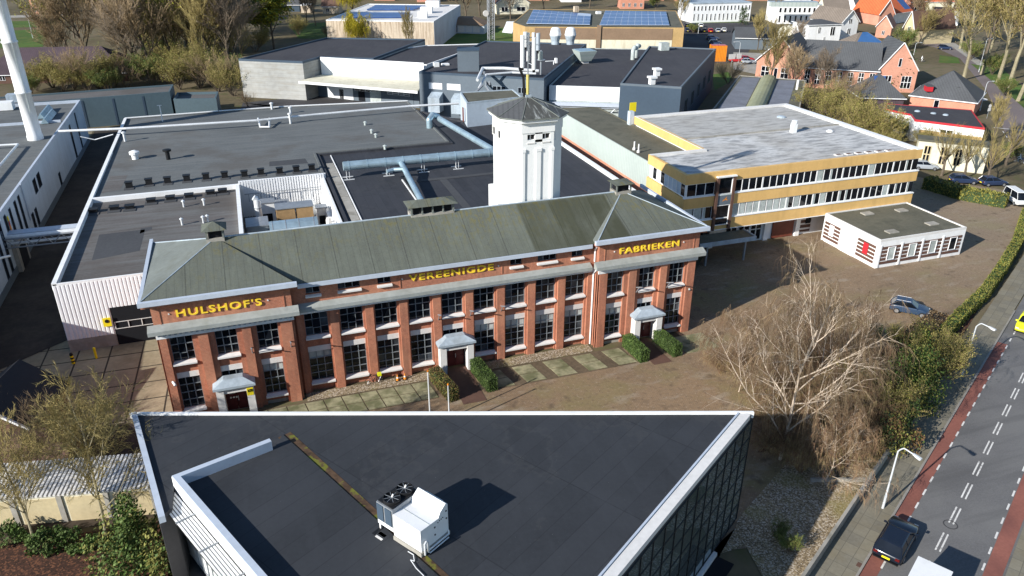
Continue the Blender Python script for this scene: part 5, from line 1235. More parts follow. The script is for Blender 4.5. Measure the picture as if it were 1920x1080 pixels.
# solar-roof building
ZS = 9.5
e0, e1, e2, e3, e4 = g(985,50,ZS), g(1283,52,ZS), g(1268,20,ZS), g(992,17,ZS), g(962,42,ZS)
sb_, _, _ = fbld('solar_hall', 'tan brick hall with brown fascia and two blue solar arrays on the roof', 'hall', [tuple(p.xy) for p in (e4,e0,e1,e2,e3)], ZS, X['bit_green'], X['tanbrick'], ph=.1, pw=.3)
panel(sb_, 'fascia', lerp(e0,e1,.06), lerp(e0,e1,.93), 6.0, ZS-.3, X['brownband'], .10, .09)
panel(sb_, 'white_wall', lerp(e0,e1,.06), lerp(e0,e1,.45), .5, 5.9, X['cream'], .10, .09); panel(sb_, 'white_wall', lerp(e0,e1,.48), lerp(e0,e1,.93), .5, 5.9, X['cream'], .10, .09)
panel(sb_, 'brick_pier', lerp(e0,e1,.452), lerp(e0,e1,.478), 0, ZS+.6, X['brownband'], .5, .4)
for k, (pts, nc, nr) in enumerate(((((987,45),(1106,47),(1108,27),(1000,19)),9,4),(((1124,48),(1255,48),(1249,23),(1135,21)),10,4))):
    sp = thing('solar_array', ['left','right'][k]+' blue solar array on the tan hall roof', 'solar panels', tuple(g(*pts[0],ZS)), 'solar arrays on the tan hall')
    Z0 = ZS+.1; C4 = [g(x,y,Z0) for x,y in pts]; b = MB(); 
    def bl(u, v): return C4[0]*(1-u)*(1-v)+C4[1]*u*(1-v)+C4[2]*u*v+C4[3]*(1-u)*v
    fb_ = MB().m(X['solarf']).prism([tuple(p.xy) for p in C4], Z0+.1, Z0+.2); fb_.build('rack', sp)
    for i in range(nc):
        for j in range(nr):
            if (k == 0 and j == 3 and i > 6): continue
            P = [bl((i+.05)/nc,(j+.06)/nr), bl((i+.95)/nc,(j+.06)/nr), bl((i+.95)/nc,(j+.94)/nr), bl((i+.05)/nc,(j+.94)/nr)]
            MB().m(X['solar']).prism([tuple(p.xy) for p in P], Z0+.201, Z0+.26).build('panel', sp)
for k, (px, py) in enumerate(((1080,22),(1122,26))):
    q = g(px,py,ZS-.1); item('roof_chimney', ['small tan chimney at the back of the solar roof','small white vent between the two solar arrays'][k], 'roof vent', MB().m(X['tan' if k==0 else 'white']).obox(q.x,q.y,ZS-.1,1.6,1.2,1.8 if k==0 else .8), q)
# beige white-roofed building
ZB = 9.0
b0, b1_, b2_, b3_ = g(611,37,ZB), g(813,40,ZB), g(863,9,ZB), g(690,7,ZB)
bb, _, bbr = fbld('beige_hall', 'beige rendered hall with white roof, solar strips and dry ivy on its wall', 'hall', [tuple(p.xy) for p in (b0,b1_,b2_,b3_)], ZB, X['sill'], X['tan'], ph=.15, pw=.4, cop=X['white'])
panel(bb, 'side_wall', b1_, b2_, 0, ZB-.02, X['bluewall'], .06, .05)
for k, pts in enumerate((((652,35),(757,34),(770,25),(668,25)),((688,20),(775,20),(800,12),(706,11)))):
    b = MB().m(X['solar']); Z0 = ZB-.1; C4 = [g(x,y,Z0) for x,y in pts]
    for j in range(4):
        t0, t1 = j/4, (j+.62)/4; P = [C4[0].lerp(C4[3],t0), C4[1].lerp(C4[2],t0), C4[1].lerp(C4[2],t1), C4[0].lerp(C4[3],t1)]; b.prism([tuple(p.xy) for p in P], Z0+.1, Z0+.5)
    tag(b.build('solar_array', loc=C4[0]), ['front','rear'][k]+' striped solar array on the white-roofed beige hall', 'solar panels', 'solar arrays on the beige hall')
for k, (px, py, s_) in enumerate(((800,24,4),(793,33,3),(812,12,5))):
    q = g(px,py,ZB-.15); item('roof_unit', ['middle','front','rear'][k]+' white box unit on the beige hall roof', 'roof unit', MB().m(X['white']).obox(q.x,q.y,ZB-.15,s_,s_*.7,2.0,radians(-22)), q, 'white box units on the beige hall')
# round roofs / hobby building between
q0, q1, q2 = g(842,62,0), g(905,62,0), g(898,42,3)
hv = thing('glass_pavilion', 'low pavilion with sloping brown roof and pale glazed side behind the halls', 'pavilion', tuple(q0))
A_, B_ = g(838,62,0), g(908,64,0); u = (B_-A_).normalized(); v = Vector((-u.y,u.x,0)); L_ = (B_-A_).length
b = MB().m(X['bluewall']).prism([tuple(p.xy) for p in (A_,B_,B_+v*10,A_+v*10)], 0, 3.0); b.build('wall', hv)
b = MB().m(X['brownband']).hexa([tuple(p+Vector((0,0,3.002))) for p in (A_-v*.5,B_-v*.5,B_+v*10.5,A_+v*10.5)],[tuple(p+Vector((0,0,5.2))) for p in (A_+v*3+u*3,B_+v*3-u*5,B_+v*8-u*5,A_+v*8+u*3)]); b.build('roof', hv)
for k in range(4): panel(hv, 'pane', A_+u*(L_*.1+L_*.2*k), A_+u*(L_*.28+L_*.2*k), .5, 2.8, X['glass'] if k == 0 else X['sill'], .06, .05)
q = g(970,58,0); item('white_tent', 'white leaning tent sheet beside the tan hall', 'tent', MB().m(X['white']).hexa([tuple(g(941,61,0)),tuple(g(960,63,0)),tuple(g(962,61,0)),tuple(g(943,59,0))],[tuple(g(950,41,3)),tuple(g(966,41,3)),tuple(g(966,40,3)),tuple(g(950,40,3))]), q)
# lattice mast
mq = g(921,75,0); mx_, my_ = mq.x, mq.y
mst = thing('lattice_mast', 'grey steel lattice mast with dishes behind the grey hall', 'mast', (mx_,my_,0))
b = MB().m(X['steel']); hw_ = .95
for sx in (-1,1):
    for sy in (-1,1): b.tube((mx_+sx*hw_,my_+sy*hw_,0),(mx_+sx*hw_,my_+sy*hw_,60),.17,5)
z = 0
while z < 60:
    for s_ in (-1,1):
        b.tube((mx_-hw_,my_+s_*hw_,z),(mx_+hw_,my_+s_*hw_,z+1.5),.09,4).tube((mx_+hw_,my_+s_*hw_,z),(mx_-hw_,my_+s_*hw_,z+1.5),.09,4).tube((mx_+s_*hw_,my_-hw_,z),(mx_+s_*hw_,my_+hw_,z+1.5),.09,4)
    z += 1.5
b.build('lattice', mst); b = MB().m(X['sill'])
for z, dx in ((9,-2.2),(17,1.2)): b.tube((mx_+dx,my_-1.3,z),(mx_+dx,my_-.9,z),1.0,14).tube((mx_+dx,my_-.9,z),(mx_,my_-.5,z),.1,5)
b.build('dish', mst)
# ---------------------------------------------------------------- houses
def house(name, label, A, B, depth, h, rise, kind, wallm, roofm, wins=(), chim=None, over=.4, solar=None, floors=1, extra=None):
    A = Vector((A[0],A[1],0)); B = Vector((B[0],B[1],0)); L = (B-A).length; u = (B-A)/L; v = Vector((-u.y,u.x,0))
    t = thing(name, label, 'house', tuple((A+B)/2))
    def P(a, d, z): p = A+u*a+v*d; return (p.x,p.y,z)
    b = MB().m(wallm); b.prism([P(0,0,0)[:2],P(L,0,0)[:2],P(L,depth,0)[:2],P(0,depth,0)[:2]], 0, h)
    o = over; r = MB().m(roofm)
    z0 = h-o*rise/(L/2 if kind == 'gable_front' else depth/2)
    if kind == 'gable_front':
        for d in (0, depth): 
            tri = [P(0,d,h),P(L,d,h),P(L/2,d,h+rise)]; b.poly(tri if d == 0 else tri[::-1])
        b.build('wall', t); th = .12
        for s_ in (0, 1):
            e = -o if s_ == 0 else L+o
            a_ = [P(e,-o,z0+.02),P(L/2,-o,h+rise+.02),P(L/2,depth+o,h+rise+.02),P(e,depth+o,z0+.02)]
            r.hexa(a_, [(x,y,z+.16) for x,y,z in a_])
    elif kind == 'gable_side':
        for a_ in (0, L):
            tri = [P(a_,0,h),P(a_,depth,h),P(a_,depth/2,h+rise)]; b.poly(tri)
        b.build('wall', t)
        for d in (-o, depth+o):
            a_ = [P(-o,d,z0+.02),P(L+o,d,z0+.02),P(L+o,depth/2,h+rise+.02),P(-o,depth/2,h+rise+.02)]
            r.hexa(a_, [(x,y,z+.16) for x,y,z in a_])
    elif kind == 'hip':
        b.build('wall', t); E = [P(-o,-o,h),P(L+o,-o,h),P(L+o,depth+o,h),P(-o,depth+o,h)]
        k = min(depth,L)/2*.95
        R1, R2 = (P(k,depth/2,h+rise), P(L-k,depth/2,h+rise)) if L >= depth else (P(L/2,k,h+rise), P(L/2,depth-k,h+rise))
        E = [(x,y,z+.01) for x,y,z in E]; r.poly(E[::-1])
        if L >= depth: r.poly([E[0],E[1],R2,R1]); r.poly([E[1],E[2],R2]); r.poly([E[2],E[3],R1,R2]); r.poly([E[3],E[0],R1])
        else: r.poly([E[0],E[1],R1]); r.poly([E[1],E[2],R2,R1]); r.poly([E[2],E[3],R2]); r.poly([E[3],E[0],R1,R2])
        g_ = MB().m(X['white']); 
        for p, q in ((E[0],E[1]),(E[1],E[2]),(E[3],E[0])): g_.tube((p[0],p[1],p[2]-.08),(q[0],q[1],q[2]-.08),.12,5)
        ro = r.build('roof', t); g_.build('gutter', ro)
    else:
        b.build('wall', t); r.prism([P(-.15,-.15,0)[:2],P(L+.15,-.15,0)[:2],P(L+.15,depth+.15,0)[:2],P(-.15,depth+.15,0)[:2]], h+.002, h+.35)
    if kind != 'hip':
        ro = r.build('roof', t)
        if kind == 'gable_front':
            g_ = MB().m(X['white'])
            for e in (-o, L+o): g_.tube(P(e,-o-.06,z0+.12), P(L/2,-o-.06,h+rise+.12), .13, 4)
            g_.build('barge_board', ro)
        elif kind == 'gable_side':
            g_ = MB().m(X['white']).tube(P(-o,-o-.08,z0+.05),P(L+o,-o-.08,z0+.05),.12,5); g_.build('gutter', ro)
    for wv in wins:
        (a0, a1, z0_, z1_) = wv[:4]; cols = wv[4] if len(wv) > 4 else 2; rows = wv[5] if len(wv) > 5 else 1
        win(t, P(a0*L,0,0)[:2], P(a1*L,0,0)[:2], z0_, z1_, cols, rows, X['white'], .07, .12)
    if chim:
        for a_, d_ in chim:
            cb = MB().m(X['pinkbrick']).obox(*P(a_*L,d_*depth,0)[:2], h+rise*.4, .8, .7, rise*.6+1.0, atan2(u.y,u.x)); cb.build('chimney', ro)
    if solar:
        (a0, a1, s0, s1) = solar; S = MB().m(X['solar'])
        def RP(a_, s_, dz=.24):
            if kind == 'gable_front': return P(L*s_/2*1.0, a_*depth, h+rise*s_+dz)
            return P(a_*L, depth/2*s_, h+rise*s_+dz)
        C = [RP(a0,s0),RP(a1,s0),RP(a1,s1),RP(a0,s1)]; S.hexa([(x,y,z-.03) for x,y,z in C],C); S.build('solar_panel', ro)
    return t, u, v, P
W2 = lambda n, z0, z1, w=.07, c=2, r=1: [((k+.5)/n-w/2, (k+.5)/n+w/2, z0, z1, c, r) for k in range(n)]
G0 = lambda x, y: g(x,y,0)
# barn with purple roof upper left
A_, B_ = G0(-40,158), G0(240,152); house('long_barn', 'long dwelling with a dark purple hipped roof half hidden by bushes', A_, B_, 16, 2.2, 5.6, 'hip', X['rust'], X['purple_tile'], W2(9,.8,2.0,.035))
house('brick_house', 'pinkish brick house with dark bay at the upper left street', G0(61,27), G0(86,28), 10, 6.5, 4, 'gable_side', X['pinkbrick'], X['brown_tile'], [(.1,.35,1,3),(.55,.9,.2,2.4),(.15,.4,4,5.6),(.6,.85,4,5.6)], [(.5,.5)])
house('brick_house', 'brick house with a shaded dark front right of its pinkish neighbour', G0(88,27), G0(113,26), 10, 6.5, 4, 'gable_side', X['salmon'], X['grey_tile'], [(.1,.4,1,3.2),(.55,.85,.2,2.6),(.2,.45,4,5.6),(.6,.85,4,5.6)])
house('brick_house', 'salmon brick house with white window above the brown trees', G0(253,20), G0(274,19), 10, 6.5, 4.5, 'gable_front', X['salmon'], X['brown_tile'], [(.25,.7,3.6,5.6)])
house('dark_barn', 'low dark timber shed beyond the yellow-green tree', G0(541,22), G0(562,22), 6, 3, 2, 'gable_side', X['navy'], X['grey_tile'])
house('cottage', 'cottage with brown roof and white gutter left of the yellow willow', G0(606,26), G0(636,26), 9, 3.4, 5, 'gable_side', X['tan'], X['brown_tile'], [(.2,.4,.8,2.2)], None, .5, (.0,.8,.5,.98))
house('garage', 'small flat garage with white fascia between park trees', G0(565,24), G0(582,24), 6, 3.0, 0, 'flat', X['tan'], X['white'])
house('white_house', 'white gabled house behind the lattice mast', G0(931,27), G0(992,26), 9, 4.5, 5.0, 'gable_front', X['cream'], X['brown_tile'], [(.15,.35,1.2,3.0),(.62,.88,1.2,3.0)])
house('red_house', 'red brick house with small white windows beyond the solar roof', G0(1163,17), G0(1207,17), 10, 7.5, 0, 'flat', X['red'] if False else X['salmon'], X['bit_brown'], W2(4,1,2.6,.1)+W2(4,4.4,6,.1))
t, u, v, P = house('white_office', 'long white two-storey office with rows of slim windows', G0(1296,43), G0(1405,40), 14, 7.2, 0, 'flat', X['white'], X['lead'], W2(16,4.6,6.4,.026,1)+W2(14,.8,3.4,.022,1))
house('white_office', 'white office wing with a mint green roof band', G0(1455,45), G0(1545,45), 14, 7.2, 0, 'flat', X['white'], X['lead'], W2(10,4.4,6.2,.05,1)+W2(9,.6,3.2,.04,1))
b = MB().m(X['mint']); p = g(1487,10,8); item('roof_light', 'mint green glazed roof strip on the white office wing', 'skylight', b.obox(p.x,p.y,7.6,18,3,1.6,radians(-18)), p)
house('white_villa', 'white rendered villa with dark slim windows and grey hipped roof', G0(1511,84), G0(1572,82), 10, 6.4, 1.2, 'hip', X['white'], X['grey_tile'], [(.3,.38,3.6,5.6),(.68,.82,2.8,5.6),(.5,.56,.2,2.4)])
house('white_villa', 'white house with a curved-looking gable and taupe roof behind the villa', G0(1573,74), G0(1604,72), 16, 5.8, 3.8, 'gable_front', X['white'], X['taupe_tile'], [(.4,.6,1.6,3.6),(.4,.6,5.2,6.8)])
house('taupe_house', 'house with big taupe roof left of the white gable', G0(1545,48), G0(1590,48), 12, 4.5, 6, 'gable_side', X['cream'], X['taupe_tile'], [])
house('brick_villa', 'dark brick house with taupe mansard roof beyond the villas', G0(1540,22), G0(1562,22), 12, 8, 4, 'gable_side', X['salmon'], X['taupe_tile'], W2(3,1,3,.12))
house('pink_villa', 'pale pink house with grey roof and tall windows', G0(1564,30), G0(1605,32), 14, 6.5, 6, 'hip', X['pinkbrick'], X['grey_tile'], W2(4,1,3.2,.1)+W2(4,4,5.6,.1))
house('grey_chapel', 'long grey-roofed building with a white arched gable end', G0(1604,38), G0(1690,34), 14, 4.5, 7.5, 'gable_side', X['white'], X['grey_tile'], [])
brh = house('blue_roof_house', 'house whose taupe roof carries a big blue solar field', G0(1592,112), G0(1668,110), 11, 3.0, 4.2, 'hip', X['taupe_tile'], X['taupe_tile'], [])
sv = MB().m(X['solar_b']); L_ = (G0(1668,110)-G0(1592,112)).length; PB = brh[3]; C = [Vector(PB(*q)) for q in ((L_*.06,-.1,3.1),(L_*.94,-.1,3.1),(L_*.56,5.0,7.0),(L_*.44,5.0,7.0))]; sv.hexa([tuple(p+Vector((0,0,.1))) for p in C],[tuple(p+Vector((0,0,.3))) for p in C]); tag(sv.build('solar_array', loc=C[0]), 'triangular bright blue solar field on the taupe roof', 'solar panels')
house('orange_roof_house', 'house with orange tiled roof and pale gable left of the yellow villa', G0(1645,48), G0(1672,47), 16, 4.5, 5, 'gable_front', X['pinkbrick'], X['orange_tile'], [(.35,.65,1.2,3)])
house('orange_roof_house', 'broad orange tiled roof with a solar strip behind the pale gable', G0(1668,46), G0(1706,40), 14, 4.2, 5.5, 'gable_side', X['white'], X['orange_tile'], [], None, .4, (.7,1.0,.1,.9))
house('orange_roof_house', 'bright orange pyramid-roofed house near the top right trees', G0(1741,26), G0(1790,26), 12, 5, 6, 'hip', X['cream'], X['orange_tile'], W2(3,1,2.8,.1))
house('orange_roof_house', 'darker orange roof house left of the bright pyramid roof', G0(1704,25), G0(1732,24), 12, 5, 5, 'gable_side', X['salmon'], X['orange_tile'], [(.3,.6,1,2.6)], [(.9,.5)])
house('pale_house', 'pale house with white flat canopy behind the roadside trees', G0(1748,46), G0(1795,48), 10, 5.5, 0, 'flat', X['white'], X['brown_tile'], W2(3,.8,2.6,.12))
house('yellow_villa', 'pale yellow gabled villa with brown roof beside the street', G0(1690,80), G0(1709,84), 16, 5.5, 5, 'gable_front', X['pale_brick'], X['brown_tile'], [(.35,.6,3.6,5.6),(.3,.45,.3,2.6),(.6,.75,.3,2.6)])
house('pink_gable_house', 'small house with red gabled dormer before the orange roofs', G0(1640,70), G0(1668,72), 10, 4, 3.5, 'gable_front', X['pinkbrick'], X['salmon'], [(.4,.6,1,2.4)])
# the school
t, u, v, P = house('old_school', 'old pink brick school with long grey roof and tall white windows', G0(1500,163), G0(1640,172), 12, 5.2, 5.6, 'gable_side', X['pinkbrick'], X['grey_tile'], W2(7,1.0,4.4,.07,2,3))
house('school_wing', 'stepped pink gable wing with two big white windows at the right end of the school', G0(1640,172), G0(1712,174), 13, 5.4, 6.4, 'gable_front', X['pinkbrick'], X['grey_tile'], [(.1,.36,1,4.0,3,2),(.62,.88,1,4.0,3,2),(.46,.54,6.2,8.2,1)], None, .15)
house('school_wing', 'left gabled wing of the school with wide eaves behind bare trees', G0(1415,148), G0(1500,158), 13, 5.0, 6.0, 'gable_front', X['pinkbrick'], X['grey_tile'], [(.12,.3,1,3.6,2,2),(.4,.48,.4,3.4,1),(.55,.72,1,3.6,2,2)])
# grey hipped houses and red-trim block
house('slate_house', 'large slate hipped house with white ridges at the street bend', G0(1702,207), G0(1822,222), 13, 3.4, 5.2, 'hip', X['salmon'], X['grey_tile'], [(.38,.46,1.2,3.0,1)])
for k, (px, py) in enumerate(((1738,148),(1795,150))):
    q = g(px,py,7); item('dormer', ['left','right'][k]+' red-cheeked dormer on the slate hipped house', 'dormer', MB().m(X['red']).obox(q.x,q.y-1,4.6,1.3,2.0,1.1,radians(-25)).m(X['grey_tile']).obox(q.x,q.y-1,5.701,1.6,2.3,.15,radians(-25)), q, 'dormers of the slate house')
house('solar_cottage', 'low slate-roofed cottage with a dark solar panel before the school', G0(1610,208), G0(1690,210), 10, 3.0, 4.5, 'hip', X['purple_tile'], X['grey_tile'], [], None, .4, (.35,.62,.25,.85))
RP_ = [g(1660,204,4.2),g(1707,214,4.2),g(1715,224,4.2),g(1847,240,4.2),g(1822,206,4.2),g(1661,194,4.2)]
rt_, _, _ = fbld('red_trim_block', 'flat white block with a bright red roof edge near the side street', 'house', [tuple(p.xy) for p in RP_], 4.2, X['bit_rear'], X['white'], ph=.05, pw=.25, cop=X['red'])
panel(rt_, 'brick_wall', lerp(RP_[2],RP_[3],.1), RP_[3], .0, 2.4, X['tanbrick'], .1, .09)
panel(rt_, 'red_fascia', RP_[2], RP_[3], 3.85, 4.25, X['red'], .12, .1); panel(rt_, 'red_fascia', RP_[0], RP_[1], 3.9, 4.25, X['red'], .12, .1)
win(rt_, lerp(RP_[2],RP_[3],.4), lerp(RP_[2],RP_[3],.58), 1.9, 3.0, 2, 1, X['white'], .15, .12)
for k, (px, py) in enumerate(((1720,209),(1750,213),(1773,216))):
    q = g(px,py,4.15); item('roof_light', ['left','middle','right'][k]+' pale dome skylight on the red-edged roof', 'skylight', MB().m(X['lead']).lathe(q,[(.55,0),(.52,.15),(.3,.25),(0,.28)],12), q, 'dome skylights on the red-edged roof')
house('garden_shed', 'small grey lean-to shed left of the red-edged block', G0(1672,244), G0(1800,258), 3, 2.3, 0, 'flat', X['conc'], X['lead'])
ah = house('arched_house', 'cream house front with tall yellow-framed windows behind bare trees', G0(1712,312), G0(1842,326), 3, 4.6, 0, 'flat', X['cream'], X['bit_green'], [])
for a0 in (.10,.34,.55): win(ah[0], ah[3](a0*(G0(1842,326)-G0(1712,312)).length,0,0)[:2], ah[3]((a0+.1)*(G0(1842,326)-G0(1712,312)).length,0,0)[:2], .9, 3.9, 2, 2, X['pale_brick'], .1, .18)
q = g(1440,52,0)
for k, (px, py, s_, m) in enumerate(((1475,72,4.5,'cream'),(1417,68,2.2,'blind'))):
    q = g(px,py); item('white_tent', ['large cream dome tent among bare trees left of the villa','small pale tent left of the cream dome'][k], 'tent', MB().m(X[m]).ball((q.x,q.y,0), s_, 14, 8), q)
house('grey_hall', 'grey-roofed low hall behind bare trees left of the school', G0(1378,92), G0(1452,94), 12, 3.6, 2.5, 'gable_side', X['slate'], X['grey_tile'], [])
# distant rows along the top edge
dr = random.Random(11)
far = [('white','grey_tile'),('salmon','brown_tile'),('pinkbrick','orange_tile'),('cream','brown_tile'),('salmon','grey_tile'),('white','orange_tile')]
desc = ['first','second','third','fourth','fifth','sixth','seventh','eighth','ninth','tenth','eleventh','twelfth','thirteenth','fourteenth']
cn = {'white':'white','salmon':'salmon brick','pinkbrick':'pink brick','cream':'cream'}; rn = {'grey_tile':'grey','brown_tile':'brown','orange_tile':'orange'}
for k, px in enumerate((640,720,800,880,1010,1070,1130,1225,1290,1350,1420,1500,1860,1905)):
    w_, r_ = far[k%6]; A_ = g(px-18,-2+(k%3)*3); B_ = g(px+20,-2+(k%3)*3)
    house('town_house', '%s far house from the left along the top edge, %s with %s roof' % (desc[k], cn[w_], rn[r_]), A_, B_, 12, 5.5+k%2, 4.5, 'gable_side' if k%2 else 'gable_front', X[w_], X[r_], W2(3,1,2.6,.1), None, .4)
# left garden garages
GA, GB = (-24,54.0), (-10.6,50.0)
gr_ = thing('garage_row', 'row of yellowish garages under a grey corrugated roof behind the garden trees', 'garages', (-17,51,0))
A_ = Vector((-26,53.6,0)); B_ = Vector((-9.9,50.2,0)); u = (B_-A_).normalized(); v = Vector((-u.y,u.x,0)); L_ = (B_-A_).length
MB().m(X['cream']).prism([tuple(p.xy) for p in (A_,B_,B_+v*3.0,A_+v*3.0)], 0, 2.6).build('wall', gr_)
b = MB(); n_ = int(L_/.30)
for k in range(n_):
    a0 = A_+u*(k*.30)-v*.35; z0, z1 = 2.62, 3.0
    for (o0, o1, hh, m) in ((0,.16,.09,'sill'),(.16,.30,.0,'conc')):
        b.m(X[m]); p0 = a0+u*o0; p1 = a0+u*o1
        b.hexa([(p0.x,p0.y,z0),(p1.x,p1.y,z0),(p1.x+v.x*3.7,p1.y+v.y*3.7,z1),(p0.x+v.x*3.7,p0.y+v.y*3.7,z1)],[(p0.x,p0.y,z0+.05+hh),(p1.x,p1.y,z0+.05+hh),(p1.x+v.x*3.7,p1.y+v.y*3.7,z1+.05+hh),(p0.x+v.x*3.7,p0.y+v.y*3.7,z1+.05+hh)])
b.build('roof', gr_)
for k in range(5): panel(gr_, 'garage_door', A_+u*(.6+3.2*k), A_+u*(3.2+3.2*k), .05, 2.2, X['pale_brick'], .05, .04)
for k in range(6): panel(gr_, 'pier', A_+u*(.1+3.2*k-.12), A_+u*(.1+3.2*k+.25), 0, 2.5, X['conc'], .10, .09)
house('dark_shed', 'dark gabled shed in shadow at the lower left edge', (-26.5,63.5), (-20.2,61.6), 6.0, 2.6, 2.2, 'gable_front', X['rust'], X['black'], [])
house('low_shed', 'low rust-roofed shed between the garden trees', (-27,57.6), (-17,56.8), 4.4, 2.0, .9, 'gable_side', X['rust'], X['brown_tile'], [])
# ---------------------------------------------------------------- vehicles
def rrect(x, w, z0, z1, r, n=3):
    P = []
    for (cy, cz, a0) in ((w/2-r,z0+r,-pi/2),(w/2-r,z1-r,0),(-w/2+r,z1-r,pi/2),(-w/2+r,z0+r,pi)):
        for k in range(n+1):
            a = a0+pi/2*k/n; P.append((x,cy+r*cos(a),cz+r*sin(a)))
    return P
def car(label, paintm, loc, rot, L=4.25, Wd=1.8, Hc=1.5, kind='hatch', group=None, rack=False, plate=True):
    t = thing('car', label, 'car', loc, group, rot)
    h = L/2; b = MB().m(paintm)
    prof = [(-h,.55,.80,.86),(-h+.12,.34,.96,.95),(-h+.6,.26,1.0,1.0),(-.3,.24,.98,1.0),(h*.42,.24,.96,1.0),(h*.62,.25,.92,.99),(h-.25,.30,.76,.93),(h-.03,.42,.62,.80)]
    if kind == 'van': prof = [(-h,.45,1.0,.97),(-h+.1,.34,1.05,1.0),(0,.3,1.05,1.0),(h*.7,.3,1.05,1.0),(h*.88,.32,.98,.96),(h,.45,.8,.84)]
    b.loft([rrect(x, Wd*k, z0, z1, .12) for x, z0, z1, k in prof]); bo = b.build('body', t, local=True, smooth=True)
    g_ = MB().m(X['glass'])
    if kind == 'van': cab = [(-h+.02,.99,1.0,.96),(-h+.08,.97,Hc-.03,.93),(h*.5,.97,Hc,.92),(h*.86,.97,1.02,.9)]
    else: cab = None
    zs, zr = (.93, Hc-.05)
    xb0, xb1, xr0, xr1 = (-h+.10,h*.40,-h+.55,h*.02) if kind != 'van' else (-h+.04,h*.86,-h+.12,h*.5)
    base = [(xb0,-Wd*.46,zs),(xb1,-Wd*.46,zs-.02),(xb1,Wd*.46,zs-.02),(xb0,Wd*.46,zs)]
    top = [(xr0,-Wd*.36,zr),(xr1,-Wd*.36,zr),(xr1,Wd*.36,zr),(xr0,Wd*.36,zr)]
    g_.hexa(base, top); g_.build('windows', t, local=True)
    r = MB().m(paintm); k = .04
    r.hexa([(xr0-.05,-Wd*.37,zr+.001),(xr1+.05,-Wd*.37,zr+.001),(xr1+.05,Wd*.37,zr+.001),(xr0-.05,Wd*.37,zr+.001)],[(xr0+.05,-Wd*.33,zr+.06),(xr1-.1,-Wd*.33,zr+.06),(xr1-.1,Wd*.33,zr+.06),(xr0+.05,Wd*.33,zr+.06)])
    for s_ in (-1,1):     # pillars
        for (xa, xt) in ((xb0,xr0),(xb1,xr1),((xb0+xb1)/2,(xr0+xr1)/2)): r.tube((xa,s_*Wd*.462,zs),(xt,s_*Wd*.362,zr),.035,5)
    r.build('roof', t, local=True)
    if rack:
        rk = MB().m(X['rim']); 
        for s_ in (-1,1): rk.tube((xr0,s_*Wd*.33,zr+.1),(xr1-.1,s_*Wd*.33,zr+.1),.025,5)
        rk.build('roof_rail', t, local=True)
    for x in (-h*.62,h*.62):
        for s_ in (-1,1):
            w = MB().m(X['rubber']).tube((x,s_*(Wd/2-.2),.32),(x,s_*(Wd/2+.012),.32),.32,16); wo = w.build('wheel', t, local=True)
            MB().m(X['rim']).tube((x,s_*(Wd/2+.0121),.32),(x,s_*(Wd/2+.02),.32),.21,12).build('rim', wo, local=True)
    for s_ in (-1,1):
        MB().m(X['lens_w']).hexa([(h-.33,s_*Wd*.36-.16,.60),(h-.06,s_*Wd*.33-.14,.56),(h-.06,s_*Wd*.33+.14,.56),(h-.33,s_*Wd*.36+.16,.60)],[(h-.36,s_*Wd*.37-.16,.755),(h-.10,s_*Wd*.34-.14,.69),(h-.10,s_*Wd*.34+.14,.69),(h-.36,s_*Wd*.37+.16,.755)]).build('headlight', t, local=True)
        MB().m(X['lens_r']).box(-h-.01,s_*Wd*.36-.14,.68,-h+.12,s_*Wd*.36+.14,.86).build('tail_light', t, local=True)
        MB().m(paintm).hexa([(xb1-.22,s_*Wd*.49,.92),(xb1-.10,s_*Wd*.49,.92),(xb1-.10,s_*Wd*.59,.94),(xb1-.22,s_*Wd*.59,.94)],[(xb1-.22,s_*Wd*.49,1.06),(xb1-.12,s_*Wd*.49,1.06),(xb1-.12,s_*Wd*.59,1.05),(xb1-.22,s_*Wd*.59,1.05)]).build('mirror', t, local=True)
    if plate: MB().m(X['signy']).box(-h-.03,-.26,.52,-h-.005,.26,.66).build('number_plate', t, local=True)
    MB().m(X['black']).box(-h+.02,-Wd*.42,.26,h-.06,Wd*.42,.33).build('underbody', t, local=True)
    remember(t); return t
pc_ = g(1662,1048,.45); c_ = Vector((pc_.x,pc_.y,.03))+RU*2.25+RN*.05
car('black car with yellow number plate driving on the red cycle lane', X['car_black'], (c_.x,c_.y,.03), RA, 4.7, 1.96, 1.55)
q = g(1706,579,.5); car('slate blue car with roof rails parked on the brown yard near the birch', X['car_blue'], (q.x,q.y,.03), radians(-47), 4.1, 1.75, 1.5, rack=True, plate=False)
p = g(1926,606,.7); car('lime yellow car cut off by the right edge of the road', X['car_yellow'], (p.x,p.y,.03), RA+pi, 4.0, 1.75, 1.5)
q = g(1905,372,.7); car('white van facing the yard beside the far hedge', X['car_white'], (q.x,q.y,.03), radians(-112), 4.6, 1.9, 2.0, kind='van')
vp = g(1722,1043,2.75); vc = Vector((vp.x,vp.y,0))-RN*1.02-RU*2.7
vn = thing('white_box_van', 'white box van roof entering at the bottom right on the road', 'van', (vc.x,vc.y,.03), None, RA)
MB().m(X['white']).box(-2.7,-1.0,.75,2.68,1.0,2.70).build('cargo_box', vn, local=True)
MB().m(X['white']).box(-2.72,-1.03,2.701,2.70,1.03,2.75).build('box_trim', vn, local=True)
MB().m(X['black']).box(-2.6,-.8,.4,2.6,.8,.749).build('chassis', vn, local=True)
for x in (-1.7,1.7):
    for s_ in (-1,1): MB().m(X['rubber']).tube((x,s_*.72,.36),(x,s_*1.0,.36),.36,14).build('wheel', vn, local=True)
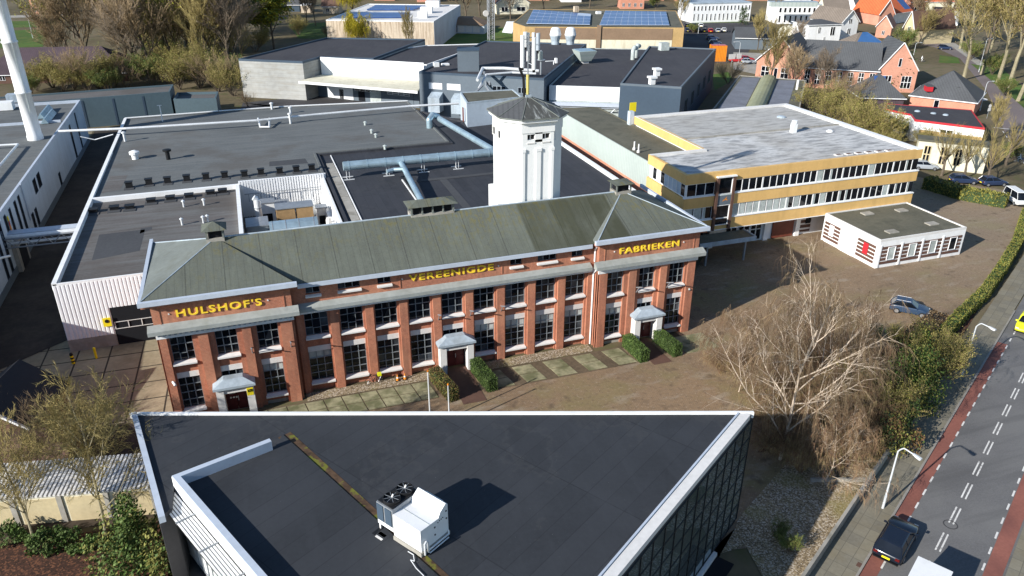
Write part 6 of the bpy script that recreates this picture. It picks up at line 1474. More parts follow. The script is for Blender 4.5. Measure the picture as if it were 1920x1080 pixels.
for k, (px, py, m, r_, lab) in enumerate(((1735,312,'car_silver',-30,'silver car half hidden behind the ochre office corner'),(1806,338,'car_navy',-25,'dark blue car behind the yard hedge below the bare trees'),(1862,342,'car_navy',-15,'navy car in tree shade behind the yard hedge'),(1772,90,'car_navy',-30,'dark blue car under the trees at the street bend'),(1404,116,'car_silver',-20,'silver blue car beside the left school wing'),(1401,111,'car_red',-20,'red car behind the silver car at the school wing'),(1380,113,'car_red',-20,'red car on the gravel left of the lamp post by the school'),(126,28,'car_white',20,'white car in the upper left street'),(1748,76,'car_black',60,'dark car before the yellow villa'))):
    q = g(px,py,.5); car(lab, X[m], (q.x,q.y,.03), radians(r_), 4.3, 1.8, 1.5)
lot = [(1289,57,'car_navy'),(1299,57.5,'car_black'),(1309,57,'car_navy'),(1320,57.5,'car_black'),(1332,58,'car_red'),(1346,58,'car_silver'),(1357,57,'car_white')]
lb = ['navy','black','navy-blue','black','dark red','silver','white']
for k, (px, py, m) in enumerate(lot):
    q = g(px,py,.5); car('%s car, %s from the left in the front row of the far car park' % (lb[k],ORD[k]), X[m], (q.x,q.y,.03), radians(62), 4.3, 1.8, 1.5, group='cars in the front row of the car park')
for k, (px, py, m) in enumerate(((1288,48,'car_black'),(1300,48,'car_navy'),(1314,48.5,'car_white'))):
    q = g(px,py,.5); car('%s parked car, %s from the left in the rear row of the far car park' % (['black','navy','white'][k],ORD[k]), X[m], (q.x,q.y,.03), radians(62), 4.3, 1.8, 1.5, group='cars in the rear row of the car park')
for k, (px, py) in enumerate(((1336,72),(1341,81),(1347,89))):
    q = g(px,py,.5); car('%s dark blue car from the back parked in the hall shadow' % ORD[k], X['car_navy'], (q.x,q.y,.03), radians(-25), 4.4, 1.8, 1.6, group='blue cars in the hall shadow')
q = g(1351,116,0); item('skip_container', 'bright orange ribbed container behind the navy hall', 'container', MB().m(X['orange']).obox(q.x,q.y+2,0,4.5,3,4.6,radians(-18)).m(X['car_red']).obox(q.x,q.y+2,4.601,4.2,2.6,.05,radians(-18)), q)
# ---------------------------------------------------------------- lamps, poles, signs
def lamp(label, base, h, adir, arm=1.5, group=None):
    t = thing('street_lamp', label, 'street lamp', tuple(base), group); x, y, z = base
    a = Vector((cos(adir),sin(adir),0)); 
    pts = [(x,y,z+h-.5)]
    for k in range(1,5): s_ = k/4; pts.append((x+a.x*.45*s_, y+a.y*.45*s_, z+h-.5+.5*sin(s_*pi/2)))
    e = Vector((x,y,z+h))+a*arm; pts.append((e.x,e.y,z+h-.02))
    MB().m(X['lamp']).tube((x,y,z),(x,y,z+1.2),.10,10).tube((x,y,z+1.2),(x,y,z+h-.5),.075,10,.055).build('pole', t)
    b = MB().m(X['lamp'])
    for i in range(len(pts)-1): b.tube(pts[i], pts[i+1], .05, 8)
    ao = b.build('arm', t)
    p2 = e+a*.62; n = Vector((-a.y,a.x,0))
    def rg(p, w, zz): return [tuple(p+n*w+Vector((0,0,zz))), tuple(p-n*w+Vector((0,0,zz)))]
    hd = MB().m(X['lamp']); A1 = Vector((e.x,e.y,z+h)); A2 = Vector((p2.x,p2.y,z+h-.03))
    hd.hexa(rg(A1,.07,-.08)+rg(A2,.13,-.09)[::-1], rg(A1,.06,.06)+rg(A2,.10,.05)[::-1]); ho = hd.build('lamp_head', t)
    ln = MB().m(X['lens_w']); A1 = A1+a*.15; A2 = A2-a*.08; ln.hexa(rg(A1,.06,-.13)+rg(A2,.1,-.13)[::-1], rg(A1,.06,-.091)+rg(A2,.1,-.095)[::-1]); ln.build('lens', ho)
    return t
ad = RA-pi/2
b_ = g(1655,952.6,.12); lamp('tall grey street lamp on the pavement beside the pebble bed', (b_.x,b_.y,.12), 5.75, ad-.35, 1.1)
b_ = g(1803.6,702,.12); lamp('tall grey street lamp on the pavement beside the clipped hedge', (b_.x,b_.y,.12), 5.75, ad-.35, 1.1)
b_ = g(1928,504,.12); 
for k, (px, py, h, lab, a_) in enumerate(((1837,208,6.5,'curved street lamp at the side street by the slate house',.1),(1711,112,5,'street lamp in front of the yellow villa',.0),(62,72,9,'thin tall street lamp on the lawn at the upper left',2.8),(1309,63,7,'white lamp post in front of the far car park',2.8),(1384,117,6,'lamp post on the gravel by the school lot',3.0),(1835,135,9,'slim green pole among the roadside plane trees',.1))):
    b_ = g(px,py); lamp(lab, (b_.x,b_.y,0), h, a_, 1.6)
for k, (px, py, Y) in enumerate(((802,697,54.2),(840,722,53.4))):
    p = aY(px,py,Y); b = MB().m(X['pipe']).tube((p.x,p.y,0),(p.x,p.y,p.z),.07,10,.05).m(X['orange']).tube((p.x,p.y,p.z),(p.x,p.y,p.z+.12),.08,10)
    item('flagpole', ['taller left','right'][k]+' bare metal flagpole before the middle doorway', 'flagpole', b, (p.x,p.y,0), 'flagpoles before the middle doorway')
q = g(1850,222); item('traffic_sign', 'small white round-cornered traffic sign on a post at the side street', 'traffic sign', MB().m(X['steel']).tube((q.x,q.y,0),(q.x,q.y,2.6),.05,6).m(X['sill']).box(q.x-.4,q.y-.08,1.6,q.x+.4,q.y-.051,2.3).m(X['sill']).tube((q.x,q.y-.08,2.7),(q.x,q.y-.05,2.7),.4,12), q)
q = g(1377,198,0)
sgn = g(1379,125,0); item('estate_signs', 'pair of small white boards on posts by the school lot', 'sign', MB().m(X['sill']).box(sgn.x-2.6,sgn.y,2.2,sgn.x-.4,sgn.y+.1,3.6).box(sgn.x+.1,sgn.y,2.2,sgn.x+1.6,sgn.y+.1,3.6).m(X['steel']).tube((sgn.x-1.5,sgn.y+.06,0),(sgn.x-1.5,sgn.y+.06,2.2),.06,5).tube((sgn.x+.9,sgn.y+.06,0),(sgn.x+.9,sgn.y+.06,2.2),.06,5), sgn)
q = g(1838,186); item('zebra_island', 'white painted traffic island post at the side street bend', 'post', MB().m(X['sill']).tube((q.x,q.y,.03),(q.x,q.y,1.5),.15,8).lathe((q.x,q.y,.035),[(1.6,0),(1.5,.08),(0,.1)],14), q)
q = rd(45.2, 7.55, .12)
tag(MB().m(X['rust']).obox(q.x,q.y,.121,.45,.32,.012,RA).build('drain_cover', loc=q), 'small rusty drain cover in the pavement edge behind the black car', 'drain cover')
# low wall along the pebble bed
b = MB().m(X['conc']); P = [rd(38,9.76), rd(61.5,9.78), rd(61.5,10.0), rd(38,9.98)]; b.prism([tuple(p.xy) for p in P], 0, .95); item('garden_wall', 'low concrete wall between pebble bed and pavement', 'wall', b, rd(50,9.8))
b = MB().m(X['conc']); P = [g(1637,905),g(1520,905)]; b.prism([(P[1].x,P[1].y),(P[0].x,P[0].y),(P[0].x+.05,P[0].y+.2),(P[1].x+.05,P[1].y+.2)],0,.35); item('bed_edging', 'low concrete edging at the back of the pebble bed', 'kerb', b, P[1])
# ---------------------------------------------------------------- bicycles, cones
def bicycle(label, loc, rot, m, lean=0.0):
    t = thing('bicycle', label, 'bicycle', loc, None, rot); t.rotation_euler.x = lean
    for x in (-.52,.52):
        w = MB().m(X['rubber']); N = 16
        for k in range(N):
            a0, a1 = 2*pi*k/N, 2*pi*(k+1)/N; w.tube((x+.33*cos(a0),0,.34+.33*sin(a0)),(x+.33*cos(a1),0,.34+.33*sin(a1)),.022,4)
        w.m(X['rim'])
        for k in range(6): a0 = pi*k/6; w.tube((x-.32*cos(a0),0,.34-.32*sin(a0)),(x+.32*cos(a0),0,.34+.32*sin(a0)),.006,3)
        w.build('wheel', t, local=True)
    MB().m(m).tube((-.52,0,.34),(-.12,0,.34),.02,5).tube((-.52,0,.34),(-.22,0,.86),.02,5).tube((-.12,0,.34),(-.25,0,.95),.022,5).tube((-.12,0,.34),(.36,0,.84),.025,5).tube((-.2,0,.78),(.38,0,.88),.022,5).tube((.36,0,.98),(.52,0,.34),.02,5).build('frame', t, local=True)
    MB().m(X['black']).hexa([(-.4,-.08,.94),(-.12,-.03,.95),(-.12,.03,.95),(-.4,.08,.94)],[(-.4,-.07,1.0),(-.12,-.02,.99),(-.12,.02,.99),(-.4,.07,1.0)]).build('saddle', t, local=True)
    MB().m(X['rim']).path([(.22,-.3,1.05),(.36,-.1,1.05),(.36,.1,1.05),(.22,.3,1.05)],.016,5).build('handlebar', t, local=True)
    return t
bicycle('bicycle leaning on the brick wall with a neon crate, left of the middle doorway', (8.0,62.55,.05), radians(3), X['car_black'], radians(-8))
item('bike_crate', 'small neon yellow crate on the bicycle at the brick wall', 'crate', MB().m(X['car_yellow']).box(8.35,62.25,.95,8.7,62.6,1.2), (8.5,62.4,.95))
for k, x in enumerate((10.2,10.9)):
    item('traffic_cone', ['left','right'][k]+' small orange and white traffic cone by the brick wall', 'traffic cone', MB().m(X['black']).box(x-.2,62.2,.05,x+.2,62.6,.09).m(X['orange']).lathe((x,62.4,.09),[(.16,0),(.11,.22)],12).m(X['sill']).lathe((x,62.4,.09),[(.11,.22),(.08,.36)],12).m(X['orange']).lathe((x,62.4,.09),[(.08,.36),(.03,.6),(0,.6)],12), (x,62.4,.05), 'traffic cones at the brick wall')
# ---------------------------------------------------------------- people on bicycles (tiny in the photograph)
def person(label, loc, rot, top, leg):
    J = [((0,0,.95),.14),((0,0,1.15),.15),((.08,0,1.38),.16),((.12,0,1.5),.07),((.16,0,1.62),.10),((.17,0,1.74),.09),
         ((.08,.2,1.4),.06),((.25,.26,1.18),.05),((.42,.28,1.06),.045),((.08,-.2,1.4),.06),((.25,-.26,1.18),.05),((.42,-.28,1.06),.045),
         ((0,.1,.92),.1),((.34,.11,.82),.08),((.22,.12,.42),.06),((.34,.12,.36),.05),((0,-.1,.92),.1),((.30,-.11,.66),.08),((.14,-.12,.24),.06),((.27,-.12,.18),.05)]
    E_ = [(0,1),(1,2),(2,3),(3,4),(4,5),(2,6),(6,7),(7,8),(2,9),(9,10),(10,11),(0,12),(12,13),(13,14),(14,15),(0,16),(16,17),(17,18),(18,19)]
    me = bpy.data.meshes.new('person'); me.from_pydata([(x-.22,y,z) for (x,y,z),r in J], E_, [])
    o = bpy.data.objects.new('person', me); COL.objects.link(o); o.location = loc; o.rotation_euler.z = rot
    sk = o.modifiers.new('skin','SKIN'); 
    lay = me.skin_vertices[0].data if me.skin_vertices else None
    if lay is None:
        bpy.context.view_layer.objects.active = o; bpy.ops.mesh.customdata_skin_add(); lay = me.skin_vertices[0].data
    for i, (_, r) in enumerate(J): lay[i].radius = (r, r)
    lay[0].use_root = True
    ss = o.modifiers.new('sub','SUBSURF'); ss.levels = ss.render_levels = 1
    me.materials.append(top); return tag(o, label, 'person')
for k, (px, py, r_, m, lab) in enumerate(((1728,116,-35,'white','in a white jacket cycling toward the villa street'),(1816,176,130,'car_black','in dark clothes cycling up the side street'),(1908,306,120,'navy','in dark blue cycling past the bare trees'))):
    q = g(px,py,.03); bicycle('bicycle ridden by the person '+lab.split(' cycling')[0], (q.x,q.y,.05), radians(r_), X['car_black']); person('person '+lab, (q.x,q.y,.05), radians(r_), X[m], None)
# ---------------------------------------------------------------- foliage
def leaf(b, p, s, r):
    a = Vector((r.gauss(0,1),r.gauss(0,1),r.gauss(0,1))).normalized(); c = a.orthogonal().normalized(); d = a.cross(c)
    p = Vector(p); b.poly([p+c*s, p+d*s*.6, p-c*s, p-d*s*.6])
def hedge(label, pts, w, h, mats, dens=60, s=.09, jit=.05, name='hedge', group=None, seed=1, zb=0.0):
    r = random.Random(seed); t = thing(name, label, 'hedge', tuple(pts[0]), group)
    c = MB().m(mats[0]); lv = MB()
    for i in range(len(pts)-1):
        A, B = Vector((pts[i][0],pts[i][1],zb)), Vector((pts[i+1][0],pts[i+1][1],zb)); u = (B-A); L = u.length; u /= L; n = Vector((-u.y,u.x,0)); a0 = atan2(u.y,u.x)
        m_ = (A+B)/2; c.obox(m_.x,m_.y,zb,L-.1,w-.2,h-.12,a0)
        for k in range(int(dens*L*(w+2*h))):
            x = r.random()*L; q = r.random()*(w+2*h)
            if q < w: y, z = q-w/2, h
            elif q < w+h: y, z = w/2, q-w
            else: y, z = -w/2, q-w-h
            bump_ = (.10*sin(x*2.1+i)+.07*sin(x*5.3+y*4))*(jit/.05); z = max(z+(bump_ if q < w else 0), .03)
            lv.m(r.choice(mats[1:])); leaf(lv, A+u*(x+r.gauss(0,.03))+n*(y*(1+.08*sin(x*3)*(jit>.03))+r.gauss(0,jit))+Vector((0,0,z+r.gauss(0,jit))), s*r.uniform(.6,1.4), r)
        for x in (0, L):
            for k in range(int(dens*w*h)): lv.m(r.choice(mats[1:])); leaf(lv, A+u*(x+r.gauss(0,.05))+n*(r.random()-.5)*w+Vector((0,0,r.random()*h)), s*r.uniform(.6,1.4), r)
    c.build('stems', t); lv.build('foliage', t); return t
HG = [X['leaf_d'],X['leaf_g'],X['leaf_g'],X['leaf_d'],X['leaf_l']]
for (x0, y0, x1, y1, lab, ms) in ((13.55,61.6,14.35,57.3,'brown-tinged clipped hedge left of the middle doorway path',[X['leaf_d'],X['leaf_r'],X['leaf_o'],X['leaf_r'],X['leaf_d']]),(17.7,61.9,18.15,57.7,'dark green clipped hedge right of the middle doorway path',HG),(33.75,61.4,33.95,57.8,'green clipped hedge left of the right doorway path',HG),(37.2,61.3,37.6,57.7,'green clipped hedge right of the right doorway path',HG)):
    hedge(lab, [(x0,y0),(x1,y1)], 1.0, 1.35, ms, 330, .055, jit=.02, seed=int(x0*10))
hp = [g(x,y) for x,y in ((1745,660),(1800,600),(1842,560),(1876,512),(1905,462),(1922,405))]
hedge('long yellow-green clipped hedge along the pavement', hp, 1.1, 1.25, [X['leaf_d'],X['leaf_h'],X['leaf_h'],X['leaf_o'],X['leaf_g']], 90, .08, jit=.035, seed=4)
hp = [g(x,y) for x,y in ((1735,352),(1800,372),(1885,388))]
hedge('tall yellowish hedge between yard and bare trees', hp, 2.2, 1.9, [X['leaf_d'],X['leaf_h'],X['leaf_o'],X['leaf_h']], 30, .14, seed=5)
def blob(name, label, cat, P, rx, ry, rz, mats, n, s, seed=1, stems=None, group=None, hollow=.45):
    r = random.Random(seed); t = thing(name, label, cat, (P[0],P[1],P[2] if len(P) > 2 else 0), group); lv = MB()
    z0 = P[2] if len(P) > 2 else 0
    cl = [(Vector((r.gauss(0,.42),r.gauss(0,.42),r.uniform(.15,.85))), r.uniform(.25,.5)) for _ in range(max(8,n//260))]
    for k in range(n):
        c, q = r.choice(cl); d = Vector((r.gauss(0,1),r.gauss(0,1),r.gauss(0,1))).normalized()*q*r.uniform(hollow,1)
        p = c+d; 
        if p.z < 0: p.z = -p.z*.3
        lv.m(mats[int(abs(c.x*7+c.y*3))%len(mats)] if r.random() < .7 else r.choice(mats)); leaf(lv, (P[0]+p.x*rx,P[1]+p.y*ry,z0+p.z*rz), s*r.uniform(.6,1.4), r)
    lv.build('foliage', t)
    b = MB().m(X['bark'])
    for k in range(7): a = r.uniform(0,6.28); b.tube((P[0]+.1*cos(a),P[1]+.1*sin(a),z0),(P[0]+rx*.5*cos(a),P[1]+ry*.5*sin(a),z0+rz*.6),.05*max(rx,1)*.5,5,.02)
    b.build('stems', t); return t
# ---------------------------------------------------------------- trees
def grow(seed, h, style):
    r = random.Random(seed); T = MB(); C = MB(); S = style
    T.m(S['bark']); C.m(S['twig'])
    tips = []
    def br(p, d, L, rad, lev):
        n = 3 if lev < 3 else 2
        pts = [p]; dd = d.copy()
        for k in range(n):
            dd = (dd+Vector((r.gauss(0,1),r.gauss(0,1),r.gauss(0,.6)))*S['wig']+Vector((0,0,S['up'][min(lev,len(S['up'])-1)]))).normalized(); pts.append(pts[-1]+dd*(L/n))
        M_ = T if lev <= S.get('tl',1) else C
        sides = (7,5,4,3,3,3)[lev]
        last = lev == S['lev']
        for k in range(n):
            r0 = rad*(1-.55*k/n); r1 = rad*(1-.55*(k+1)/n)
            if last and k == n-1: r1 = 0
            M_.tube(pts[k], pts[k+1], r0, sides, r1, cap=False)
        if last: tips.append((pts[-1], dd)); return
        kids_ = S['kids'][lev]
        for i in range(kids_):
            t = S['t0'][lev]+(1-S['t0'][lev])*(i+r.random()*.8)/kids_; t = min(t,.99); s_ = t*n; k = int(s_); q = pts[k].lerp(pts[k+1], s_-k)
            ax = (pts[k+1]-pts[k]).normalized(); o = ax.orthogonal().normalized(); o.rotate(Matrix.Rotation(r.uniform(0,6.28) if lev else i*2.4+r.uniform(-.4,.4), 3, ax))
            sp = S['spread'][lev]*r.uniform(.7,1.25); nd = (ax*cos(sp)+o*sin(sp)).normalized()
            br(q, nd, L*S['len'][lev]*r.uniform(.7,1.2)*(1.15-.5*t if lev == 0 else 1), max(rad*(1-.5*t)*S['rr'],S['rmin']), lev+1)
    k0 = S.get('stems',1)
    for i in range(k0):
        a = r.uniform(0,6.28); d = Vector((cos(a)*S.get('slean',.25)*(k0>1),sin(a)*S.get('slean',.25)*(k0>1),1)).normalized()
        br(Vector((.15*cos(a)*(k0>1),.15*sin(a)*(k0>1),-.1)), d, h*S['trunk']*(r.uniform(.8,1.1) if k0>1 else 1), h*S['rad'], 0)
    if S.get('leaves'):
        for p, d in tips:
            for k in range(S['leaves']): C.m(r.choice(S['lm'])); leaf(C, p+Vector((r.gauss(0,1),r.gauss(0,1),r.gauss(0,1)))*S['ls']*1.6, S['ls']*r.uniform(.6,1.4), r)
    if S.get('hang'):
        for p, d in tips:
            for k in range(S['hang']):
                q = p+Vector((r.gauss(0,.12),r.gauss(0,.12),0))*h*.03; Lh = h*S['hl']*r.uniform(.4,1.2); Lh = min(Lh, max(q.z-.3,.3)); C.m(r.choice(S['lm']))
                m1 = q+Vector((d.x*.3+r.gauss(0,.1),d.y*.3+r.gauss(0,.1),-.4))*Lh*.5; m2 = m1+Vector((r.gauss(0,.08),r.gauss(0,.08),-.6))*Lh
                C.tube(q, m1, S['hr'], 3, S['hr']*.8, cap=False).tube(m1, m2, S['hr']*.8, 3, 0, cap=False)
    return T, C, tips
ST = dict(bark=X['bark'], twig=X['twig'], wig=.075, up=(.04,.16,.16,.14,.10), lev=4, kids=(15,9,7,6), t0=(.22,.2,.2,.15), spread=(.62,.48,.45,.45), len=(.55,.5,.5,.5), rr=.5, rmin=.017, trunk=.85, rad=.016, tl=1)
def sty(**k): d = dict(ST); d.update(k); return d
STY = {
 'bare': sty(), 'olive': sty(twig=X['twig_o'], kids=(15,9,7,6), spread=(.55,.45,.45,.45)), 'grey': sty(twig=X['twig_g'], spread=(.5,.5,.5,.5), up=(.08,.18,.15,.1,.05)),
 'spring': sty(twig=X['twig_o'], leaves=9, lm=[X['leaf_y'],X['leaf_y'],X['leaf_l']], ls=.2, kids=(12,7,6,3), up=(.05,.1,.08,.0,0)),
 'budding': sty(twig=X['twig_o'], kids=(14,8,7,4), spread=(.55,.5,.5,.5), leaves=2, lm=[X['leaf_o'],X['leaf_y'],X['leaf_h']], ls=.11),
 'green': sty(twig=X['twig_o'], leaves=5, lm=[X['leaf_g'],X['leaf_o'],X['leaf_g']], ls=.17, kids=(12,7,6,3)),
 'shrub': sty(twig=X['twig_o'], stems=9, slean=.55, lev=3, kids=(9,7,6), trunk=.8, rad=.010, t0=(.2,.2,.15), leaves=2, lm=[X['leaf_o'],X['leaf_h'],X['twig_o']], ls=.12),
 'shrubg': sty(twig=X['twig_o'], stems=9, slean=.6, lev=3, kids=(7,6,5), trunk=.8, rad=.010, t0=(.15,.2,.15), leaves=6, lm=[X['leaf_l'],X['leaf_o'],X['leaf_g']], ls=.13),
 'shrubb': sty(twig=X['twig'], stems=10, slean=.5, lev=3, kids=(8,6,5), trunk=.85, rad=.009, t0=(.2,.2,.15)),
 'willow': sty(bark=X['bark'], twig=X['willow'], lev=3, kids=(12,8,6), up=(.05,.1,.02,0), trunk=.6, hang=3, hl=.28, hr=.035, lm=[X['willow'],X['willow'],X['leaf_y']], len=(.75,.5,.5)),
 'plane': sty(bark=X['plane_bark'], twig=X['twig_o'], kids=(10,7,6,5), t0=(.38,.25,.2,.15), trunk=.9, rad=.018, spread=(.6,.6,.6,.6), leaves=1, lm=[X['leaf_o'],X['twig_o'],X['twig']], ls=.07),
 'pollard': sty(bark=X['bark'], twig=X['twig_o'], stems=1, lev=3, kids=(9,9,6), t0=(.55,.1,.1), trunk=.45, len=(1.3,.5,.5), spread=(.5,.35,.4), up=(.02,.1,.1,0), rad=.03),
 'conifer': sty(bark=X['bark'], twig=X['leaf_d'], lev=2, kids=(60,9), t0=(.06,.1), spread=(1.4,.6), len=(.22,.5), up=(.0,-.03,0), trunk=1.0, leaves=3, lm=[X['leaf_d'],X['leaf_d'],X['leaf_g']], ls=.2, rad=.02, tl=0),
}
PROTO = {}
def tree(kind, label, px, py, h, name=None, group=None, rot=None, pos=None, var=0, sx=1.0):
    q = pos if pos is not None else g(px,py); key = (kind, var)
    nm = name or {'shrub':'shrub','shrubg':'shrub','shrubb':'shrub','shrubd':'shrub','conifer':'conifer'}.get(kind,'tree')
    cat = 'shrub' if nm == 'shrub' else 'tree'
    if key not in PROTO:
        PROTO[key] = None
        S = STY[kind]; T, C, _ = grow(sum(map(ord,kind))*7+var*101+3, 10.0, S); t = thing(nm, label, cat, (q.x,q.y,0), group)
        a = T.build('trunk', t, local=True); b = C.build('crown', t, local=True); PROTO[key] = (t, a, b)
    else:
        t0, a0, b0 = PROTO[key]; t = thing(nm, label, cat, (q.x,q.y,0), group)
        for x in (a0, b0): c = x.copy(); COL.objects.link(c); c.parent = t
    s = h/9.5; t.scale = (s*sx, s*sx, s); t.rotation_euler.z = rot if rot is not None else (px*1.7+py*.9) % 6.28
    return t
ORD2 = ORD+['seventeenth','eighteenth','nineteenth','twentieth']
TL = [  # kind, px, py(base), height, variant, width, label
('bare',168,122,20,0,1.2,'tall bare brown tree behind the purple roof, left of two'),('bare',238,116,21,1,1.2,'tall bare brown tree behind the purple roof, right of two'),
('grey',320,76,22,0,1.2,'tall grey bare tree on the upper left above the green bush'),('bare',356,140,20,1,1.25,'big spreading bare tree right of the purple roof'),
('olive',408,142,19,0,1.2,'big spreading olive-tinged bare tree left of the concrete hall'),('bare',440,92,19,0,1.2,'bare tree left of the yellow-green tree'),
('green',268,96,15,0,1.2,'leafy green tree between bare trees above the purple roof'),('spring',514,92,18,0,1.25,'rounded yellow-green tree in spring leaf behind the concrete hall'),
('grey',462,58,20,1,1.1,'slim grey bare tree at the top left of the yellow-green tree'),('bare',285,52,20,0,1.2,'bare tree at the top edge left of the leafy green tree'),
('bare',395,60,22,1,1.3,'wide bare tree at the top edge in the upper left wood'),('olive',205,66,20,0,1.2,'olive bare tree beside the upper left lawn'),('grey',140,72,15,0,1.2,'grey bare tree at the right end of the upper left lawn'),
('bare',122,132,14,1,1.1,'half-height bare tree in front of the purple roof ridge'),('olive',450,140,15,1,1.2,'olive bare tree leaning over the concrete hall corner'),
('bare',240,30,18,1,1.2,'bare tree at the top edge above the salmon house'),('grey',350,25,20,1,1.3,'far grey bare tree at the top edge of the upper left wood'),('bare',430,22,20,0,1.3,'far brown bare tree at the top edge left of the dark barn'),
('grey',575,46,14,0,1,'left of two slim park trees beside the beige hall'),('grey',592,48,14,1,1,'right of two slim park trees beside the beige hall'),
('willow',672,94,12,0,1.1,'rounded yellow weeping willow in front of the beige hall wall'),('willow',662,34,17,0,1.2,'yellow weeping willow behind the white-roofed hall'),
('olive',768,104,11,0,.8,'dry bare tree against the beige hall wall'),('bare',875,42,18,0,1.3,'bare tree between beige hall and lattice mast'),('grey',957,42,16,0,1.1,'bare tree in front of the white gabled house'),
('olive',900,30,18,1,1.3,'olive bare tree left of the lattice mast top'),('bare',1020,18,14,1,1.4,'bare tree behind the solar hall roof'),('bare',1105,16,15,0,1.2,'bare brown tree left of the red house'),('green',1230,24,8,0,1.2,'low green tree behind the right solar array'),
('olive',1275,40,10,0,1.1,'olive tree left of the white office'),('conifer',1393,46,6,0,1.2,'dark clipped conifer before the white office'),
('olive',1442,166,13,0,1.1,'bare olive tree rising before the left school gable'),('bare',1490,172,9,0,1.3,'bare brown tree before the long school roof'),('grey',1545,178,8.5,0,1.3,'grey bare tree before the long school roof, further right'),
('olive',1420,95,10,1,1.0,'olive bare tree by the grey low hall'),('grey',1496,100,8,1,1.2,'bare tree left of the white villa'),('bare',1455,40,22,1,.9,'tall bare tree before the white office wing'),
('conifer',1676,170,9,1,1.1,'dark conifer in front of the school gable'),('olive',1722,84,10,1,1.3,'golden-brown tree beside the yellow villa'),
('plane',1806,150,22,0,1.1,'pale-trunked plane tree nearest the slate house'),('plane',1840,140,24,1,1.1,'thick pale plane tree in the middle of the roadside row'),('plane',1870,155,24,0,1.1,'plane tree with pale leaning trunk right of the thick one'),('plane',1890,165,24,1,1.1,'plane tree left of the grey gate at the right edge'),('plane',1908,190,24,0,1.1,'plane tree at the right edge of the side street'),
('plane',1800,92,20,1,1.2,'plane tree at the back of the roadside row'),('olive',1850,100,18,0,1.3,'olive tree behind the thick plane tree'),('bare',1905,110,20,0,1.3,'bare tree at the right edge behind the plane row'),('bare',1780,55,16,1,1.2,'bare tree in front of the bright orange roof'),('olive',1860,50,18,1,1.4,'olive tree at the top right corner'),('bare',1830,25,16,0,1.4,'far bare tree at the top right corner'),('bare',1720,45,12,0,1.1,'bare tree between orange roofs and yellow villa'),
('pollard',1765,330,8,0,1,'left pollarded tree before the arched house'),('pollard',1806,336,8,1,1,'middle pollarded tree before the arched house'),('pollard',1850,345,8.5,0,1,'right pollarded tree before the arched house'),('pollard',1885,310,8,1,1.1,'pollarded tree by the kerb of the side street'),('olive',1862,262,7,0,1,'small olive tree at the end of the red-edged block'),
('bare',1600,30,14,0,1,'bare tree between the chapel and villas'),('grey',1690,30,14,0,1,'grey tree beside the chapel end'),
]
for k, px, py, h, v, sx, lab in TL: tree(k, lab, px, py, h, var=v, sx=sx*(1.15 if px < 480 and k != 'green' else 1))
SL = [('shrub',100,165,7,'olive shrub before the purple roof, left end'),('shrubb',140,168,9,'brown twiggy shrub before the purple roof, left of centre'),('shrub',185,166,8,'yellowish shrub before the purple roof, right of centre'),('shrubb',218,160,7,'brown twiggy shrub at the right end of the purple roof'),('shrubg',285,160,7,'light green leafy shrub behind the teal shed'),('shrub',338,168,8,'yellowish shrub behind the lower teal shed, left'),('shrub',375,165,9,'yellowish shrub behind the lower teal shed, right'),('shrubb',410,172,8,'brown shrub right of the lower teal shed'),('shrub',438,180,7,'olive shrub against the concrete hall'),('shrubg',60,175,4,'green shrub behind the works roof at the chimney'),('shrubg',308,116,7,'dark green shrub under the bare trees'),('shrub',320,130,6,'small olive shrub beside the wood edge'),
('shrub',355,150,8,'olive shrub in the second row behind the teal shed, left'),('shrub',395,155,8,'olive shrub in the second row behind the teal shed, right'),('shrubg',430,160,7,'green shrub in the second row beside the concrete hall'),('shrub',300,150,7,'olive shrub behind the light green leafy shrub'),('shrub',70,170,5,'olive shrub before the purple roof near the chimney'),('shrub',120,172,6,'low olive shrub at the foot of the brown twiggy shrub'),('shrub',165,172,6,'low olive shrub between the brown and yellowish shrubs'),('shrubg',205,172,5,'low green shrub by the purple roof end'),('shrubb',240,165,6,'low brown shrub at the purple roof corner'),('shrubb',465,200,3,'dry shrub at the foot of the concrete hall'),('shrub',480,98,7,'olive shrub under the yellow-green tree, left'),('shrub',560,66,6,'olive shrub under the yellow-green tree, right'),('shrubb',615,72,4,'brown reed shrub at the beige hall corner'),('shrubg',105,52,4,'dark shrub on the upper left lawn'),('shrubb',90,44,3,'brown shrub by the upper left street'),
('shrubb',1365,158,5,'dark brown shrub beside the vaulted shed'),('shrub',1528,225,7,'olive shrub right of the vaulted shed'),('shrubb',1555,215,7,'brown shrub below the school windows'),('shrub',1570,250,7,'yellow-olive shrub behind the office roof, left'),('shrub',1605,262,7.5,'yellow-olive shrub behind the office roof, middle'),('shrub',1640,270,7,'yellow-olive shrub behind the office roof, right'),('shrubb',1590,200,6,'brown shrub before the solar cottage'),('shrub',1660,285,4,'grey-olive shrub by the red-edged block'),('shrubg',1690,255,3,'small green shrub below the red-edged block'),('shrub',1735,285,4,'olive shrub between red-edged block and arched house, left'),('shrub',1790,290,4,'olive shrub between red-edged block and arched house, right'),('shrubg',1690,92,6,'dark green shrub beside the yellow villa'),('shrubg',1860,140,5,'green shrub under the plane trees'),('shrubg',1885,180,4,'green shrub by the side street kerb'),('shrubg',1820,112,5,'leafy green shrub behind the plane row'),('shrubb',1545,104,3,'brown shrub in front of the white villa'),('shrubg',1470,118,5,'green shrub behind the school roof'),
('shrubb',830,40,5,'brown shrub beside the beige hall'),('shrubg',1300,62,3,'small green shrub by the car park'),('shrubg',1900,300,3,'green shrub at the right edge of the side street')]
for i, (k, px, py, h, lab) in enumerate(SL): tree(k, lab, px, py, h, var=i%2, sx=1.25)
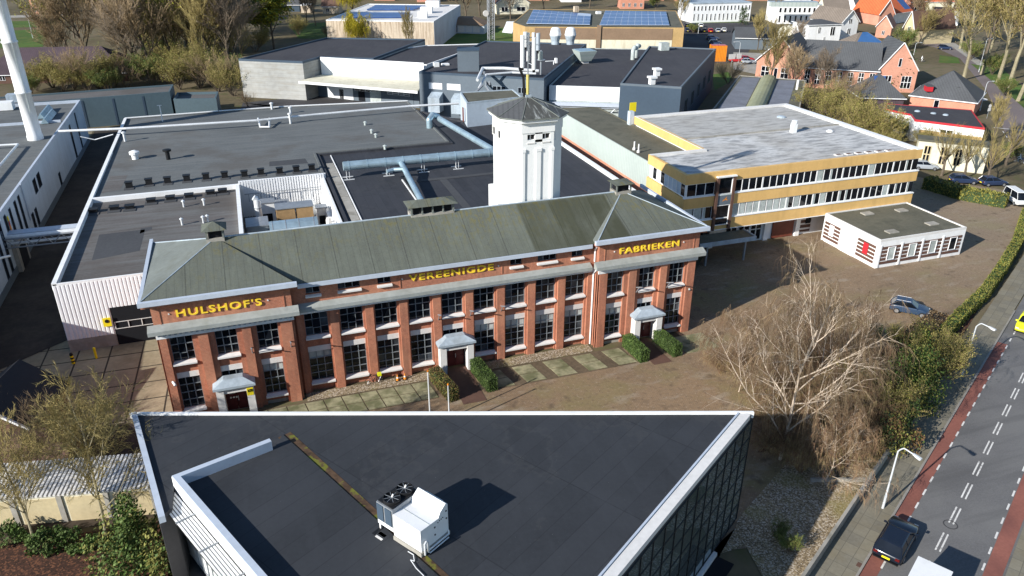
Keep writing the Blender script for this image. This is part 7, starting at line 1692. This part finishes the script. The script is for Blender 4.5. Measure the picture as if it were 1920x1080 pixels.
# distant belt behind the top edge
for i, px in enumerate(range(40, 1900, 62)):
    k = ('bare','grey','olive')[i%3]; tree(k, '%s %s bare tree from the left in the far belt along the top edge' % (ORD[i//3], ('brown','grey','olive')[i%3]), px, -14-(i*7)%12, 17, var=i%2, sx=1.5, group='bare trees of the distant belt')
# wood on the upper left, filled in behind and between the named trees
wr = random.Random(5)
WD = [(290,150),(318,108),(340,95),(375,112),(300,30),(375,95),(410,75),(455,40),(345,50),(270,120),(405,100),(455,105),(490,62),(130,100),(225,62),(262,150),(165,48),(330,140),(395,150),(430,150)]
for i, (px, py) in enumerate(WD):
    k = ('bare','budding','olive','grey')[i%4]; tree(k, '%s tree from the left edge in the dense bare wood, %s twigged' % (ORD2[sorted(WD).index((px,py))], {'bare':'brown','olive':'olive','grey':'grey','budding':'yellow-green'}[k]), px, py, 16+wr.random()*6, var=i%2, sx=1.3, group='bare trees of the upper left wood')
# foreground left trees
FT = sty(bark=X['plane_bark'], twig=X['twig_o'], kids=(15,8,7,6), t0=(.3,.2,.2,.15), trunk=.85, rad=.012, rmin=.014, spread=(.7,.7,.7,.7), up=(.04,.10,.08,.03,0))
STY['front'] = FT
for k, (px, py, h, v, sx, lab) in enumerate(((202,1020,11.0,0,.8,'bare olive garden tree in front of the garages, right of two'),(69,1033,9.2,1,.85,'bare olive garden tree in front of the garages, left of two'),(-30,1000,9,0,1.1,'bare garden tree cut by the left edge of the view'))):
    tree('front', lab, px, py, h, var=v, sx=sx)
tree('front', 'bare bushy tree beside the slab yard in the lower left', 150, 880, 6.0, var=1, sx=1.2)
tree('shrubb', 'brown thicket behind the corrugated garage roof', 95, 850, 4, var=1, sx=1.4)
blob('ivy_bush', 'big glossy light and dark green ivy bush at the corner of the foreground building', 'bush', tuple(g(262,1062)), 2.3, 3.4, 4.6, [X['leaf_g'],X['leaf_l'],X['leaf_o'],X['leaf_g']], 7000, .11, 3)
for k, (px, py) in enumerate(((20,1020),(75,1035),(120,1020),(165,1032))):
    blob('laurel_shrub', ORD[k]+' low green laurel shrub from the left on the red leaf litter', 'shrub', tuple(g(px,py)), 1.4, 1.2, 1.3, [X['leaf_g'],X['leaf_l'],X['leaf_g']], 1100, .10, 20+k, group='laurel shrubs on the leaf litter')
# birch
BS = sty(bark=X['birch'], twig=X['birch'], kids=(17,6,7), lev=3, t0=(.14,.25,.2), trunk=.95, rad=.011, rmin=.010, rr=.55, spread=(.9,.5,.6), len=(.58,.5,.42), up=(.06,.12,.03,-.04), wig=.14, tl=2, hang=5, hl=.24, hr=.010, lm=[X['birch_twig'],X['twig'],X['twig']])
bq = g(1462,862)
T, C, tips = grow(21, 13.0, BS)
bt = thing('birch_tree', 'large bare birch with pale limbs and drooping reddish twigs right of the glass wall', 'tree', (bq.x,bq.y,0))
T.build('trunk', bt, local=True); C.build('crown', bt, local=True); bt.rotation_euler = (Matrix.Rotation(-.13,3,'Y') @ Matrix.Rotation(2.0,3,'Z')).to_euler()
STY['birch2'] = sty(bark=X['birch'], twig=X['birch'], kids=(14,7,7), lev=3, t0=(.1,.2,.2), trunk=.95, rad=.009, rmin=.009, rr=.55, spread=(.8,.6,.6), len=(.6,.5,.45), up=(.06,.10,.04,-.02), wig=.17, tl=2, hang=5, hl=.32, hr=.012, lm=[X['birch_twig'],X['twig'],X['birch_twig']])
tree('birch2', 'smaller drooping birch between the large birch and the foreground roof corner', 1385, 735, 6.0, name='birch_tree', sx=1.0)
tree('birch2', 'drooping birch sapling at the front edge of the pebble bed', 1545, 905, 5.0, name='birch_tree', sx=1.2, rot=1)
tree('birch2', 'smaller drooping birch behind the large birch toward the yard', 1560, 720, 7.0, name='birch_tree', sx=1.3, rot=4)
STY['shrubd'] = sty(bark=X['birch_twig'], twig=X['birch_twig'], stems=12, slean=.5, lev=3, kids=(8,6,6), trunk=.85, rad=.008, t0=(.2,.2,.15), up=(.04,.02,-.04,-.08), hang=1, hl=.2, hr=.012, lm=[X['birch_twig'],X['twig'],X['twig_o']])
# evergreen and twiggy bushes along the pavement
for k, (px, py, rx, ry, h, ms, n, lab) in enumerate(((1708,770,2.8,2.6,6.0,['leaf_g','leaf_o','leaf_g','leaf_d'],6500,'dark evergreen bush on the pavement side of the birch'),(1682,732,1.9,1.9,4.6,['leaf_g','leaf_o','leaf_d'],3600,'tall evergreen bush behind the birch limbs'),(1632,652,1.1,1.1,2.6,['leaf_d','leaf_g'],1500,'small dark evergreen at the yard edge'),(1668,845,2.4,2.0,4.2,['leaf_o','leaf_r','leaf_g','leaf_d'],3600,'mixed evergreen bush at the end of the pebble bed'),(1715,700,2.0,2.0,4.2,['leaf_o','leaf_g','leaf_h'],3400,'olive-green bush behind the dark evergreen'),(1650,700,2.0,2.0,3.8,['leaf_o','leaf_r','leaf_d'],2600,'olive and rusty bush beside the birch limbs'))):
    blob('evergreen_bush', lab, 'bush', tuple(g(px,py)), rx, ry, h, [X[m] for m in ms], n, .10, 40+k)
for k, (px, py, h, kd, lab) in enumerate(((1735,720,4.6,'shrub','yellow-olive twiggy shrub beside the pavement, left'),(1748,690,4,'shrub','yellow-olive twiggy shrub beside the pavement, right'),(1690,662,2.6,'shrub','yellow-olive shrub behind the tall evergreen'),(1610,640,2.0,'shrub','low olive shrub at the yard edge near the blue car'),(1550,600,2.6,'shrubb','low brown thicket at the yard edge'),(1445,850,3.4,'shrubd','brown thicket at the birch foot, left'),(1500,885,3.6,'shrubd','brown thicket at the birch foot, right'),(1600,800,4.6,'shrubd','brown thicket under the birch, right'),(1450,810,4.4,'shrubd','brown thicket under the birch, left'),(1530,780,4.8,'shrubd','brown thicket behind the birch trunk'),(1500,705,4.2,'shrubd','brown thicket on the yard side of the birch'),(1640,790,4.5,'shrub','olive thicket between birch and evergreens'),(1575,880,3.8,'shrubd','brown thicket at the pebble bed edge'),(1420,740,3.6,'shrubd','brown drooping thicket behind the foreground roof corner'),(1590,700,4.4,'shrubd','brown thicket among the birches toward the yard'),(1550,850,4.2,'shrubd','brown thicket in front of the birch trunk'),(1470,790,4.0,'shrubd','brown thicket close behind the birch foot'),(1350,700,2.4,'shrubd','low drooping brown thicket at the yard paving'))):
    tree(kd, lab, px, py, h, var=k%2, sx=1.15)
hedge('low rust-brown beech hedge between yard and clipped hedge', [g(1700,655),g(1735,625),g(1768,604)], 2.6, 1.0, [X['soil'],X['leaf_r'],X['twig'],X['leaf_r']], 60, .09, seed=9)
for k, (px, py) in enumerate(((1455,1010),(1480,1035))): tree('shrubg', ['rear','front'][k]+' yellow-green sapling in the pebble bed', px, py, 1.3, var=k)
# ---------------------------------------------------------------- camera, sun, sky
cam = bpy.data.cameras.new('camera'); co = bpy.data.objects.new('camera', cam); COL.objects.link(co); SC.camera = co
r_, d_, f_ = (Vector((RW[0][i],RW[1][i],RW[2][i])).normalized() for i in range(3))
co.matrix_world = Matrix(((r_.x,-d_.x,-f_.x,0),(r_.y,-d_.y,-f_.y,0),(r_.z,-d_.z,-f_.z,H),(0,0,0,1)))
cam.sensor_width = 36; cam.lens = FPX/1920*36; cam.clip_end = 5000; cam.clip_start = .5
EL, AZ = radians(25), radians(20.5)
sd = Vector((cos(EL)*cos(AZ), cos(EL)*sin(AZ), -sin(EL)))        # travel direction of the light
sl_ = bpy.data.lights.new('sun','SUN'); so_ = bpy.data.objects.new('sun', sl_); COL.objects.link(so_)
sl_.energy = 5.0; sl_.angle = radians(.5); sl_.color = (1.0,.965,.905)
so_.rotation_euler = sd.to_track_quat('-Z','Y').to_euler()
Wd_ = bpy.data.worlds.new('World'); SC.world = Wd_; Wd_.use_nodes = True
nt = Wd_.node_tree; sk = nt.nodes.new('ShaderNodeTexSky'); sk.sky_type = 'NISHITA'; sk.sun_disc = False
sk.sun_elevation = EL; ts = -sd; sk.sun_rotation = atan2(ts.x, ts.y); sk.air_density = 1.0; sk.dust_density = .1; sk.ozone_density = 3.0
bgn = nt.nodes['Background']; nt.links.new(sk.outputs[0], bgn.inputs[0]); bgn.inputs[1].default_value = .1
SC.view_settings.view_transform = 'Standard'; SC.view_settings.look = 'None'; SC.view_settings.exposure = .58; SC.view_settings.gamma = 1; SC.view_settings.use_curve_mapping = False
SC.render.resolution_x = 1024; SC.render.resolution_y = 576
